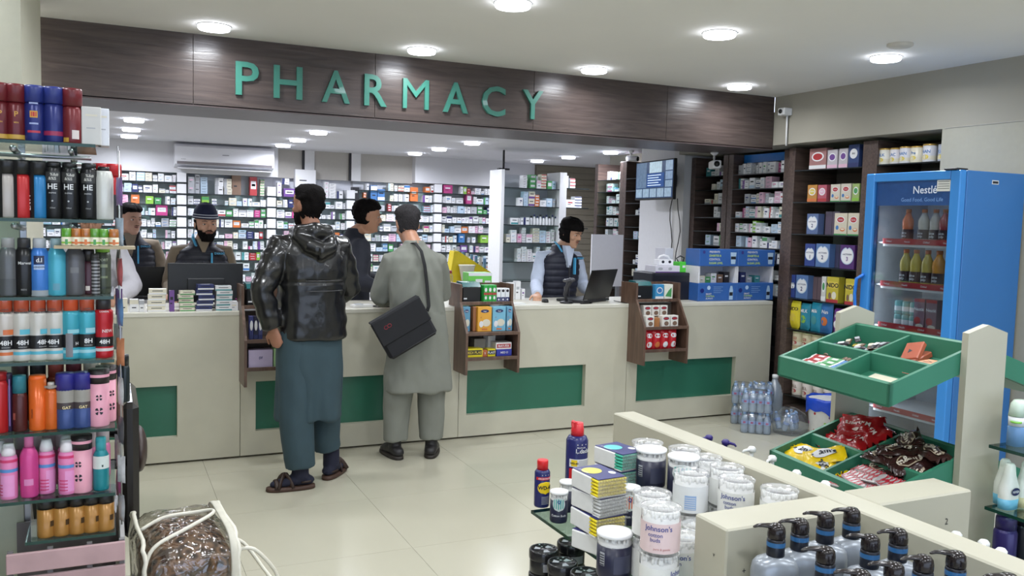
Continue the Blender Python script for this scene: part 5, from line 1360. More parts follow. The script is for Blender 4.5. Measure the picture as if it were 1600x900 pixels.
# row 3
def shoulder(r, hb): return [(r * .93, 0), (r, .005), (r, hb * .80), (r * .92, hb * .88), (r * .7, hb * .96), (r * .6, hb)]
def axe(c, capc, bands=(), texts=(), h=.16, r=.0265): return can_builder(r, h, c, capc, .026, bands, texts, prof=shoulder, capr=r * .62)
for px, key, c, cc, bd, tx, lab in [(13, 'g1', (92, 94, 96), (150, 150, 150), [(.02, .3, (76, 78, 80))], [], 'dark grey can at the left end of the third shelf'),
    (38, 'k1', (22, 22, 24), (50, 50, 52), [], [('Marwel', .55, .008, (190, 190, 190), .1), ('MEN', .1, .005, (120, 120, 120), 0)], 'black can with script lettering on the third shelf'),
    (62, 'b1', (60, 120, 196), (176, 180, 186), [(.55, .7, (28, 36, 70), -.5, .5), (.46, .54, (170, 190, 220), -.5, .5), (.0, .1, (150, 156, 160))], [('d.l', .59, .012, (220, 220, 220), 0), ('LONDON', .49, .005, (40, 60, 100), 0)], 'bright blue can with navy patch on the third shelf'),
    (89, 't1', (74, 168, 190), (150, 176, 184), [(.1, .22, (90, 150, 170), -.35, .3)], [], 'pale teal can in the middle of the third shelf'),
    (117, 'g2', (90, 90, 94), (196, 196, 196), [(.4, .5, (110, 110, 112), -.4, .4)], [], 'dark grey can right of the teal one on the third shelf')]:
    spray('deodorant_can', key, axe(c, cc, bd, tx), (rx(px, 420, YC), YC, RZ[3] + .0005), lab)
spray('deodorant_can', 'm3', can_builder(.018, .13, (62, 28, 40), (30, 26, 28), .03, [(.1, .2, (200, 190, 180), -.4, .2)]), (rx(138, 420, YC), YC + .01, RZ[3] + .0005), 'slim dark maroon can on the third shelf')
spray('deodorant_can', 'p3', can_builder(.012, .118, (150, 150, 150), (70, 70, 70), .01, [(k / 12, k / 12 + .04, (50, 50, 50)) for k in range(11)]), (rx(149, 420, YC), YC, RZ[3] + .0005), 'slim chequered grey tube on the third shelf')
spray('deodorant_can', 'o3', can_builder(.022, .155, (72, 78, 66), (120, 170, 60), .03, [(.5, .56, (140, 150, 120), -.6, .6), (.3, .34, (120, 130, 100), -.6, .6), (.1, .14, (40, 46, 36))], [('SPORT', .62, .007, (170, 180, 150), 0)]), (rx(160.5, 420, YC + .03), YC + .035, RZ[3] + .0005), 'olive can with a lime cap near the right end of the third shelf')
# row 4: waisted cans
def waist(r, hb):
    pts = []
    for k in range(15):
        f = k / 14; pts.append((r * (1 - .075 * math.exp(-((f - .62) / .12) ** 2)), .004 + (hb - .01) * f))
    return [(r * .93, 0)] + pts + [(r * .8, hb - .001), (r * .7, hb)]
ORG = (214, 84, 44)
def m48(c, sub, lab='48H'):
    return can_builder(.0262, .178, c, ORG, .040, [(.19, .4, (24, 24, 26)), (.1, .15, sub), (.42, .5, sub, -.1, .9)], [(lab, .26, .013, (226, 226, 226), .15), ('MEN EXPERT', .75, .005, (60, 60, 64), .1), ('L\'ORÉAL', .80, .004, (60, 60, 64), .1), ('INVINCIBLE', .215, .003, (170, 170, 170), .15)], prof=waist, capr=.0195, over=True)
for i, (px, key, c, sub, lab) in enumerate([(8, 's0', (198, 190, 182), (206, 110, 60), 'silver and orange 48H can at the left end of the fourth shelf'), (34, 's1', (200, 196, 188), (90, 176, 196), 'silver 48H can, second on the fourth shelf'),
        (60, 's1', 0, 0, 'silver 48H can, third on the fourth shelf'), (86, 's1', 0, 0, 'silver 48H can, fourth on the fourth shelf'), (111, 's4', (62, 160, 178), (140, 196, 206), 'teal 48H can with grey sticker on the fourth shelf'), (136, 's5', (64, 164, 182), (150, 200, 210), 'teal 48H can without sticker on the fourth shelf')]):
    if key == 's4': bd = can_builder(.0262, .178, c, ORG, .04, [(.19, .4, (24, 24, 26)), (.1, .15, sub), (.04, .42, (120, 118, 122), -.5, .2), (.42, .48, sub, -.3, .9)], [('H', .23, .009, (220, 220, 220), .6)], prof=waist, capr=.0195)
    else: bd = m48(c, sub, '8H' if key == 's5' else '48H') if c else None
    spray('deodorant_can', key, bd, (rx(px, 520, YC), YC, RZ[4] + .0005), lab, group='orange-capped 48H cans', rz=[0, 0, .35, -.3, 0, 0][i])
    # translucent overcaps
spray('deodorant_can', 's6', can_builder(.0255, .17, (176, 26, 36), (46, 42, 44), .03, [(.2, .36, (24, 22, 24)), (.12, .17, (206, 200, 200))], [('48H', .25, .012, (230, 230, 230), .1), ('NEW', .44, .009, (226, 200, 200), .4), ('L\'ORÉAL', .78, .005, (230, 210, 210), .1)], prof=waist, capr=.0195), (rx(162, 520, YC), YC, RZ[4] + .0005), 'red 48H can with a clear dark cap at the right end of the fourth shelf')
# row 5
def wide(r, hb): return [(r * .95, 0), (r, .004), (r, hb)]
row5 = [(-2, 'f0', .0255, .17, (176, 26, 32), (150, 22, 28), .02, [], [], 'bright red can cut by the left edge on the fifth shelf'),
        (14, 'f1', .010, .165, (44, 24, 58), (40, 22, 52), .03, [(.1, .9, (120, 90, 150), .1, .4)], [], 'slim dark purple tube on the fifth shelf'),
        (31, 'f2', .0195, .157, (78, 30, 30), (40, 116, 130), .045, [(.22, .34, (150, 80, 70), -.9, -.5)], [], 'brown-red can with a teal cap on the fifth shelf'),
        (59, 'f3', .0225, .155, (222, 100, 34), (226, 98, 30), .0101, [], [('mousse', .32, .006, (120, 50, 20), -.5, 1)], 'tall plain orange bottle on the fifth shelf'),
        (80, 'f4', .0205, .133, (206, 96, 30), (196, 190, 180), .018, [(.9, .95, (150, 140, 130))], [], 'orange spray can with a white nozzle on the fifth shelf')]
for px, key, r, h, c, cc, ch, bd, tx, lab in row5:
    spray('hair_spray', key, can_builder(r, h, c, cc, ch, bd, tx, prof=wide if key == 'f3' else None, capr=(r * .98 if key in ('f3', 'f1') else (r * .45 if key == 'f4' else r * .9))), (rx(px, 640, YC), YC, RZ[5] + .0005), lab)
for i, px in enumerate((103, 129)):
    spray('hair_spray', 'gat', can_builder(.0262, .158, (58, 78, 132), (44, 42, 128), .045, [(.48, .7, (150, 146, 138)), (.36, .48, (70, 60, 62))], [('GAT', .37, .008, (226, 210, 160), .1)], prof=wide, capr=.0264), (rx(px, 640, YC), YC, RZ[5] + .0005), 'blue and silver can on the fifth shelf, %s of the two' % ['left', 'right'][i], group='blue and silver cans')
def pinkcan(t):
    r, h = .0275, .165
    obj('can_body', lathe_m([(r * .95, 0), (r, .004), (r, h * .76)], P((226, 158, 176), .35, vary=.03), 22), t)
    q = MB(); q.lathe([(r * 1.02, h * .76), (r * 1.02, h), (.0001, h)], P((30, 22, 26), .4), 22); obj('cap', q, t)
    q = MB(); band(q, r * 1.025, h * .87, h * .92, P((226, 158, 176), .35), 22)
    f = cyl(r + .001, 0, 0)
    for cz, s in ((.28, .011), (.52, .009)):
        for k in range(4):
            a = k * PI / 2 + .4; b = a + .9; c_ = h * cz
            q.add([f(.15 * s * math.cos(a), c_ + .15 * s * math.sin(a)), f(s * math.cos(a), c_ + s * math.sin(a)), f(s * 1.1 * math.cos((a + b) / 2), c_ + s * 1.1 * math.sin((a + b) / 2)), f(s * math.cos(b), c_ + s * math.sin(b))], [(0, 1, 2, 3)], INK)
    obj('print', q, t)
spray('body_spray', 'pk', pinkcan, (rx(155, 640, YC), YC, RZ[5] + .0005), 'front pink can with black diamond print and black cap on the fifth shelf')
spray('body_spray', 'pk', None, (rx(166, 640, YC + .05), YC + .055, RZ[5] + .0005), 'pink can with black cap set behind the front one on the fifth shelf', rz=.6)
back5 = [((60, 40, 44), 'dark maroon'), ((30, 28, 30), 'black'), ((150, 60, 50), 'brick red'), ((90, 30, 40), 'maroon'), ((196, 190, 176), 'cream'), ((150, 130, 100), 'tan')]
for i, (c, nm) in enumerate(back5):
    spray('hair_spray', 'bk%d' % i, can_builder(.024, .175, c, tuple(min(255, v + 20) for v in c), .04), (-.235 + i * .047, RY + .17, RZ[5] + .0005), '%s can in the back row of the fifth shelf' % nm, group='back row of the fifth shelf')
# row 6 pinks
def pinkmist(t, r=.0225, h=.155):
    obj('can_body', lathe_m([(r * .95, 0), (r, .004), (r, h * .72), (r * .85, h * .79)], P((222, 128, 176), .35), 20), t)
    q = MB(); q.lathe([(r * .8, h * .78), (r * .78, h * .86), (r * .55, h), (.0001, h)], P((226, 220, 224), .35), 18); obj('cap', q, t)
    q = MB(); band(q, r + .0006, h * .5, h * .56, P((90, 140, 200), .4), 20); band(q, r + .0008, h * .06, h * .45, P((226, 150, 200), .4), 20, -.9, .7)
    for k in range(4): band(q, r + .0011, h * (.08 + k * .06), h * (.1 + k * .06), P((206, 60, 110), .4), 20, -1.6, -.6)
    band(q, r + .0006, h * .68, h * .73, P((206, 60, 110), .4), 20); obj('print', q, t)
for i, (px, dy, lab) in enumerate([(0, .04, 'pink mist can at the left edge of the sixth shelf, set back'), (14, 0, 'front pink mist can at the left of the sixth shelf'), (73, .02, 'pink mist can right of the magenta bottle on the sixth shelf'), (98, .05, 'pink mist can half hidden behind its neighbour on the sixth shelf'), (105, -.005, 'front pink mist can left of the black-capped can on the sixth shelf')]):
    spray('body_spray', 'pm', pinkmist, (rx(px + (6 if i == 3 else 0), 750, YC + dy), YC + dy, RZ[6] + .0005), lab, group='pink mist cans', rz=[.2, 0, .9, .2, .7][i])
spray('body_spray', 'mg', can_builder(.0235, .182, (206, 70, 140), (206, 110, 160), .04, [(.2, .3, (214, 130, 180), -.5, .5)], prof=shoulder, capr=.012), (rx(46, 750, YC), YC, RZ[6] + .0005), 'tall magenta bottle on the sixth shelf')
spray('body_spray', 'pk', None, (rx(128, 750, YC), YC, RZ[6] + .0005), 'pink can with black diamond print and black cap on the sixth shelf', rz=-.3)
spray('body_spray', 'tl', can_builder(.0215, .155, (30, 130, 140), (60, 160, 170), .035, [(.42, .66, (206, 214, 210)), (.46, .5, (40, 60, 60), .1, .3)], prof=shoulder, capr=.014), (rx(158, 750, YC), YC, RZ[6] + .0005), 'teal and white can at the right end of the sixth shelf')
for i in range(8):
    spray('body_spray', 'oc', can_builder(.022, .158, (206, 120, 160), (190, 180, 184), .05, prof=None, capr=.019), (-.27 + i * .036, RY + .15 + .04 * (i % 2), RZ[6] + .0005), 'pink can with clear grey overcap, back of the sixth shelf, %s from the left' % ORD[i].replace('top', 'first'), group='back row of overcapped pink cans')
# row 7 gold
for i, px in enumerate((72, 96, 120, 143, 165)):
    spray('deodorant_can', 'gold', can_builder(.0235, .108, (166, 118, 56), (24, 22, 22), .022, [(.3, .45, (70, 50, 30), .5, 1.0)], prof=wide, capr=.0238), (rx(px, 815, RY + .03), RY + .035, RZ[7] + .0005), 'gold can with black cap on the lowest glass shelf, %s' % ['leftmost', 'second', 'third, in the middle', 'fourth', 'rightmost'][i], group='gold cans on the lowest glass shelf')
# slatted crate below
t = thing('slatted_crate', 'reddish grey slatted plastic crate on the floor under the left rack', 'crate', (-.26, RY - .02, 0), .0)
for k in range(9):
    q = MB(); q.box(0, .3, 0, .012, .062 + k * .0685, .118 + k * .0685, P((146 + 4 * k, 122 + 3 * k, 124 + 3 * k), .35, vary=.2, scale=8), .002); obj('slat', q, t)
for x in (0.002, .1, .2, .284):
    q = MB(); q.box(x, x + .014, .012, .026, 0.0, .67, P((110, 106, 106), .4)); obj('post', q, t)
q = MB(); q.box(.286, .3, .026, .3, .0, .672, P((150, 148, 146), .4), .002); obj('side_panel', q, t)
q = MB(); q.box(.002, .286, .29, .3, .0, .66, P((110, 100, 100), .4)); obj('back_panel', q, t)
for i, (x, c) in enumerate([(-.40, (52, 62, 110)), (-.35, (40, 44, 100)), (-.31, (150, 40, 60))]):
    spray('hair_spray', 'lo%d' % i, can_builder(.024, .15, c, tuple(min(255, v + 40) for v in c), .03), (x, RY + .05, .47), '%s bottle top at the bottom left corner' % ['navy', 'dark blue', 'crimson'][i])
rshelf(-1.1, -.27, .469)
# hanging strips of small packets on the rack's right side
for i, (dx, dy, z0, n, cols, lab) in enumerate([(.032, .02, 1.74, 9, ['purple', 'pale blue', 'red', 'blue', 'orange', 'white', 'black', 'white', 'grey'], 'hanging strip of small packets on the right side of the spray rack, front'),
                                       (.030, .12, 1.76, 8, ['grey', 'white', 'black', 'purple', 'white', 'navy', 'brown', 'cream'], 'hanging strip of small packets on the right side of the spray rack, middle'),
                                       (.026, .2, 1.30, 7, ['white', 'black', 'white', 'grey', 'magenta', 'brown', 'cream'], 'hanging strip of packets on the right side of the spray rack, rear')]):
    t = thing('packet_strip', lab, 'packets', (dx, RY + dy, z0))
    q = MB(); q.tube([(0, 0, .05), (0, 0, -.115 * n)], .0025, METAL, 6); obj('hanging_strip', q, t)
    for k in range(n):
        pouch('packet', .034, .08, .012, P(tuple(int(.55 * v + 60) for v in CN[cols[k]]), .3, vary=.25, scale=60), '', '', None, (0.0, 0.0, -.115 * (k + 1) + .01), -1.1 + .2 * math.sin(k * 2 + i), None, seed=k + i * 9, parent=t)
for i, (x, y, c, h) in enumerate([(.045, RY + .28, 'black', .16)]):
    spray('hair_spray', 'hang', can_builder(.016, .15, (30, 40, 44), (20, 22, 24), .03), (.045, RY + .26, 1.02), 'dark green bottle hanging at the right side of the spray rack')

# ================================================================ NEAR GONDOLA (cream boards, glass shelves)
GB = P((180, 176, 158), .42, vary=.05, scale=5, bump=.03, name='gondola_cream')
g = thing('gondola', 'cream gondola of crossing boards with glass shelves in the right foreground', 'gondola', (1.55, 1.44, 0))
q = MB(); q.box(-.04, .04, -1.0, .97, 0, 1.0, GB, .004); obj('spine_board', q, g)
q = MB(); q.box(-.40, -.0405, -.058, .05, 0, 1.0, GB, .004); obj('cross_board', q, g)
q = MB(); q.box(.0405, .35, -.05, .06, 0, 1.0, GB, .004); obj('cross_board', q, g)
for (x0, x1, y0, y1, z) in [(-.46, -.042, .055, .72, .80), (-.46, -.042, .055, .72, .58), (.042, .38, .07, .8, .74), (-.40, -.042, -.55, -.062, .80), (.042, .38, -.55, -.055, .708), (.042, .38, .07, .8, .5)]:
    m = MB(); th = .009; v = [(x0, y0, 0), (x1, y0, 0), (x1, y1, 0), (x0, y1, 0)]; v += [(a, b, th) for a, b, _ in v]
    m.add(v, [(3, 2, 1, 0), (4, 5, 6, 7)], GLASS); m.add(v, [(0, 1, 5, 4), (1, 2, 6, 5), (2, 3, 7, 6), (3, 0, 4, 7)], GEDGE)
    obj('shelf', m, g, (0, 0, z - th))
q = MB(); q.text('2', INK, flat_y(.265, -.0512, .925), .016); q.text('+', INK, flat_y(-.352, -.0592, .90), .014); q.text('v', INK, lambda u, v: (-.4008, -.02 - u, .93 + v), .01); q.text('A', INK, flat_y(-.335, -.0592, .865), .012); obj('pencil_mark', q, g)
GZ = .8005
# spray lubricant cans
def wd(t, r, h, big):
    NAV = P((34, 38, 96), .25, name='can_navy')
    obj('can_body', lathe_m([(r * .95, 0), (r, .004), (r, h * .74), (r * .82, h * .79), (r * .6, h * .8)], NAV if not big else NAV, 24), t)
    q = MB()
    if big:
        q.lathe([(r * .97, h * .735), (r * .8, h * .79)], METAL, 24, caps=False)
        q.lathe([(r * .6, h * .79), (r * .58, h * .87), (r * .5, h * .96)], P((206, 40, 48), .35), 20)
        q.box(-r * .5, -r * .2, -r * .4, r * .4, h * .9, h * .985, P((206, 40, 48), .35), .003); q.box(-r * .25, r * .35, -r * .3, r * .3, h * .92, h * .955, P((206, 206, 206), .4), .003)
    else: q.lathe([(r * .72, h * .79), (r * .72, h * .98), (r * .66, h)], P((206, 32, 36), .35), 20)
    obj('cap', q, t)
    q = MB(); f = cyl(r + .0012, 0, 0)
    Y, Rr, W = P((240, 206, 30), .35), P((206, 30, 36), .35), P_('white')
    if big:
        band(q, r + .0005, h * .42, h * .52, W, 24, -1.2, 1.2); band(q, r + .0007, h * .43, h * .51, Y, 24, -1.0, -.45); band(q, r + .0005, h * .22, h * .40, Rr, 24, -1.2, 1.2); band(q, r + .0008, h * .08, h * .26, W, 24, -1.1, .4)
        q.text('WD-40', INK, cyl(r + .0012, h * .455, -.72), .006, .03); q.text('l,.dadals', W, cyl(r + .0012, h * .60, .2), .013, .01); q.text('MULTI-USE', W, cyl(r + .0012, h * .66, -.1), .004, .01)
        for k in range(4): band(q, r + .001, h * (.44 + .018 * k), h * (.448 + .018 * k), P_('grey'), 24, -.3, 1.0)
    else:
        oval(q, r + .0008, h * .43, 1.05, h * .135, Y); band(q, r + .0006, h * .60, h * .66, Rr, 24, -1.3, 1.3); q.text('60% EXTRA FREE', W, cyl(r + .0012, h * .615), .0045, .02)
        q.text('WD-40', INK, cyl(r + .0018, h * .40), .0105, .03)
        for k in range(6): band(q, r + .0008, h * (.08 + .03 * k), h * (.09 + .03 * k), P_('grey'), 24, -.5, .5)
    for k in range(3): band(q, r + .0008, h * .7, h * .71, W, 24, -.5 + k * .4, -.4 + k * .4)
    obj('print', q, t)
t = thing('lubricant_can', 'small navy lubricant can with red cap and yellow shield', 'spray can', tuple(at_z(846, 790, GZ))); wd(t, .0225, .136, False)
bp_ = at_z(899, 776, GZ)
t = thing('lubricant_can', 'tall navy lubricant can with red nozzle top behind the cotton packs', 'spray can', tuple(bp_)); wd(t, .033, .236, True)
# cotton bud tubs
TUBC = clear('tub_plastic', (250, 250, 250), .05, .1, .16, (250, 250, 250))
def buds(m, r, z0, z1, seed, tip=P_('white'), n=60):
    rng = random.Random(seed)
    for i in range(n):
        rr = r * .9 * math.sqrt(rng.random()); a = rng.uniform(0, 2 * PI); x, y = rr * math.cos(a), rr * math.sin(a); zt = z1 - rng.uniform(0, .006)
        m.ball((x, y, zt - .006), (.0036, .0036, .008), P((244, 244, 242), .8), 6, 4)
    m.lathe([(r * .93, z0), (r * .93, z1 - .014), (.0001, z1 - .012)], P((240, 240, 238), .8), 18, caps=False)
def tub(kind, r, h):
    def f(t):
        if kind == 'navy' or kind == 'teal' or kind == 'orange':
            q = MB(); q.lathe([(r * .95, 0), (r, .004), (r, h * .72)], P((30, 32, 56), .35, vary=.05, name='navy_sleeve'), 26); obj('sleeve', q, t)
            q = MB(); q.lathe([(r * .99, h * .72), (r * .99, h * .93)], TUBC, 26, caps=False); obj('clear_wall', q, t)
            q = MB(); q.lathe([(r * 1.03, h * .92), (r * 1.04, h * .94), (r * 1.04, h * .985), (r * .9, h), (.0001, h)], P((232, 232, 232), .4), 26); obj('lid', q, t)
            q = MB(); buds(q, r, h * .7, h * .93, 3); o = obj('cotton_buds', q, t); o['kind'] = 'stuff'
            q = MB(); fcy = cyl(r + .001, 0, 0)
            if kind != 'navy':
                c = (60, 170, 160) if kind == 'teal' else (220, 110, 70)
                oval(q, r + .001, h * .62, .72, h * .23, P((206, 214, 214), .4))
                for k in range(5): band(q, r + .0016, h * (.46 + .015 * abs(k - 2)), h * (.80 - .015 * abs(k - 2)), P(c, .4), 26, -.56 + k * .24, -.46 + k * .24)
                q.text('Q', P((40, 70, 150), .4), cyl(r + .0022, h * .66), h * .1, .03); q.text('Cotton Buds', P_('white'), cyl(r + .001, h * .22), h * .07, .01)
            else:
                band(q, r + .0008, h * .3, h * .6, P_('grey'), 26, -.9, -.55)
                for k in range(5): band(q, r + .0012, h * (.31 + .055 * k), h * (.335 + .055 * k), INK, 26, -.88, -.57)
                band(q, r + .0008, h * .15, h * .55, P((60, 62, 84), .4), 26, .0, 1.1)
            obj('print', q, t)
        else:
            q = MB(); q.lathe([(r * .95, 0), (r, .004), (r, h * .93)], TUBC, 26, caps=False); obj('tub_wall', q, t)
            q = MB(); q.lathe([(r * 1.03, h * .93), (r * 1.045, h * .95), (r * 1.04, h), (r * .97, h * .992), (r * .92, h * .975), (.0001, h * .975)], clear('tub_lid', (250, 250, 250), .07, .12, .22, (250, 250, 250)), 26, caps=False); obj('lid', q, t)
            q = MB(); buds(q, r, .004, h * .94, 5, n=90); o = obj('cotton_buds', q, t); o['kind'] = 'stuff'
            lc = {'john': (232, 232, 228), 'pinkj': (230, 206, 206), 'plain': (228, 230, 232)}[kind]
            q = MB(); band(q, r + .0008, h * .06, h * .72, P(lc, .5, vary=.04), 26)
            NB = P((70, 80, 150), .4)
            if kind != 'plain':
                q.text("Johnson's", NB, cyl(r + .0016, h * .56, -.2), h * .12, .012); q.text('cotton', NB, cyl(r + .0016, h * .43, -.35), h * .09, .008); q.text('buds', NB, cyl(r + .0016, h * .32, -.35), h * .09, .008)
                q.text('pure & gentle', P((190, 120, 120), .4), cyl(r + .0016, h * .14, 0), h * .05)
            else:
                band(q, r + .0014, h * .14, h * .5, P((150, 180, 220), .4), 26, -.3, .35)
                for k in range(6): band(q, r + .0019, h * (.16 + .055 * k), h * (.175 + .055 * k), P_('white'), 26, -.27, .3)
            obj('print', q, t)
    return f
def put_tub(key, kind, r, h, px, py, ztop, lab, rz=0.0, xy=None, grp='cotton bud tubs'):
    p = at_z(px, py, ztop) if xy is None else Vector((*xy, ztop))
    z = ztop - h
    a = math.atan2(p.x, p.y)
    return spray('cotton_bud_tub', key, tub(kind, r, h), (p.x, p.y, z), lab, 'tub', grp, rz - a)
put_tub('ts', 'teal', .0245, .086, 874, 766, GZ + .086, 'small navy tub with teal print beside the small lubricant can')
put_tub('ns', 'navy', .0245, .086, 888, 751, GZ + .086, 'small navy tub half hidden behind the teal printed one', .5)
put_tub('os', 'orange', .0265, .10, 985, 759, .937, 'small navy tub with orange print right of the cotton packs')
put_tub('nb', 'navy', .041, .105, 961, 829, GZ + .105, 'large navy tub at the front edge of the glass shelf')
put_tub('nb', None, .041, .105, 1027, 707, 1.0105, 'large dark navy tub with a barcode patch, upper layer', xy=(1.352, 1.955))
put_tub('tb', 'teal', .041, .105, 1069, 717, 1.0105, 'large navy tub with a teal oval, upper layer', xy=(1.392, 1.862))
HJ = .1
put_tub('pl', 'plain', .0435, HJ, 1095, 738, GZ + 2 * HJ + .001, 'white tub with a pale blue patch, upper layer', xy=(1.335, 1.752))
put_tub('jo', 'john', .0435, HJ, 1160, 753, GZ + 2 * HJ + .001, 'white lettered tub beside the spine board, upper layer', xy=(1.41, 1.667))
put_tub('jo', 'john', .0435, HJ, 1020, 777, GZ + 2 * HJ + .001, 'white lettered tub behind the pink one at the shelf edge', .4, (1.145, 1.645))
put_tub('pj', 'pinkj', .0435, HJ, 1038, 800, GZ + 2 * HJ + .001, 'white and pink lettered tub at the shelf edge, upper layer', .1, (1.108, 1.555))
put_tub('jo', 'john', .0435, HJ, 1088, 818, GZ + HJ, 'white lettered tub tight against the end of the cross board', .0, (1.213, 1.615))
put_tub('jo', 'john', .0435, HJ, 0, 0, GZ + 2 * HJ + .001, 'white tub against the spine behind the lettered one', .9, (1.455, 1.76))
put_tub('jo', 'john', .0435, HJ, 0, 0, GZ + 2 * HJ + .001, 'white tub in the corner of spine and cross board', .2, (1.452, 1.562))
put_tub('jo', 'john', .0435, HJ, 0, 0, GZ + 2 * HJ + .001, 'white tub by the spine, second from its far end', .9, (1.459, 1.855))
put_tub('jo', 'john', .038, .1, 0, 0, GZ + 2 * HJ + .001, 'white tub by the spine at the far end of the glass shelf', 1.4, (1.460, 1.95))
put_tub('jo', 'john', .038, .1, 0, 0, GZ + 2 * HJ + .001, 'white tub behind the dark navy tub, far end of the shelf', 1.4, (1.40, 2.045))
for i, (x, y) in enumerate([(1.352, 1.955), (1.40, 1.862), (1.335, 1.752), (1.41, 1.667), (1.145, 1.645), (1.108, 1.555), (1.455, 1.76), (1.452, 1.562), (1.30, 1.66), (1.459, 1.855), (1.46, 1.95), (1.395, 2.045)]):
    put_tub('jo', 'john', .0435, HJ, 0, 0, GZ + HJ, ['lower tub under the dark navy tub', 'lower tub under the teal oval tub', 'lower tub under the pale blue patch tub', 'lower tub under the lettered tub by the spine', 'lower lettered tub, second from the shelf edge', 'lower lettered tub at the shelf edge under the pink one',
        'lower hidden tub against the spine, middle', 'lower hidden tub in the board corner', 'lower tub in the middle of the shelf behind the edge pair', 'lower hidden tub by the spine, far side', 'lower hidden tub at the far end by the spine', 'lower hidden tub at the far end'][i], .3 * i, (x, y))
# flat packs of buds
def bud_pack(t, c1, c2):
    q = MB(); q.box(-.044, .044, -.030, .060, 0, .046, P((224, 224, 222), .45), .003); q.box(-.044, .044, -.056, -.030, .0, .003, P((224, 224, 222), .45)); obj('pack_shell', q, t)
    q = MB(); q.box(-.041, .041, -.057, .058, .046, .0475, P((52, 54, 110), .35)); q.add([(-.012 + .026 * math.cos(k * PI / 8), .015 + .026 * math.sin(k * PI / 8), .0482) for k in range(16)], [tuple(range(16))], P(c1, .4))
    q.add([(.026 + .009 * math.cos(k * PI / 6), -.02 + .012 * math.sin(k * PI / 6), .0482) for k in range(12)], [tuple(range(12))], P_('white')); q.text('Cotton Buds', P_('white'), lambda u, v: (-.034 - v + .004, .02 - u, .0483), .006, .01); obj('card', q, t)
    q = MB()
    for k in range(11):
        for j in range(5): q.tube([(-.040 + k * .008, -.058, .006 + j * .0088), (-.040 + k * .008, -.028, .006 + j * .0088)], .0038, P(c2, .4), 6)
    o = obj('cotton_buds', q, t); o['kind'] = 'stuff'
    q = MB(); q.box(-.0445, .0445, -.0625, -.0615, .0005, .0465, clear('pack_window', (246, 246, 246), .06, .1, .1, (236, 236, 236))); obj('clear_window', q, t)
for i, (cc, rz, dx, dy) in enumerate([((240, 230, 140), .35, .004, -.012), ((236, 214, 30), .06, 0, 0), ((206, 206, 204), .14, .004, .002), ((236, 214, 30), .07, 0, 0)]):
    key = 'bp%d' % (2 if i == 2 else 1)
    spray('cotton_bud_pack', key, (lambda c2: (lambda t: bud_pack(t, (230, 220, 90), c2)))(cc if i != 0 else (236, 214, 30)), (1.120 + dx, 1.845 + dy, GZ + .0495 * i), '%s flat pack of cotton buds in the front stack, %s buds' % (['bottom', 'second lowest', 'third', 'top'][i], 'white' if i == 2 else 'yellow'), 'pack', 'flat cotton bud packs', rz)
for i in range(4):
    spray('cotton_bud_pack', 'bpt', lambda t: bud_pack(t, (90, 190, 190), (60, 180, 150)), (1.295, 2.02 + .002 * i, GZ + .0495 * i), '%s teal pack of cotton buds in the rear stack' % ['bottom', 'second lowest', 'third', 'top'][i], 'pack', 'flat cotton bud packs', .12 + .05 * (i % 2))
# wax jars on the shelf below
def wax(t):
    q = MB(); q.lathe([(.036, 0), (.039, .004), (.039, .04), (.036, .045)], P((26, 26, 28), .25), 26); obj('jar', q, t)
    q = MB(); q.lathe([(.041, .04), (.0415, .042), (.0415, .062), (.039, .066), (.034, .0655), (.034, .064), (.0001, .064)], P((30, 30, 32), .2), 26); obj('lid', q, t)
    q = MB(); 
    for k in range(3):
        a0 = k * 2.1; q.add([(.028 * math.cos(a0) * f_, .028 * math.sin(a0) * f_, .0645) for f_ in (1,)] + [(.028 * math.cos(a0 + .7), .028 * math.sin(a0 + .7), .0645), (.012 * math.cos(a0 + .9), .012 * math.sin(a0 + .9), .0645), (.01 * math.cos(a0), .01 * math.sin(a0), .0645)], [(0, 1, 2, 3)], P_('grey'))
    band(q, .0395, .012, .034, P((150, 150, 154), .3), 26, -.5, .5); obj('print', q, t)
WZ = .5805
for i, (px, py, lv, lab) in enumerate([(850, 856, 2, 'black wax jar, upper left of the group under the glass shelf'), (893, 845, 2, 'black wax jar at the back of the group under the glass shelf'), (879, 877, 2, 'black wax jar in front, its round lid seen whole'), (915, 893, 2, 'black wax jar at the bottom edge of the picture')]):
    p = at_z(px, py, WZ + .067 * lv)
    for k in range(lv): spray('wax_jar', 'wax', wax, (p.x, p.y, WZ + .067 * k), lab if k == lv - 1 else lab.replace('black wax jar', 'lower black wax jar'), 'jar', 'black wax jars')
# pump bottles
def pump(t):
    SIL = P((150, 156, 164), .3, .35, vary=.04, name='silver_bottle')
    q = MB(); q.stack([(0, 0, 0, .042, .027, 0, 3), (0, 0, .004, .0455, .030, 0, 3), (0, 0, .145, .046, .031, 0, 2.8), (0, 0, .160, .044, .029, 0, 2.5), (0, 0, .169, .037, .025, 0, 2.3), (0, 0, .174, .025, .020, 0, 2), (0, 0, .177, .016, .016, 0, 2)], SIL, 28); obj('bottle_body', q, t)
    q = MB(); q.lathe([(.0172, .176), (.0180, .178), (.0176, .209), (.016, .2105)], P((22, 26, 38), .3), 22); obj('collar', q, t)
    q = MB(); q.lathe([(.0183, .196), (.0182, .205)], P((46, 100, 150), .3), 22, caps=False); obj('blue_ring', q, t)
    q = MB(); HB = P((34, 28, 28), .2)
    q.lathe([(.0165, .211), (.0176, .214), (.0176, .224), (.0160, .233), (.0110, .2385), (.004, .2405), (.0001, .2408)], HB, 22)
    q.tube([(-.004, 0, .2335), (-.016, 0, .2355), (-.029, 0, .2362), (-.038, 0, .2355), (-.043, 0, .2335)], [.010, .0085, .0065, .0055, .0045], HB, 12, flat=.55, up=(0, 0, 1), round_ends=True)
    obj('pump_head', q, t)
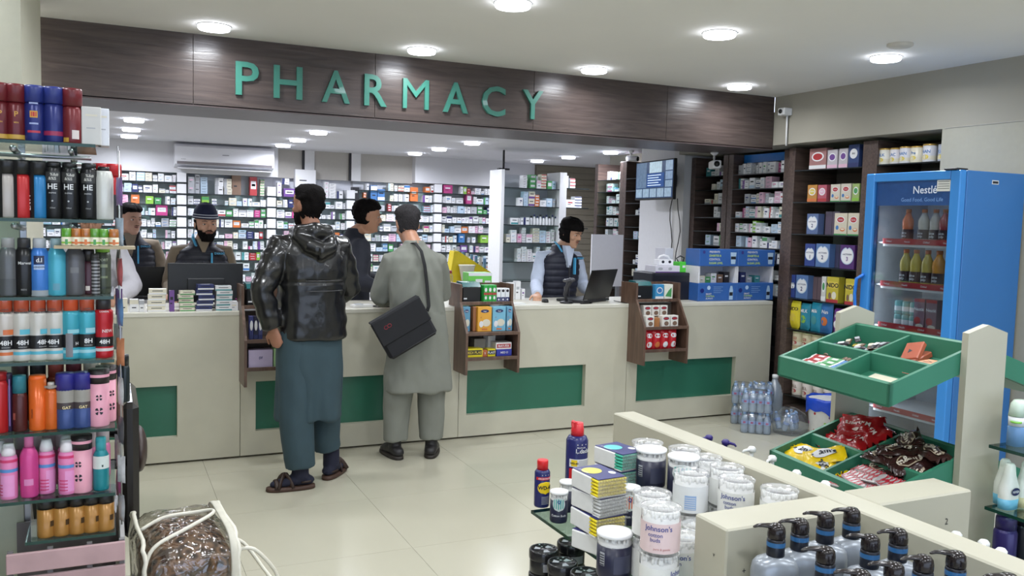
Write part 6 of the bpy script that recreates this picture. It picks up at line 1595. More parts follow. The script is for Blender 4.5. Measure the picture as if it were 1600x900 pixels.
px_ = [(1214, 818, 'leftmost pump bottle, beside the pencilled cross'), (1251, 810, 'pump bottle second from the left in the rear row'), (1291, 800, 'pump bottle third in the rear row'), (1332, 793, 'pump bottle in the corner of spine and cross board'),
       (1291, 854, 'front-left pump bottle of the second row'), (1361, 835, 'pump bottle in the middle of the second row'), (1405, 826, 'pump bottle close to the spine, second row'), (1346, 890, 'pump bottle cut by the bottom edge, left one'),
       (1398, 878, 'pump bottle near the bottom edge, middle one'), (1444, 867, 'pump bottle near the bottom edge right of the middle'), (1495, 861, 'pump bottle beside the spine near the bottom edge'), (1577, 896, 'pump bottle at the bottom right corner')]
for i, (a, b, lab) in enumerate(px_):
    p = at_z(a, b, GZ + .24)
    spray('pump_bottle', 'pump', pump, (min(p.x, 1.468), p.y, GZ), 'silver ' + lab + ', black head', 'pump bottle', 'silver pump bottles with black heads', -.42 + .16 * math.sin(i * 2.3))
# white-headed pumps and bottles on the far side of the spine
def pump_small(headc, bodyc):
    def f(t):
        q = MB(); q.stack([(0, 0, 0, .03, .02, 0, 3), (0, 0, .12, .03, .02, 0, 3), (0, 0, .15, .016, .014, 0, 2)], P(bodyc, .35), 20); obj('bottle_body', q, t)
        q = MB(); q.lathe([(.013, .15), (.013, .175), (.006, .18), (.006, .2)], P(headc, .35), 14); q.lathe([(.012, .2), (.013, .21), (.008, .216)], P(headc, .35), 14); q.tube([(0, 0, .208), (-.03, 0, .206), (-.036, 0, .2)], [.006, .004, .003], P(headc, .35), 8); obj('pump_head', q, t)
    return f
NAVH = (44, 30, 110)
for i, (a, b, z, hc, bc, lab, rz) in enumerate([(1108, 680, .955, NAVH, NAVH, 'purple-blue pump head rising left beyond the spine board', 0), (1134, 687, .955, NAVH, NAVH, 'purple-blue pump head rising right beyond the spine board', 2),
     (1175, 698, .955, (230, 230, 228), (226, 226, 224), 'white pump head just beyond the spine board, nearest the cotton tubs', 0), (1207, 712, .955, (232, 232, 230), (220, 224, 226), 'white pump head in front of the yellow candy bags, left', .4),
     (1245, 735, .955, (230, 230, 228), (226, 226, 224), 'white pump head in front of the yellow candy bags, right', .9), (1290, 752, .955, (230, 230, 228), (226, 226, 224), 'white pump head in front of the striped bars', 1.2)]):
    p = at_z(a, b, z)
    spray('lotion_pump', 'lp%d' % (0 if i < 2 else 1), pump_small(hc, bc), (max(p.x, 1.635), p.y, z - .2155), lab, 'pump bottle', 'pump bottles beyond the spine', rz)
for i, (a, b, lab) in enumerate([(1490, 832, 'white pump head right of the spine, left one'), (1533, 845, 'white pump head right of the spine, middle one'), (1560, 858, 'white pump head right of the spine near the edge')]):
    p = at_z(a, b, .925)
    spray('lotion_pump', 'lp1', None, (p.x + .01, p.y, .7095), lab, 'pump bottle', 'white pump bottles right of the spine', .6)
q = MB()

# right glass shelves with bottles, on their own upright
t = thing('bottle_rack', 'glass-shelved bottle rack at the right edge, in front of the cream post', 'display rack', (2.19, 1.30, 0))
q = MB(); q.box(.62, .66, 0, .28, 0, 1.3, GB, .003); obj('upright', q, t)
q = MB(); q.box(.3, .62, .265, .28, 0, .62, GB); obj('back_panel', q, t)
for z in (1.045, .872, .70):
    m = MB(); th = .009; v = [(0, 0, 0), (.62, 0, 0), (.62, .262, 0), (0, .262, 0)]; v += [(a, b, th) for a, b, _ in v]
    m.add(v, [(3, 2, 1, 0), (4, 5, 6, 7)], GLASS); m.add(v, [(0, 1, 5, 4), (1, 2, 6, 5), (2, 3, 7, 6), (3, 0, 4, 7)], GEDGE); obj('shelf', m, t, (0, 0, z - th))
def freshener(t):
    q = MB(); q.stack([(0, 0, 0, .03, .022, 0, 2.6), (0, 0, .05, .03, .022, 0, 2.6), (0, 0, .055, .027, .02, 0, 2.6)], P((110, 150, 196), .3, vary=.1), 20); obj('bottle_body', q, t)
    q = MB(); q.stack([(0, 0, .055, .028, .021, 0, 2.6), (0, 0, .08, .03, .022, 0, 2.6)], P((226, 228, 230), .3), 20); q.stack([(0, 0, .082, .03, .022, 0, 2.8), (0, 0, .115, .026, .019, 0, 2.5), (0, 0, .125, .018, .014, 0, 2.3)], P((206, 222, 206), .3), 20); obj('cap', q, t)
    q = MB(); q.lathe([(.014, 0), (.014, .004)], P((120, 190, 60), .3), 14, (-.026, -.01, .066)); obj('green_tab', q, t)
spray('air_freshener', 'af', freshener, (2.262, 1.53, 1.0455), 'pale green and blue bottle on the upper glass shelf at the right edge', 'bottle', 'bottles at the right edge')
spray('air_freshener', 'af', None, (2.335, 1.52, 1.0455), 'pale bottle cut by the right edge on the upper glass shelf', 'bottle', 'bottles at the right edge')
def nivea(c):
    def f(t):
        q = MB(); q.stack([(0, 0, 0, .028, .018, 0, 2.5), (0, 0, .03, .03, .02, 0, 2.4), (0, 0, .06, .03, .02, 0, 2.4), (0, 0, .095, .018, .014, 0, 2.2), (0, 0, .12, .014, .012, 0, 2.2), (0, 0, .126, .01, .009, 0, 2)], P((226, 226, 218), .35), 20); obj('bottle_body', q, t)
        q = MB(); q.stack([(0, 0, .001, .0287, .0187, 0, 2.5), (0, 0, .03, .0307, .0207, 0, 2.4)], P(c, .3), 20); obj('print_band', q, t)
        q = MB(); q.add([(.017 * math.cos(k * PI / 8), -.0212, .052 + .011 * math.sin(k * PI / 8)) for k in range(16)], [tuple(range(16))], P((36, 44, 90), .3)); q.text('NIVEA', P_('white'), flat_y(0, -.0222, .049), .007, .02); obj('print', q, t)
    return f
for i, (x, y, c, lab) in enumerate([(2.232, 1.525, (110, 180, 210), 'white bottle with navy oval and blue foot on the lower glass shelf, front'), (2.262, 1.56, (110, 180, 210), 'white bottle set behind the front one on the lower glass shelf'), (2.295, 1.52, (220, 206, 160), 'white bottle with cream foot at the right edge, lower glass shelf')]):
    spray('body_lotion', 'nv%d' % (i == 2), nivea(c), (x, y, .8725), lab, 'bottle', 'white waisted bottles')
spray('body_lotion', 'pb', can_builder(.03, .15, (44, 34, 96), (40, 30, 90), .03), (2.232, 1.525, .7005), 'deep purple rounded bottle under the lower glass shelf', 'bottle')
spray('body_lotion', 'kb', can_builder(.028, .155, (28, 28, 40), (24, 24, 34), .03, [(.3, .7, (206, 206, 206), -.2, .9)]), (2.298, 1.52, .7005), 'black bottle with a white oval label under the lower glass shelf', 'bottle')

# ================================================================ CANDY STAND
CA = math.radians(-6.7)
cs = thing('candy_stand', 'double-sided candy stand with green divided trays between two cream peaked boards', 'candy stand', (2.228, 1.615, 0), CA)
q = MB(); q.prism([(-.068, 0), (.072, 0), (.072, 1.345), (.002, 1.368), (-.068, 1.345)], 0, .022, GB, 'y'); obj('end_board', q, cs)
q = MB(); q.prism([(-.068, 0), (.072, 0), (.072, 1.345), (.002, 1.368), (-.068, 1.345)], .53, .552, GB, 'y'); obj('end_board', q, cs)
TW = .305
def tray(side, z_out, z_in, depth, wx=TW):
    s = side; th = .012
    q = MB(); sl = (z_in - z_out) / wx
    def zz(x): return z_in + (z_out - z_in) * abs(x) / wx
    def wall(x0, y0, x1, y1, t, dd=0.0, top=0.0):
        d = Vector((x1 - x0, y1 - y0, 0)).normalized(); nrm = Vector((-d.y, d.x, 0)) * t
        v = []
        for (x, y) in ((x0, y0), (x1, y1), (x1 + nrm.x, y1 + nrm.y), (x0 + nrm.x, y0 + nrm.y)): v.append((x * s, y, zz(x) - depth + .001))
        for (x, y) in ((x0, y0), (x1, y1), (x1 + nrm.x, y1 + nrm.y), (x0 + nrm.x, y0 + nrm.y)): v.append((x * s, y, zz(x) - top))
        f = [(3, 2, 1, 0), (4, 5, 6, 7), (0, 1, 5, 4), (1, 2, 6, 5), (2, 3, 7, 6), (3, 0, 4, 7)]
        w_ = MB(); w_.add(v, f if s < 0 else [g_[::-1] for g_ in f], TRAYG); return w_
    a, b = .037, .515
    nm = 'tray'
    base = MB(); v = [(0.014 * s, a, zz(.014) - depth), (wx * s, a, zz(wx) - depth), (wx * s, b, zz(wx) - depth), (0.014 * s, b, zz(.014) - depth)]
    base.add(v + [(x, y, z + .006) for x, y, z in v], [(0, 1, 2, 3), (7, 6, 5, 4), (1, 0, 4, 5), (2, 1, 5, 6), (3, 2, 6, 7), (0, 3, 7, 4)], TRAYG)
    tr = obj(nm, base, cs)
    y0, y1 = (-.0145, b + .002)
    obj('tray_side', wall(.002, .024, wx, .024, th), tr); obj('tray_side', wall(.002, b + .001, wx, b + .001, th), tr)
    obj('tray_front', wall(wx, .024, wx, b + .013, th), tr); obj('tray_back', wall(.014, .024, .014, b, th), tr)
    obj('tray_divider', wall(wx * .53, .036, wx * .53, .516, .01, top=.004), tr); obj('tray_divider', wall(.014, .27, wx - .012, .27, .01, top=.004), tr)
    return zz
ZZ1 = tray(-1, 1.205, 1.312, .064); ZZ2 = tray(-1, .893, 1.005, .068, .32)
tray(1, 1.205, 1.312, .064); tray(1, .893, 1.005, .068, .32)
def on_tray(zz, depth, x, y, h=0.0):     # stand-local x (0 outward to .33), y -> world
    lx, ly = -x, y
    z = zz(x) - depth + .0075 + h
    c, s_ = math.cos(CA), math.sin(CA)
    return (2.228 + lx * c - ly * s_, 1.615 + lx * s_ + ly * c, z)
SLOPE1 = math.atan(.107 / TW); SLOPE2 = math.atan(.112 / .32)
def lay(o, slope, yaw):     # lie on the sloping tray floor
    R_ = Matrix.Rotation(CA, 4, 'Z') @ Matrix.Rotation(-slope, 4, 'Y') @ Matrix.Rotation(yaw, 4, 'Z')
    o.rotation_euler = R_.to_euler()
# upper tray: gum packs (far-outer cell), dark sweets (far-inner), orange packs (near-inner), cards (near-outer)
GP = {}
def gum(c, s):
    k = (c, s)
    if k not in GP:
        m = MB(); m.box(-.034, .034, -.011, .011, 0, .011, cmat(c), .0015); m.box(-.016, .008, -.005, .005, .0108, .0114, cmat(s)); m.box(.027, .0342, -.0112, .0112, -.0002, .0112, cmat('white')); GP[k] = m.mesh('gum_pack')
    return GP[k]
n = 0
for ci, (c, s, nm, y0) in enumerate([('red', 'white', 'red', .44), ('green', 'white', 'green', .375), ('blue', 'white', 'blue', .31)]):
    for k in range(5):
        for l in range(2 if k < 4 else 1):
            x = .190 + k * .0225; y = y0 + .004 * math.sin(k * 3 + l + ci)
            o = obj('gum_pack', gum(c, s), None, on_tray(ZZ1, .064, x - .003, y + .018, .0004 + l * .0118))
            lay(o, SLOPE1, PI / 2 + .12 * math.sin(k * 2.1 + l)); tag(o, '%s and white gum pack, %s layer, %s from the tray middle' % (nm, ['lower', 'upper'][l], ORD[k].replace('top', 'first')), 'gum', 'gum packs in the upper tray')
SWM = {}
def sweet(c1, c2, L=.05, W=.02, key=None):
    k = (c1, c2, L, W)
    if k in SWM: return SWM[k]
    m = MB(); N = 8; vs = []; fs = []
    for i in range(N + 1):
        u = -1 + 2 * i / N; kk = (1 - abs(u) ** 4) ** .5
        for j in range(8):
            a = 2 * PI * j / 8; wr = W * (.5 if abs(u) < .85 else .55)
            vs.append((u * L / 2, wr * math.cos(a), .5 * W * .55 * kk * math.sin(a) + W * .28 + .0006 * math.sin(i * 3 + j)))
    for i in range(N):
        for j in range(8): b = (j + 1) % 8; fs.append((i * 8 + j, i * 8 + b, i * 8 + 8 + b, i * 8 + 8 + j))
    m.add(vs, fs, cmat(c1) if isinstance(c1, str) else P(c1, .2), True)
    m.box(-L * .2, L * .2, -W * .36, W * .36, W * .54, W * .57, cmat(c2) if isinstance(c2, str) else P(c2, .3))
    SWM[k] = m.mesh('wrapped_sweet'); return SWM[k]
rng = random.Random(77)
for k in range(27):
    c = rng.choice([('black', 'white'), ('black', 'yellow'), ('navy', 'white'), ('black', 'grey'), ('brown', 'cream')])
    o = obj('wrapped_sweet', sweet(*c), None, on_tray(ZZ1, .064, rng.uniform(.05, .15), .31 + .19 * (k % 11) / 11 + .01, .001 + .011 * (k // 9))); lay(o, SLOPE1, rng.uniform(-1, 1)); 
    tag(o, 'small %s wrapped bar, %s layer of the upper tray inner far cell' % ('-'.join(c), ['bottom', 'middle', 'top'][k // 9]), 'sweet', 'dark wrapped bars in the upper tray')
for k, (x, y, l, yw, nm) in enumerate([(.05, .20, 0, .1, 'lower orange-brown packet at the left of the near inner cell'), (.055, .205, 1, .3, 'upper shiny orange-brown packet leaning in the near inner cell'), (.12, .19, 0, -.1, 'flat orange-brown packet toward the divider'), (.125, .11, 0, .0, 'middle orange-brown packet of the near inner cell')]):
    m = MB(); m.box(-.034, .034, -.03, .03, 0, .018, P((176, 92, 68), .25, vary=.15, scale=20), .003); m.add([(-.01, .01, .0184), (.006, .01, .0184), (-.002, -.004, .0184)], [(0, 2, 1)], INK)
    o = obj('chocolate_packet', m, None, on_tray(ZZ1, .064, x, y, .0005 + l * .019)); lay(o, SLOPE1 + (.5 if l else 0), yw); tag(o, nm + ', upper tray', 'packet')
m = MB(); m.box(-.034, .034, -.03, .03, 0, .018, P((222, 150, 106), .35), .003); m.add([(-.014, .014, .0184), (.014, .014, .0184), (0, -.012, .0184)], [(0, 2, 1)], INK); m.add([(-.008, .0105, .0188), (.008, .0105, .0188), (0, -.005, .0188)], [(0, 2, 1)], P((222, 150, 106), .35))
o = obj('chocolate_packet', m, None, on_tray(ZZ1, .064, .115, .085, .02)); lay(o, SLOPE1 - .25, .1); tag(o, 'pale orange packet with a black triangle tipped against the near side, upper tray', 'packet')
m = MB(); m.box(-.05, .05, -.06, .06, 0, .004, P((214, 208, 186), .6)); o = obj('card', m, None, on_tray(ZZ1, .064, .225, .165, .0005)); lay(o, SLOPE1, 0); tag(o, 'white card lying in the near outer cell of the upper tray', 'card')
for k, (x, y) in enumerate([(.26, .20), (.255, .10), (.21, .08)]):
    m = MB(); m.box(-.026, .026, -.034, .034, 0, .003, P((100, 130, 176), .35)); m.add([(-.006, .01, .0034), (.01, .01, .0034), (.002, -.006, .0034)], [(0, 2, 1)], INK)
    o = obj('blue_sachet', m, None, on_tray(ZZ1, .064, x, y, .0052)); lay(o, SLOPE1, .2 * k - .2); tag(o, 'flat blue sachet in the near outer cell of the upper tray, %s' % ['farthest', 'nearest the front', 'beside the divider'][k], 'sachet')
# lower tray: soft bags
def soft_bag(L, W, T, mat, printf, seed, name='candy_bag'):
    rng = random.Random(seed); N, M_ = 14, 10
    def s(u, v, side):
        k = max(0, (1 - abs(u) ** 3)) ** .6 * max(0, (1 - abs(v) ** 4)) ** .6
        cr = .10 * T * math.sin(7 * u + 3 * v + seed) + .07 * T * math.sin(13 * v - 5 * u + seed * 2)
        edge = .012 * math.sin(18 * v + seed) if abs(u) > .9 else 0
        return (u * L / 2 * (1 - .05 * abs(v) ** 3), v * W / 2 * (1 - .07 * (1 - abs(u))), T / 2 + side * (T / 2 * k) + cr * (.3 + k) + edge)
    m = MB(); vs = []; fs = []
    for side in (-1, 1):
        for j in range(M_ + 1):
            for i in range(N + 1): vs.append(s(-1 + 2 * i / N, -1 + 2 * j / M_, side))
    o2 = (N + 1) * (M_ + 1)
    for j in range(M_):
        for i in range(N):
            a = j * (N + 1) + i; fs.append((a, a + N + 1, a + N + 2, a + 1)); fs.append((o2 + a, o2 + a + 1, o2 + a + N + 2, o2 + a + N + 1))
    m.add(vs, fs, mat, True)
    q = MB()
    printf(q, lambda u, v: (lambda p: (p[0], p[1], p[2] + .0028))(s(max(-1, min(1, u / (L / 2))), max(-1, min(1, v / (W / 2))), 1)))
    return m.mesh(name), q.mesh('print')
YEL, BRN, RED_ = P((236, 200, 24), .25, vary=.06, name='yellow_wrapper'), P((52, 30, 28), .2, vary=.1, name='brown_wrapper'), P((160, 20, 28), .2, vary=.1, name='red_wrapper')
def mm(col, rim, inner=None):
    def f(q, fn):
        fpoly(q, fn, 0, 0, .038, .024, rim)
        if inner: fpoly(q, lambda u, v: (lambda p: (p[0], p[1], p[2] + .0013))(fn(u, v)), 0, 0, .034, .020, inner)
        q.text("m&m's", col, lambda u, v: (lambda p: (p[0], p[1], p[2] + .0026))(fn(u, v - .009)), .020, .035)
    return f
bag_y = soft_bag(.130, .086, .020, YEL, mm(INK, P_('white')), 1)
bag_b = soft_bag(.118, .080, .024, BRN, mm(P((206, 196, 178), .35), P((176, 160, 136), .4), P((66, 40, 34), .3)), 2)
def malt(q, fn):
    q.text('Maltesers', P((232, 214, 208), .4), lambda u, v: fn(u, v - .005), .016, .02); fpoly(q, fn, 0, .026, .012, .009, P((226, 200, 190), .4))
bag_r = soft_bag(.15, .10, .032, RED_, malt, 3)
def put_bag(mesh2, x, y, h, yaw, name, lab, grp, tilt=0.0, zz=ZZ2, d=.062, sl=SLOPE2):
    o = obj(name, mesh2[0], None, on_tray(zz, d, x, y, h)); obj('print', mesh2[1], o)
    R_ = Matrix.Rotation(CA, 4, 'Z') @ Matrix.Rotation(-sl, 4, 'Y') @ Matrix.Rotation(yaw, 4, 'Z') @ Matrix.Rotation(tilt, 4, 'X'); o.rotation_euler = R_.to_euler(); tag(o, lab, 'candy bag', grp)
g_ = 'yellow peanut candy bags'
VY = -PI / 2
put_bag(bag_y, .245, .42, .003, VY + .2, 'candy_bag', 'yellow candy bag lowest and farthest out in the tray', g_)
put_bag(bag_y, .225, .425, .008, VY + .35, 'candy_bag', 'yellow candy bag by the far divider, lettering upward', g_)
put_bag(bag_y, .24, .36, .014, VY - .6, 'candy_bag', 'yellow candy bag crossing over the others', g_)
put_bag(bag_y, .225, .37, .030, VY + 1.0, 'candy_bag', 'yellow candy bag leaning on the divider', g_, .15)
put_bag(bag_y, .235, .455, .020, VY + .1, 'candy_bag', 'yellow candy bag topmost at the far end of its cell', g_, .1)
put_bag(bag_y, .25, .33, .006, VY - .1, 'candy_bag', 'yellow candy bag flat along the middle divider', g_)
g_ = 'brown chocolate candy bags'
for k, (x, y, h, yw, tl, lab) in enumerate([(.145, .20, .004, VY + .5, .25, 'brown candy bag at the bottom left of its heap'), (.06, .2, .004, VY - .3, .1, 'brown candy bag against the centre board, far side'), (.08, .12, .003, VY + .3, 0, 'brown candy bag in the middle of the heap base'),
        (.14, .12, .01, VY + .9, 0, 'brown candy bag nearest the divider'), (.06, .10, .006, VY - .5, 0, 'brown candy bag against the near side'), (.13, .10, .012, VY + .2, 0, 'brown candy bag in the near corner'),
        (.10, .20, .032, VY + .8, .35, 'brown candy bag on top, far end'), (.06, .15, .040, VY + .2, -.35, 'brown candy bag on top by the centre board'), (.13, .12, .036, VY + 1.3, .3, 'brown candy bag on top with its badge upright'),
        (.075, .09, .044, VY - .2, -.3, 'brown candy bag on top, near end'), (.150, .2, .034, VY + .1, -.2, 'brown candy bag hanging over the divider'), (.05, .20, .046, VY - .6, .3, 'brown candy bag highest at the back of the heap'), (.12, .17, .05, VY + .6, -.2, 'brown candy bag crowning the middle of the heap')]):
    put_bag(bag_b, x, y, h, yw, 'candy_bag', lab, g_, tl)
g_ = 'red chocolate ball bags'
for k, (x, y, h, yw, tl, lab) in enumerate([(.105, .43, .003, PI / 2 + .3, 0, 'red candy bag at the far left of its heap'), (.06, .40, .004, PI / 2 - .2, 0, 'red candy bag under the upright one'), (.10, .375, .02, PI / 2 + .1, 0, 'red candy bag lying in front of the heap'),
        (.065, .40, .05, PI / 2 + .4, -.35, 'big red candy bag standing on top, name upside down'), (.055, .355, .035, PI / 2 - .3, -.2, 'red candy bag leaning right toward the brown ones')]):
    put_bag(bag_r, x, y, h, yw, 'candy_bag', lab, g_, tl)
WAF = {}
def wafer():
    m = MB(); s = P((196, 190, 190), .25, .3, name='foil_wrapper'); N = 6
    m.box(-.055, .055, -.017, .017, 0, .013, s, .004)
    for i in range(6):
        x = -.045 + i * .016; m.add([(x, -.0165, .0134), (x + .005, -.0165, .0134), (x + .017, .0165, .0134), (x + .012, .0165, .0134)], [(0, 1, 2, 3)], P((176, 30, 50), .3)); m.add([(x + .012, -.0165, .0137), (x + .016, -.0165, .0137), (x + .006, .0165, .0137), (x + .002, .0165, .0137)], [(0, 1, 2, 3)], P((176, 30, 50), .3))
    return m.mesh('wafer_bar')
WM = wafer()
for k in range(12):
    x, y = .2 + .026 * (k % 5), .24 - .1 * (k // 5) * .95
    o = obj('wafer_bar', WM, None, on_tray(ZZ2, .066, x, y - .03, .0006 + .014 * ((k * 7) % 3 == 0) + .0)); lay(o, SLOPE2, PI / 2 + .15 * math.sin(k * 3.3)); tag(o, 'silver wafer bar with red crossed stripes, lower layer, %s from the outer rim side' % ORD[k].replace('top', 'first'), 'wafer bar', 'red and silver wafer bars')
for k in range(7):
    x, y = .21 + .03 * (k % 4), .20 - .11 * (k // 4)
    o = obj('wafer_bar', WM, None, on_tray(ZZ2, .066, x, y - .02, .0295)); lay(o, SLOPE2, PI / 2 + .3 * math.sin(k * 2.3)); tag(o, 'silver and red wafer bar on top of the others, %s of the upper layer' % ORD[k].replace('top', 'first'), 'wafer bar', 'red and silver wafer bars')
# ================================================================ PEOPLE
def remesh(mb, voxel, smooth, mat, disp=None, name='part'):
    me = mb.mesh('tmp'); o = bpy.data.objects.new('tmp', me); COL.objects.link(o)
    md = o.modifiers.new('r', 'REMESH'); md.mode = 'VOXEL'; md.voxel_size = voxel; md.use_smooth_shade = True
    sm = o.modifiers.new('s', 'SMOOTH'); sm.iterations = smooth; sm.factor = .5
    bpy.context.view_layer.update()
    res = bpy.data.meshes.new_from_object(o.evaluated_get(bpy.context.evaluated_depsgraph_get()))
    bpy.data.objects.remove(o); bpy.data.meshes.remove(me)
    res.materials.clear(); res.materials.append(mat); res.name = name
    n = len(res.vertices)
    if disp:
        co = [v.co.copy() for v in res.vertices]; no = [v.normal.copy() for v in res.vertices]
        flat = []
        for c, m_ in zip(co, no): p = c + m_ * disp(c, m_); flat.extend(p)
        res.vertices.foreach_set('co', flat)
    res.polygons.foreach_set('material_index', [0] * len(res.polygons)); res.polygons.foreach_set('use_smooth', [True] * len(res.polygons))
    res.update(); return res

HL = [  # z, front, back, half width  (chin at z=0, face towards +Y)
    (-.02, .035, -.045, .040), (.0, .080, -.045, .030), (.012, .088, -.05, .040), (.035, .090, -.056, .052), (.06, .092, -.066, .060), (.09, .091, -.080, .067), (.12, .087, -.092, .072),
    (.15, .092, -.099, .075), (.18, .086, -.099, .075), (.205, .068, -.088, .067), (.223, .040, -.060, .048), (.235, .008, -.022, .018)]
def hlev(z):
    z = max(HL[0][0], min(HL[-1][0], z))
    for a, b in zip(HL, HL[1:]):
        if z <= b[0]:
            f = (z - a[0]) / (b[0] - a[0]); return [a[i] + (b[i] - a[i]) * f for i in range(1, 4)]
    return HL[-1][1:]
def head_pt(z, a, off=0.0):     # a: 0 = face, PI = back of the head
    f, b, w = hlev(z); cy = (f + b) / 2; ry = (f - b) / 2 + off; rx_ = w + off
    return (rx_ * math.sin(a), cy + ry * math.cos(a), z)
def head_mb(m, M, mat):
    m.T = M
    m.stack([(0, (f + b) / 2, z, w, (f - b) / 2, 0, 2.25) for z, f, b, w in HL], mat, 28)
    m.tube([(0, .084, .130), (0, .101, .112), (0, .112, .094), (0, .092, .080)], [.007, .0095, .0125, .009], mat, 10)
    m.ball((.011, .094, .092), (.008, .009, .007), mat, 8, 6); m.ball((-.011, .094, .092), (.008, .009, .007), mat, 8, 6)
    m.tube([(-.035, .086, .142), (0, .093, .14), (.035, .086, .142)], [.009, .009, .009], mat, 8)
    m.tube([(-.02, .088, .062), (0, .094, .064), (.02, .088, .062)], [.006, .009, .006], mat, 8)
    m.ball((0, .083, .014), (.02, .014, .014), mat, 10, 8)
    for s in (-1, 1):
        m.ball((s * .045, .060, .093), (.02, .025, .022), mat, 10, 8)
        m.ball((s * .076, -.008, .108), (.008, .018, .031), mat, 10, 8)
    m.T = None
def shell(levels, amax, thick, mat, M, n=26, rough=0.0, seed=0, centre=PI, front=None, top=0.0, side_thin=None):
    """a closed shell on the skull between given heights; amax(z) is the half angle covered round `centre`"""
    m = MB(); m.T = M; K = len(levels); vs = []; fs = []
    for side in (0, 1):
        for z in levels:
            am = amax(z); th = thick(z)
            for i in range(n + 1):
                a = centre + am * (-1 + 2 * i / n)
                o = (th + rough * noise.noise(Vector((math.sin(a) * 9 + seed, math.cos(a) * 9, z * 40)))) if side else -.004
                edge = min(1, (1 - abs(-1 + 2 * i / n)) * 8) if am < PI - .01 else 1
                if side and front is not None and math.cos(a) > (-.1 if side_thin else .5): o *= max(.15, min(1, (z - front) / .022 + .15))
                if side and side_thin and z < side_thin and math.cos(a) > -.75: o *= .45
                p = head_pt(min(z, .234), a, o * (.35 + .65 * edge) if side else o)
                zz = z + (max(0, z - .19) / .045 * (th * .8 + top) if side else 0)
                vs.append((p[0], p[1], zz))
    N = n + 1; O = K * N
    for k in range(K - 1):
        for i in range(n):
            a = k * N + i
            fs.append((O + a, O + a + N, O + a + N + 1, O + a + 1)); fs.append((a, a + 1, a + N + 1, a + N))
    for i in range(n):
        fs.append((i, O + i, O + i + 1, i + 1)); a = (K - 1) * N + i; fs.append((a, a + 1, O + a + 1, O + a))
    if amax(levels[0]) < PI - .01:
        for k in range(K - 1):
            a = k * N; fs.append((a, a + N, O + a + N, O + a)); a = k * N + n; fs.append((a, O + a, O + a + N, a + N))
    m.add(vs, fs, mat, True)
    # cap on top
    top = [O + (K - 1) * N + i for i in range(n)]
    o_ = len(m.v) - len(vs); m.f.append([t_ + o_ for t_ in top]); m.m.append(m.mi(mat)); m.sm.append(True)
    m.T = None
    return m
def hand_mb(m, w, d, nrm, side, mat, curl=.5, spread=1.0, thumb=1.0, k=1.0):
    """w wrist, d pointing direction, nrm back-of-hand normal, side +1 right / -1 left"""
    w = Vector(w); d = Vector(d).normalized(); nrm = Vector(nrm); nrm = (nrm - d * nrm.dot(d)).normalized(); a = d.cross(nrm) * side   # towards little finger
    m.tube([w - d * .01, w + d * .02, w + d * .055, w + d * .085], [.024, .034, .04, .037], mat, 12, flat=.42, up=nrm, round_ends=True)
    for i, (o, L, r) in enumerate([(-.029, .070, .0085), (-.0098, .080, .009), (.0098, .074, .0085), (.028, .058, .0078)]):
        p = w + d * (.082 - .004 * abs(i - 1)) + a * o; dd = (d + a * (o * 2.2 * spread)).normalized(); pts = [p - d * .012, p]; cu = curl * (1 + .12 * i)
        ang = 0
        for s_, f in enumerate((.42, .32, .26)):
            ang += cu * (.55, .7, .5)[s_]
            dr = dd * math.cos(ang) - nrm * math.sin(ang); p = p + dr * L * f; pts.append(p.copy())
        m.tube(pts, [r, r, r * .95, r * .88, r * .78], mat, 8, round_ends=True)
    p = w + d * .022 - a * .026; td = (d * .75 - a * .8 * thumb - nrm * .25).normalized()
    t2 = (d * 1.0 - a * .25 * thumb - nrm * (.2 + curl * .4)).normalized()
    m.tube([p, p + td * .035, p + td * .035 + t2 * .028, p + td * .035 + t2 * .05], [.013, .0105, .0095, .0078], mat, 8, round_ends=True)
V3 = Vector
def rotz(a): return Matrix.Rotation(a, 4, 'Z')
def head_matrix(chin, yaw, pitch=0.0, roll=0.0, k=1.0):
    """yaw 0 faces +Y, positive turns left; pitch > 0 looks down"""
    return Matrix.Translation(Vector(chin)) @ rotz(yaw) @ Matrix.Rotation(-pitch, 4, 'X') @ Matrix.Rotation(roll, 4, 'Y') @ Matrix.Scale(k, 4)
def skin(rgb): return P(rgb, .5, vary=.05, scale=18, name='skin')
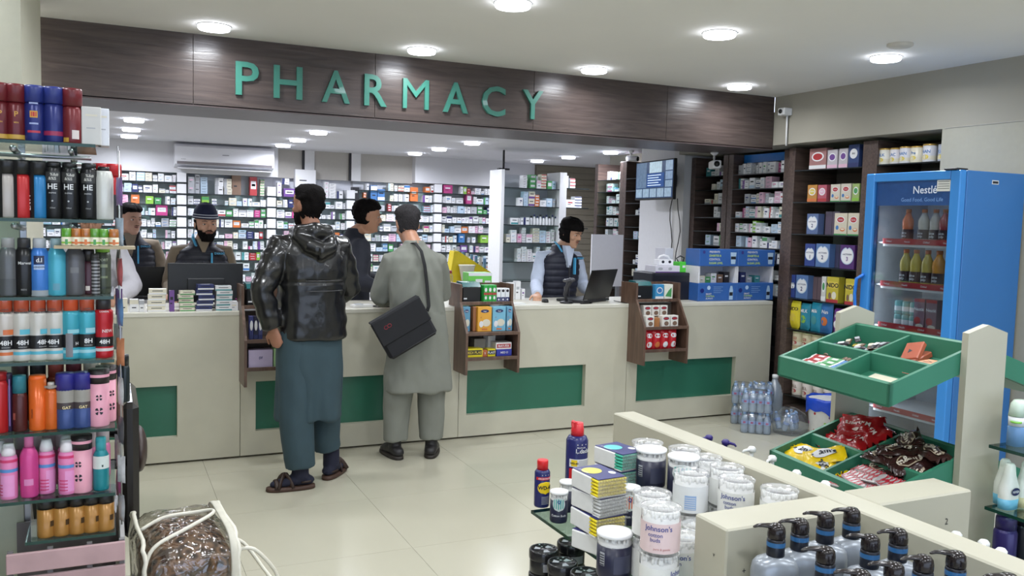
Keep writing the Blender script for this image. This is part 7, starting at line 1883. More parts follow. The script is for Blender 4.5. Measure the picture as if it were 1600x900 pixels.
def build_person(name, label, base, J, sk, hands=(True, True), voxel=.0065, legs=True, arms=True):
    t = thing(name, label, 'person', base)
    m = MB()
    HM = head_matrix(J['chin'], J['yaw'], J.get('pitch', 0), J.get('roll', 0), J.get('hk', 1.0))
    head_mb(m, HM, sk)
    nb = V3(J['neck']); hc = HM @ V3((0, -.02, .03))
    m.tube([nb - V3((0, 0, .06)), nb, nb.lerp(hc, .5), hc], [.075, .062, .054, .052], sk, 16)
    hip = V3(J['hip']); ch = nb.lerp(hip, .35)
    ty = J.get('tyaw', 0)
    m.stack([(hip.x, hip.y, hip.z - .06, .12, .08, ty), (hip.x, hip.y, hip.z, .14, .09, ty), (*hip.lerp(nb, .35).xy, hip.lerp(nb, .35).z, .12, .08, ty), (ch.x, ch.y, ch.z, .15, .09, ty), (nb.x, nb.y, nb.z - .07, .14, .075, ty), (nb.x, nb.y, nb.z - .02, .06, .05, ty)], sk, 20)
    for s, k in ((1, 'R'), (-1, 'L')):
        if not arms: break
        S, E_, W_ = V3(J['s' + k]), V3(J['e' + k]), V3(J['w' + k])
        m.tube([nb - V3((0, 0, .09)), S, S.lerp(E_, .5), E_, E_.lerp(W_, .3), W_], [.04, .05, .042, .036, .038, .025], sk, 12, round_ends=True)
        if hands[0 if k == 'R' else 1]:
            hd = J.get('h' + k)
            hand_mb(m, W_, hd[0], hd[1], s, sk, *(hd[2:] if len(hd) > 2 else ()))
    if legs:
        for k in 'RL':
            hh = V3(J['hip']) + V3(((.085 if k == 'R' else -.085) * math.cos(ty), (.085 if k == 'R' else -.085) * math.sin(ty), -.02))
            hh = V3(J.get('l' + k, hh)); K_, A_ = V3(J['k' + k]), V3(J['a' + k])
            m.tube([hh, hh.lerp(K_, .5), K_, K_.lerp(A_, .35), A_], [.08, .068, .05, .048, .034], sk, 14, round_ends=True)
            fd = V3(J['f' + k]); fd.z = 0; fd.normalize()
            m.tube([A_ - fd * .03 + V3((0, 0, -.04)), A_ + fd * .03 + V3((0, 0, -.045)), A_ + fd * .10 + V3((0, 0, -.055)), A_ + fd * .125 + V3((0, 0, -.058))], [.024, .026, .022, .016], sk, 12, flat=.8, round_ends=True)
    me = remesh(m, voxel, 3, sk, name='body')
    off = V3(base); me.transform(Matrix.Translation(-off)); obj('body', me, t)
    # face details
    HM2 = Matrix.Translation(-off) @ HM
    eye = MB(); eye.T = HM2; lid = MB(); lid.T = HM2
    for s in (-1, 1):
        eye.ball((s * .031, .0765, .121), (.0135, .0115, .0068), P((214, 206, 200), .25), 12, 8)
        eye.ball((s * .031, .0845, .1205), (.0058, .0046, .0058), P((30, 20, 16), .15), 10, 8)
        lid.tube([(s * .016, .089, .124), (s * .031, .0925, .1295), (s * .046, .084, .125)], [.0022, .0028, .0022], sk, 6)
    obj('eyes', eye, t)
    hb = P(J.get('hair', (22, 18, 18)), .6, vary=.2, scale=60)
    for s in (-1, 1): lid.tube([(s * .014, .0995, .140), (s * .03, .0985, .1465), (s * .052, .084, .142)], [.0032, .0042, .0022], hb, 6, flat=.6)
    obj('eyebrows', lid, t)
    lip = MB(); lip.T = HM2; lc = P(J.get('lip', (140, 84, 74)), .45)
    lip.tube([(-.022, .0905, .0615), (-.008, .1005, .0655), (0, .1015, .0645), (.008, .1005, .0655), (.022, .0905, .0615)], [.001, .0036, .003, .0036, .001], lc, 6)
    lip.tube([(-.02, .0905, .0605), (0, .1005, .0575), (.02, .0905, .0605)], [.001, .0042, .001], lc, 6)
    obj('lips', lip, t)
    return t, HM2, off
def add_mesh(t, off, name, mb, voxel, smooth, mat, disp=None, label=None):
    me = remesh(mb, voxel, smooth, mat, disp, name); me.transform(Matrix.Translation(-off)); o = obj(name, me, t)
    if label: o['label'] = label
    return o
def hair_std(t, HM2, mat, thick=.018, front=.186, nape=.035, rough=.012, name='hair', long_=False, seed=1, side=.075, temple=.155):
    lv = [nape + (.234 - nape) * k / 16 for k in range(17)]
    def amax(z):
        if z >= front: return PI - .0001
        if z > temple: return PI * .66 + (PI * .20) * ((z - temple) / (front - temple)) ** 2
        if z > side: return PI * (.515 if not long_ else .66)
        return PI * (.40 + .12 * (z - nape) / max(.001, side - nape))
    o = obj(name, shell(lv, amax, lambda z: thick * (.35 + .65 * min(1, (z - nape) / .06)) if not long_ else thick, mat, HM2, rough=rough, seed=seed, front=front, side_thin=.15 if not long_ else None), t); return o
def wr(c, f=18, s=0): return noise.noise(Vector((c.x * f + s, c.y * f, c.z * f)))
def folds(amp=.006, f=9, vert=0.0, hem=None, zs=1.0, seed=0):
    def d(c, n):
        v = amp * (noise.noise(Vector((c.x * f + seed, c.y * f, c.z * f * zs))) + .5 * noise.noise(Vector((c.x * f * 2.3, c.y * f * 2.3 + seed, c.z * f * 2.3 * zs))))
        if vert:
            k = 1 if hem is None else max(0, min(1, (hem[0] - c.z) / (hem[0] - hem[1])))
            v += vert * k * math.sin(38 * c.x + 22 * c.y + 2.2 * noise.noise(Vector((c.x * 5, c.y * 5, c.z * 3 + seed))) * 2)
        return v
    return d
def sandal_or_shoe(t, off, A_, fd, kind, mat, sole):
    fd = V3((fd[0], fd[1], 0)).normalized(); sd = V3((-fd.y, fd.x, 0)); A_ = V3((A_[0], A_[1], 0)); yaw = math.atan2(fd.y, fd.x)
    m = MB(); c = A_ + fd * .055
    m.stack([(c.x, c.y, .001, .140, .046, yaw, 2.6), (c.x, c.y, .005, .145, .05, yaw, 2.6), (c.x, c.y, .022, .143, .049, yaw, 2.6), (c.x, c.y, .026, .135, .043, yaw, 2.6)], sole, 28)
    m.v = [tuple(V3(v) - off) for v in m.v]; so = obj('shoe_sole', m, t)
    m = MB()
    if kind == 'sandal':
        for a, b in ((.02, .10), (.10, .02)):
            p0 = A_ + fd * (a + .03) + sd * .05; p1 = A_ + fd * (b + .03) - sd * .05; mid = (p0 + p1) / 2 + V3((0, 0, .085))
            pts = [p0.lerp(p1, k / 8) + V3((0, 0, .02 + .072 * math.sin(PI * k / 8))) for k in range(9)]; m.tube(pts, .006, mat, 6, flat=3.0, up=(0, 0, 1))
        pts = [A_ + fd * (-.075 * math.cos((k - 4) * PI / 8) + .0) + sd * (.045 * math.sin((k - 4) * PI / 8)) + V3((0, 0, .05)) for k in range(9)]; m.tube(pts, .006, mat, 6)
        pts = [A_ + fd * .14 + sd * (.046 * math.cos(k * PI / 8)) + V3((0, 0, .02 + .045 * math.sin(k * PI / 8))) for k in range(9)]; m.tube(pts, .014, mat, 6, flat=.4)
        m.v = [tuple(V3(v) - off) for v in m.v]; obj('strap', m, t)
    else:
        m.tube([A_ - fd * .05 + V3((0, 0, .05)), A_ + V3((0, 0, .06)), A_ + fd * .07 + V3((0, 0, .05)), A_ + fd * .13 + V3((0, 0, .038)), A_ + fd * .165 + V3((0, 0, .032))], [.042, .046, .046, .044, .032], mat, 14, flat=.85, round_ends=True)
        m.tube([A_ + V3((0, 0, .04)), A_ + V3((0, 0, .12))], [.045, .043], mat, 14)
        add_mesh(t, off, 'shoe', m, .007, 2, mat, lambda c, n: 0 if c.z > .02 else 0)

def sleeve(m, S, E_, W_, r, mat, inner=None, end=.0):
    S, E_, W_ = V3(S), V3(E_), V3(W_); W2_ = W_ + (W_ - E_).normalized() * end
    st = [S if inner is None else V3(inner), S, S.lerp(E_, .35), S.lerp(E_, .7), E_, E_.lerp(W2_, .3), E_.lerp(W2_, .7), W2_]
    m.tube(st, [r[0], r[0], r[0] * .98, r[1] * 1.03, r[1], r[1] * .98, (r[1] + r[2]) / 2, r[2]], mat, 18, round_ends=False)

HAIRB = P((15, 12, 12), .8, vary=.5, scale=120, bump=.4, name='black_hair')
HAIRB.node_tree.nodes['Principled BSDF'].inputs['Specular IOR Level'].default_value = .12
# ---- A: man in the black leather jacket
B = (1.12, 5.20, 0)
J = dict(chin=(1.095, 5.235, 1.565), yaw=.55, pitch=.05, neck=(1.10, 5.20, 1.53), hip=(1.10, 5.18, .98), sR=(1.285, 5.22, 1.455), eR=(1.36, 5.32, 1.18), wR=(1.27, 5.55, 1.09), sL=(.905, 5.15, 1.455), eL=(.80, 5.10, 1.18), wL=(.865, 5.10, .965),
         hR=((-.3, .9, -.2), (.2, .1, .9), .5), hL=((.25, -.05, -1), (-.5, -.8, -.1), .9), kR=(1.21, 5.24, .52), aR=(1.255, 5.27, .10), fR=(.55, .8, 0), kL=(1.01, 5.13, .52), aL=(1.03, 5.10, .10), fL=(-1, .0, 0), lR=(1.19, 5.2, .95), lL=(1.01, 5.17, .95), tyaw=.05)
SK = skin((150, 104, 82))
t, HM2, off = build_person('person', 'man seen from behind in a black hooded leather jacket and dark teal long shirt', B, J, SK)
hair_std(t, HM2, HAIRB, thick=.015, front=.19, nape=.03, rough=.016)
lv = [-.012 + .09 * k / 8 for k in range(9)]
m = shell(lv, lambda z: PI * .52, lambda z: .009, HAIRB, HM2, centre=0, rough=.01); m.f = [f for f in m.f if len(f) == 4 or len(f) < 20]; m.m = m.m[:len(m.f)]; m.sm = m.sm[:len(m.f)]; obj('beard', m, t)
TEAL = P((45, 66, 75), .75, vary=.08, scale=12, bump=.05, name='teal_cotton')
m = MB()   # long shirt
m.stack([(1.085, 5.19, .40, .205, .15, .05, 2.6), (1.085, 5.19, .42, .207, .152, .05, 2.6), (1.09, 5.19, .6, .20, .148, .05, 2.5), (1.095, 5.19, .8, .195, .145, .05), (1.10, 5.19, 1.0, .185, .135, .05), (1.10, 5.19, 1.3, .19, .13, .05), (1.10, 5.2, 1.45, .15, .10), (1.10, 5.2, 1.5, .07, .06)], TEAL, 32)
m.tube([(1.03, 5.17, .7), (1.03, 5.13, .45)], [.1, .1], TEAL, 12)
add_mesh(t, off, 'long_shirt', m, .011, 5, TEAL, folds(.007, 7, .010, (1.0, .45), .35))
m = MB()   # trousers: left leg nearer the viewer
m.tube([(1.01, 5.17, .95), (1.01, 5.15, .7), (1.005, 5.12, .45), (1.02, 5.09, .2), (1.028, 5.09, .135)], [.115, .112, .100, .092, .09], TEAL, 20)
m.tube([(1.19, 5.21, .95), (1.20, 5.22, .7), (1.21, 5.24, .45), (1.215, 5.25, .25), (1.225, 5.26, .185)], [.11, .108, .095, .086, .084], TEAL, 20)
add_mesh(t, off, 'trousers', m, .010, 4, TEAL, folds(.007, 8, .005, (.8, .2), .4, 3))
SOCK = P((26, 28, 48), .85, name='navy_sock')
for k, (A_, fd, hz) in {'L': ((1.03, 5.10, .1), (-1, .02), .14), 'R': ((1.255, 5.27, .1), (.6, .8), .21)}.items():
    m = MB(); a = V3((A_[0], A_[1], 0)); f = V3((fd[0], fd[1], 0)).normalized()
    m.tube([a + V3((0, 0, hz)), a + V3((0, 0, .07))], [.05, .052], SOCK, 14); m.tube([a - f * .045 + V3((0, 0, .052)), a + f * .03 + V3((0, 0, .058)), a + f * .1 + V3((0, 0, .045)), a + f * .15 + V3((0, 0, .04))], [.04, .046, .038, .028], SOCK, 14, flat=.75, round_ends=True)
    add_mesh(t, off, 'sock', m, .008, 3, SOCK)
    sandal_or_shoe(t, off, A_, fd, 'sandal', P((52, 36, 30), .5, name='brown_leather'), P((70, 48, 38), .6))
LJ = P((15, 15, 18), .30, vary=.15, scale=30, bump=.12, name='black_leather', coat=.25)
m = MB()
m.stack([(1.105, 5.19, .885, .196, .155, .05, 2.6), (1.105, 5.19, .90, .208, .166, .05, 2.6), (1.105, 5.19, 1.0, .206, .166, .05, 2.5), (1.105, 5.19, 1.15, .200, .156, .05), (1.105, 5.185, 1.3, .208, .155, .05), (1.10, 5.185, 1.40, .210, .140, .05), (1.10, 5.19, 1.46, .185, .12, .05), (1.10, 5.195, 1.51, .11, .09, .05), (1.10, 5.2, 1.54, .07, .07)], LJ, 36)
sleeve(m, (1.275, 5.21, 1.435), J['eR'], J['wR'], (.084, .074, .056), LJ, (1.18, 5.2, 1.43))
sleeve(m, (.915, 5.17, 1.435), J['eL'], J['wL'], (.082, .070, .056), LJ, (1.0, 5.18, 1.43))
m.tube([(1.02, 5.13, 1.52), (1.10, 5.10, 1.53), (1.18, 5.13, 1.52)], [.05, .055, .05], LJ, 14, round_ends=True)
m.tube([(1.20, 5.22, 1.53), (1.19, 5.15, 1.535), (1.10, 5.115, 1.545), (1.01, 5.15, 1.535), (1.0, 5.22, 1.53)], [.03, .038, .04, .038, .03], LJ, 12, round_ends=True)
m.tube([(1.0, 5.11, 1.50), (1.06, 5.055, 1.45), (1.13, 5.035, 1.42), (1.18, 5.05, 1.44), (1.21, 5.12, 1.49)], [.03, .05, .055, .045, .03], LJ, 14, round_ends=True)
def jd(c, n):
    v = .008 * noise.noise(Vector((c.x * 8, c.y * 8, c.z * 5))) + .003 * noise.noise(Vector((c.x * 25, c.y * 25, c.z * 20)))
    if abs(c.z - 1.235) < .012 and abs(c.x - 1.09) < .2: v -= .006
    if abs(c.x - 1.10) < .006 and 1.24 < c.z < 1.44: v -= .004
    if c.x < .93 or c.x > 1.26: v += .003 * math.sin(70 * c.z + 5 * c.x)
    return v
add_mesh(t, off, 'leather_jacket', m, .0095, 3, LJ, jd)
for z in (1.245, 1.185):
    m = MB(); m.tube([(1.085 + .229 * math.sin(a), 5.19 - .168 * math.cos(a), z) for a in [-.2 + .14 * k for k in range(9)]], .0035, P((60, 60, 64), .3), 6); m.v = [tuple(V3(v) - off) for v in m.v]; obj('jacket_seam', m, t)

# ---- B: man in the grey long shirt with a black shoulder bag
B = (1.87, 5.52, 0)
J = dict(chin=(1.865, 5.655, 1.475), yaw=.0, pitch=.42, neck=(1.87, 5.56, 1.44), hip=(1.89, 5.50, .95), sR=(2.045, 5.57, 1.34), eR=(2.105, 5.66, 1.11), wR=(1.98, 5.86, 1.055), sL=(1.695, 5.57, 1.34), eL=(1.665, 5.64, 1.10), wL=(1.76, 5.86, 1.055),
         hR=((-.4, .9, -.25), (.1, .2, 1), .4), hL=((.35, .9, -.25), (0, .2, 1), .4), kR=(2.0, 5.53, .5), aR=(2.005, 5.52, .10), fR=(.45, .9, 0), kL=(1.775, 5.56, .5), aL=(1.76, 5.57, .10), fL=(-.15, 1, 0), lR=(1.985, 5.5, .9), lL=(1.80, 5.5, .9), hair=(60, 58, 58))
GH = P((52, 50, 52), .8, vary=.5, scale=120, bump=.4, name='greying_hair')
GH.node_tree.nodes['Principled BSDF'].inputs['Specular IOR Level'].default_value = .12
t, HM2, off = build_person('person', 'man seen from behind in long grey shirt and trousers with a black shoulder bag', B, J, skin((172, 124, 98)))
hair_std(t, HM2, GH, thick=.018, front=.19, nape=.045, rough=.012, seed=5)
GR = P((122, 124, 116), .8, vary=.05, scale=12, bump=.04, name='grey_cotton')
m = MB()
m.stack([(1.905, 5.51, .465, .225, .15, 0, 2.5), (1.905, 5.51, .48, .227, .152, 0, 2.5), (1.90, 5.51, .62, .215, .15), (1.895, 5.51, .8, .20, .142), (1.89, 5.51, .98, .187, .132), (1.875, 5.515, 1.15, .185, .125), (1.87, 5.53, 1.28, .19, .125), (1.87, 5.55, 1.36, .18, .115), (1.87, 5.56, 1.41, .13, .09), (1.87, 5.565, 1.445, .075, .07), (1.87, 5.57, 1.475, .064, .062)], GR, 34)
sleeve(m, (2.03, 5.57, 1.325), J['eR'], J['wR'], (.078, .072, .055), GR, (1.95, 5.56, 1.33))
sleeve(m, (1.71, 5.57, 1.325), J['eL'], J['wL'], (.078, .072, .055), GR, (1.79, 5.56, 1.33))
def gd(c, n):
    v = .008 * noise.noise(Vector((c.x * 9, c.y * 9, c.z * 4))) + .004 * noise.noise(Vector((c.x * 22, c.y * 22, c.z * 12)))
    k = max(0, min(1, (1.2 - c.z) / .7)); v += .007 * k * math.sin(34 * c.x + 15 * c.y + 2 * noise.noise(Vector((c.x * 4, c.y * 4, c.z * 3))))
    if n.y < -.3 and c.z > 1.0: v += .006 * math.sin(60 * (c.x - 1.87) + 25 * (c.z - 1.3) * (1 if c.x > 1.87 else -1))
    return v
add_mesh(t, off, 'long_shirt', m, .0105, 4, GR, gd)
m = MB()
m.tube([(1.80, 5.5, .85), (1.78, 5.53, .6), (1.765, 5.56, .35), (1.76, 5.56, .12)], [.115, .108, .095, .082], GR, 20)
m.tube([(1.985, 5.5, .85), (1.995, 5.52, .6), (2.0, 5.53, .35), (2.0, 5.52, .12)], [.115, .108, .095, .082], GR, 20)
add_mesh(t, off, 'trousers', m, .0105, 4, GR, folds(.008, 9, .004, (.6, .12), .5, 8))
for A_, fd in (((1.76, 5.565, 0), (-.15, 1)), ((2.005, 5.52, 0), (.45, .9))):
    sandal_or_shoe(t, off, A_, fd, 'shoe', P((34, 32, 34), .45, name='black_shoe'), P((44, 38, 34), .6))
# his bag
bg = thing('shoulder_bag', 'black laptop bag with a red looped emblem slung behind the grey-clad man', 'bag', (1.725, 5.315, .92))
bg.rotation_euler = (0, math.radians(-30), math.radians(-6))
BK = P((16, 17, 24), .75, vary=.1, scale=40, bump=.08, name='black_nylon')
q = MB(); q.box(-.175, .175, -.045, .045, -.14, .13, BK, .018); obj('bag_body', q, bg)
q = MB(); q.box(-.178, .178, -.055, -.042, -.035, .135, BK, .006); q.box(-.178, .178, -.05, .03, .128, .14, BK, .004); obj('flap', q, bg)
q = MB(); RE = P((150, 36, 50), .4)
for cx, cz in ((-.012, 0), (.012, .0)):
    q.tube([(-.09 + cx + .013 * math.cos(k * PI / 8), -.0565, .07 + cz + .011 * math.sin(k * PI / 8)) for k in range(17)], .0018, RE, 5)
obj('emblem', q, bg)
q = MB(); q.tube([(-.16, -.058, -.12), (.16, -.058, -.12)], .002, P((50, 50, 56), .5), 5); obj('pocket_seam', q, bg)
q = MB(); ST = P((20, 20, 24), .7)
pts = [(1.90, 5.36, 1.02), (1.915, 5.372, 1.05), (1.90, 5.378, 1.2), (1.885, 5.385, 1.32), (1.868, 5.41, 1.41), (1.845, 5.47, 1.462), (1.82, 5.56, 1.455), (1.80, 5.66, 1.38)]
q.tube([V3(p) - V3((1.725, 5.315, .92)) for p in pts], .0115, ST, 8, flat=.35, up=(0, 1, 0)); so = obj('strap', q, bg)
bpy.context.view_layer.update()
so.matrix_basis = (bg.rotation_euler.to_matrix().to_4x4()).inverted()

# ---- staff
def vest_man(base, J, label, skc, shirt, vestc, head='hair', cap=None, beard=False, vd_=.16, front=-1, logo=True, hands=(True, True), mous=False, hk=1, hairthick=.02, long_=False, w=.21):
    """man facing the viewer (-Y): shirt below a quilted vest"""
    t, HM2, off = build_person('person', label, base, J, skin(skc), hands=hands, legs=True)
    if head == 'hair':
        hair_std(t, HM2, HAIRB, thick=hairthick, front=.178 if not long_ else .150, nape=.04, rough=.014 if not long_ else .02, long_=long_, seed=3, side=.085 if not long_ else .02)
    SM = P(shirt, .75, vary=.05, name='shirt_cloth'); VM = P(vestc, .55, vary=.08, scale=30, name='vest_nylon')
    nb = V3(J['neck']); hp = V3(J['hip']); ty = J.get('tyaw', 0)
    def sec(f, rx_, ry_, e=2.4):
        p = hp.lerp(nb, f); return (p.x, p.y, p.z, rx_, ry_, ty, e)
    m = MB(); m.stack([sec(-.35, .16, .115), sec(0, .17, .12), sec(.5, .17, .115), sec(.8, .16, .10), sec(.9, .12, .085), sec(.98, .066, .062), sec(1.06, .058, .056)], SM, 26)
    for k in 'RL':
        S, E_, W_ = V3(J['s' + k]), V3(J['e' + k]), V3(J['w' + k]); sleeve(m, S, E_, W_, (.060, .056, .042), SM, nb.lerp(S, .45) - V3((0, 0, .04)))
    add_mesh(t, off, 'shirt', m, .0095, 3, SM, folds(.007, 12, 0, None, 1, 4))
    m = MB(); m.stack([sec(-.12, w * .86, .135), sec(-.1, w * .88, .14), sec(.2, w * .9, .14), sec(.5, w * .95, .138), sec(.72, w * .93, .13), sec(.86, w * .8, .115), sec(.94, w * .5, .095), sec(1.0, .085, .085), sec(1.07, .078, .08)], VM, 30)
    def vd(c, n): return -.009 * (1 - abs(math.sin((c.z) * PI / .055))) ** 2 * (1 if c.z < nb.z - .05 else .2) + .003 * noise.noise(Vector((c.x * 20, c.y * 20, c.z * 20)))
    add_mesh(t, off, 'vest', m, .009, 2, VM, vd)
    fr = Matrix.Translation(V3((hp.x, hp.y, 0)) - off) @ rotz(ty)
    # shirt front in the open collar, zip, blue chest zip and logo
    q = MB(); q.T = Matrix.Translation(-off) @ Matrix.Translation(nb) @ rotz(ty)
    q.prism([(-.05, .03), (.05, .03), (.010, -vd_), (-.010, -vd_)], -.142, -.09, SM, 'y'); obj('shirt_front', q, t)
    bl = P((80, 168, 214), .4, name='vest_blue')
    q = MB(); q.T = Matrix.Translation(-off) @ Matrix.Translation(nb) @ rotz(ty)
    q.box(.050, .063, -.151, -.12, -.22, -.075, bl, .002); obj('zip_trim', q, t)
    q = MB(); q.T = Matrix.Translation(-off) @ Matrix.Translation(nb) @ rotz(ty)
    q.text('DVAGO', bl, lambda u, v: (.112 + u, -.146, -.085 + v), .015, .03); q.box(.085, .138, -.144, -.11, -.09, -.062, VM, .002); obj('chest_print', q, t)
    q = MB(); q.T = Matrix.Translation(-off) @ Matrix.Translation(nb) @ rotz(ty)
    q.box(-.003, .003, -.15, -.13, -.5, -.14, P((60, 60, 66), .4)); obj('zip', q, t)
    for s in (-1, 1):
        q = MB(); q.T = Matrix.Translation(-off) @ Matrix.Translation(nb) @ rotz(ty)
        q.tube([(s * .05, -.085, -.02), (s * .066, -.055, .03), (s * .064, .0, .055)], [.012, .014, .012], bl if s < 0 or long_ else VM, 8, flat=.6, round_ends=True); obj('collar', q, t)
    TR = P((70, 66, 60), .8); m = MB()
    for k in 'RL': m.tube([V3(J['hip']) + V3((.09 if k == 'R' else -.09, 0, -.02)), V3(J['k' + k]), V3(J['a' + k]) + V3((0, 0, -.02))], [.11, .085, .07], TR, 14)
    add_mesh(t, off, 'trousers', m, .014, 3, TR)
    for k in 'RL': sandal_or_shoe(t, off, J['a' + k], J['f' + k], 'shoe', P((34, 32, 34), .45, name='black_shoe'), P((44, 38, 34), .6))
    if mous:
        q = MB(); q.T = HM2; q.tube([(-.026, .093, .071), (-.01, .1035, .0765), (0, .105, .0755), (.01, .1035, .0765), (.026, .093, .071)], [.0015, .0036, .003, .0036, .0015], HAIRB, 8, flat=.6); obj('moustache', q, t)
    if beard:
        lv = [-.012 + .085 * k / 8 for k in range(9)]
        m = shell(lv, lambda z: PI * (.5 if z > .035 else .48), lambda z: .016 - .06 * max(0, z), HAIRB, HM2, centre=0, rough=.008)
        n_ = len(m.f) - 1; m.f = m.f[:n_]; m.m = m.m[:n_]; m.sm = m.sm[:n_]
        # leave the mouth open: cut faces in front of the lips
        inv = HM2.inverted(); keep = []
        for fi, f in enumerate(m.f):
            c = sum((V3(m.v[i]) for i in f), V3()) / len(f); l = inv @ c
            if l.y > .055 and abs(l.x) < .026 and l.z > .048: continue
            if l.z > .060 and abs(l.x) < .045 and l.y > .05: continue
            keep.append(fi)
        m.f = [m.f[i] for i in keep]; m.m = [m.m[i] for i in keep]; m.sm = [m.sm[i] for i in keep]
        obj('beard', m, t)
        q = MB(); q.T = HM2; q.tube([(-.028, .09, .066), (-.01, .1035, .0755), (0, .105, .0745), (.01, .1035, .0755), (.028, .09, .066)], [.004, .006, .005, .006, .004], HAIRB, 8, flat=.6); obj('moustache', q, t)
    if cap:
        lv = [.158 + .076 * k / 10 for k in range(11)]
        m = shell(lv, lambda z: PI - .0001, lambda z: .013 if z > .178 else .017, P((24, 30, 60), .85, vary=.12, scale=90, name='navy_knit'), HM2, rough=.003, top=.030); obj('knitted_cap', m, t)
        for z0, z1, o_ in ((.168, .174, .0185), (.186, .191, .0150)):
            m = MB(); m.T = HM2; vs = []; fs = []; n = 30
            for i in range(n):
                a = 2 * PI * i / n
                vs.append(head_pt(z0, a, o_)); vs.append(head_pt(z1, a, o_))
            for i in range(n): j = (i + 1) % n; fs.append((2 * i, 2 * i + 1, 2 * j + 1, 2 * j))
            m.add(vs, fs, P((196, 200, 210), .8), True); obj('cap_stripe', m, t)
        m = MB(); m.T = HM2; lvx = [.095 + .05 * k / 3 for k in range(4)]; m.T = None
        obj('hair', shell([.07 + .075 * k / 5 for k in range(6)], lambda z: PI * .57, lambda z: .008, HAIRB, HM2, rough=.004), t)
    return t, HM2, off
def legs_at(x, y, dx=.10, fd=(0, -1)):
    return dict(kR=(x + dx, y, .5), aR=(x + dx, y, .1), fR=(fd[0], fd[1], 0), kL=(x - dx, y, .5), aL=(x - dx, y, .1), fL=(fd[0], fd[1], 0))
# facing -Y the man's right hand is at -X; R/L here name the +X and -X sides
# D: right-hand man in the vest
x, y = 3.68, 6.74
J = dict(chin=(3.645, 6.665, 1.425), yaw=PI + .40, pitch=.30, neck=(3.620, 6.74, 1.395), hip=(3.610, 6.80, .92), sR=(3.800, 6.78, 1.32), eR=(3.870, 6.76, 1.06), wR=(3.810, 6.50, 1.03), sL=(3.440, 6.77, 1.32), eL=(3.360, 6.68, 1.09), wL=(3.210, 6.36, 1.025),
         hR=((-.2, -.9, -.1), (0, 0, 1), .5), hL=((-.45, -.9, -.15), (0, 0, 1), .45), tyaw=.12, **legs_at(3.61, 6.82))
vest_man((x, y, 0), J, 'young man in navy quilted vest and pale blue shirt behind the open laptop, looking down', (196, 150, 122), (190, 200, 220), (30, 32, 48), long_=True, hairthick=.022, mous=True)
# E: man in the knitted cap
x, y = .69, 6.95
J = dict(chin=(0.665, 6.86, 1.425), yaw=PI + .18, pitch=.08, neck=(0.650, 6.95, 1.40), hip=(0.650, 6.97, .93), sR=(0.830, 6.98, 1.325), eR=(0.880, 6.99, 1.06), wR=(0.825, 6.74, 1.03), sL=(0.470, 6.98, 1.325), eL=(0.420, 6.99, 1.07), wL=(0.425, 6.74, 1.03),
         hR=((-.3, -.9, -.1), (0, 0, 1), .5), hL=((.2, -.9, -.1), (0, 0, 1), .5), **legs_at(.65, 6.97))
vest_man((x, y, 0), J, 'bearded man in a striped navy knitted cap and dark vest behind the monitor', (196, 150, 126), (128, 114, 96), (30, 32, 46), head=None, cap=True, beard=True, vd_=.07)
# F: man at the back left
x, y = .20, 7.82
J = dict(chin=(.165, 7.74, 1.44), yaw=PI + .55, pitch=.10, neck=(.17, 7.82, 1.415), hip=(.17, 7.84, .93), sR=(.355, 7.85, 1.34), eR=(.425, 7.83, 1.08), wR=(.42, 7.56, 1.01), sL=(-.02, 7.85, 1.34), eL=(-.07, 7.83, 1.08), wL=(.0, 7.56, 1.01),
         hR=((.0, -.9, -.1), (0, 0, 1), .4), hL=((.2, -.9, -.1), (0, 0, 1), .4), **legs_at(.17, 7.86))
vest_man((x, y, 0), J, 'man with short dark hair in dark vest over khaki shirt at the far left', (190, 146, 124), (132, 118, 100), (30, 32, 44), mous=True)
# C: man in navy seen in profile
B = (1.90, 6.72, 0)
J = dict(chin=(1.845, 6.69, 1.515), yaw=-PI / 2 - .15, pitch=.12, neck=(1.760, 6.74, 1.49), hip=(1.740, 6.76, .95), sR=(1.780, 6.57, 1.39), eR=(1.740, 6.48, 1.13), wR=(1.860, 6.40, 1.09), sL=(1.760, 6.92, 1.40), eL=(1.860, 6.95, 1.14), wL=(2.020, 6.72, 1.09),
         hR=((.8, -.45, -.15), (.2, -.3, .9), .6), hL=((.5, -.7, -.1), (0, 0, 1), .5), tyaw=-PI / 2 + .15, kR=(1.8, 6.68, .5), aR=(1.8, 6.68, .1), fR=(1, -.3, 0), kL=(1.78, 6.86, .5), aL=(1.78, 6.86, .1), fL=(1, -.3, 0), lR=(1.79, 6.69, .93), lL=(1.78, 6.84, .93))
t, HM2, off = build_person('person', 'young man in a navy jacket in profile behind the counter, holding out a packet', B, J, skin((180, 132, 106)))
hair_std(t, HM2, HAIRB, thick=.028, front=.178, nape=.05, rough=.016, seed=9)
NV = P((24, 27, 40), .8, vary=.12, scale=26, bump=.05, name='navy_wool')
m = MB(); ty = J['tyaw']
m.stack([(1.740, 6.76, .82, .18, .14, ty), (1.740, 6.76, .85, .19, .145, ty), (1.745, 6.755, 1.1, .185, .14, ty), (1.750, 6.75, 1.3, .20, .135, ty), (1.760, 6.745, 1.40, .175, .115, ty), (1.760, 6.74, 1.455, .11, .09, ty), (1.770, 6.735, 1.50, .07, .068, ty), (1.780, 6.73, 1.535, .068, .066, ty)], NV, 28)
sleeve(m, J['sR'], J['eR'], J['wR'], (.078, .068, .048), NV, (1.76, 6.68, 1.38)); sleeve(m, J['sL'], J['eL'], J['wL'], (.078, .068, .048), NV, (1.76, 6.82, 1.38))
add_mesh(t, off, 'jacket', m, .010, 3, NV, folds(.006, 10, 0, None, 1, 12))
m = MB(); TR = P((50, 50, 56), .8)
for k in 'RL': m.tube([V3(J['l' + k]), V3(J['k' + k]), V3(J['a' + k])], [.1, .085, .07], TR, 14)
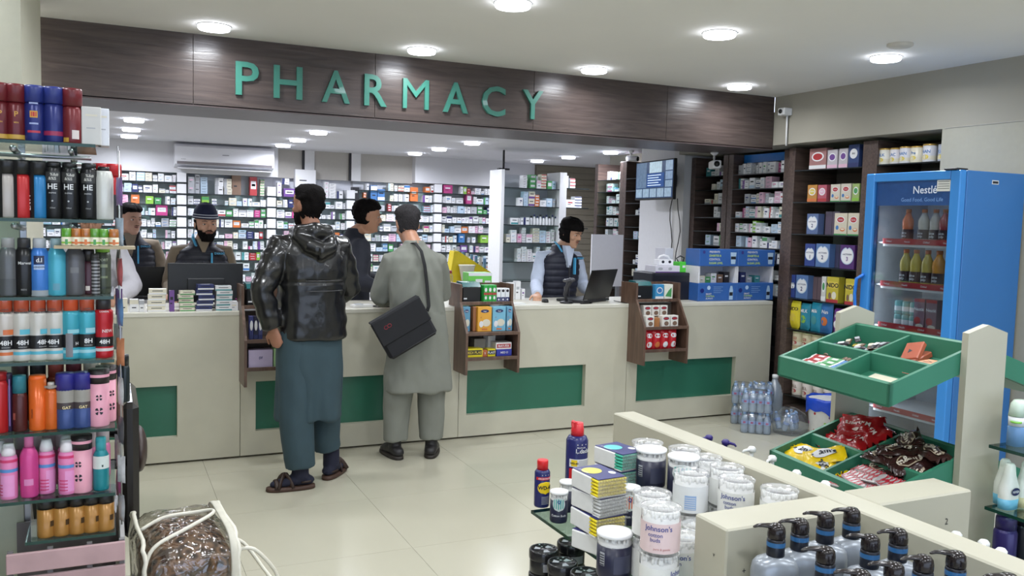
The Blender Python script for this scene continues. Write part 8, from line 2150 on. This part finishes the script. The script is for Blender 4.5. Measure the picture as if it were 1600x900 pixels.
add_mesh(t, off, 'trousers', m, .014, 3, TR)
for k in 'RL': sandal_or_shoe(t, off, J['a' + k], J['f' + k], 'shoe', P((34, 32, 34), .45, name='black_shoe'), P((44, 38, 34), .6))
q = MB(); q.box(-.035, .035, -.006, .006, -.02, .02, P((226, 226, 228), .4), .002); o = obj('packet', q, None, (1.96, 6.335, 1.085)); o.rotation_euler = (.3, -.5, .4); tag(o, 'white packet in the hand of the man in navy', 'packet')
# G: partly hidden person in white at the far left of the counter
B = (-.02, 6.75, 0)
J = dict(chin=(-.10, 6.62, 1.44), yaw=PI, pitch=.25, neck=(-.08, 6.72, 1.42), hip=(-.08, 6.86, .95), sR=(.075, 6.72, 1.31), eR=(.155, 6.66, 1.09), wR=(.06, 6.40, 1.04), sL=(-.26, 6.72, 1.31), eL=(-.34, 6.64, 1.09), wL=(-.25, 6.4, 1.04),
         hR=((-.4, -.8, -.15), (0, 0, 1), .5), hL=((.3, -.8, -.15), (0, 0, 1), .5), **legs_at(-.08, 6.90))
t, HM2, off = build_person('person', 'person in a white shirt mostly hidden behind the left spray rack', B, J, skin((168, 124, 100)))
hair_std(t, HM2, HAIRB, seed=4)
WS = P((206, 204, 212), .75, vary=.03, name='white_shirt'); m = MB()
m.stack([(-.08, 6.86, .85, .19, .14), (-.08, 6.85, 1.0, .18, .13), (-.08, 6.78, 1.25, .18, .12), (-.08, 6.74, 1.35, .15, .1), (-.08, 6.72, 1.40, .08, .07), (-.08, 6.72, 1.44, .065, .06)], WS, 26)
for k in 'RL': sleeve(m, J['s' + k], J['e' + k], J['w' + k], (.078, .070, .05), WS, (-.08, 6.74, 1.32))
add_mesh(t, off, 'shirt', m, .0095, 3, WS, folds(.008, 11, 0, None, 1, 2))
m = MB(); TR = P((90, 88, 84), .8)
for k in 'RL': m.tube([V3(J['hip']) + V3((.09 if k == 'R' else -.09, 0, -.02)), V3(J['k' + k]), V3(J['a' + k])], [.1, .085, .07], TR, 14)
add_mesh(t, off, 'trousers', m, .014, 3, TR)
for k in 'RL': sandal_or_shoe(t, off, J['a' + k], J['f' + k], 'shoe', P((34, 32, 34), .45, name='black_shoe'), P((44, 38, 34), .6))
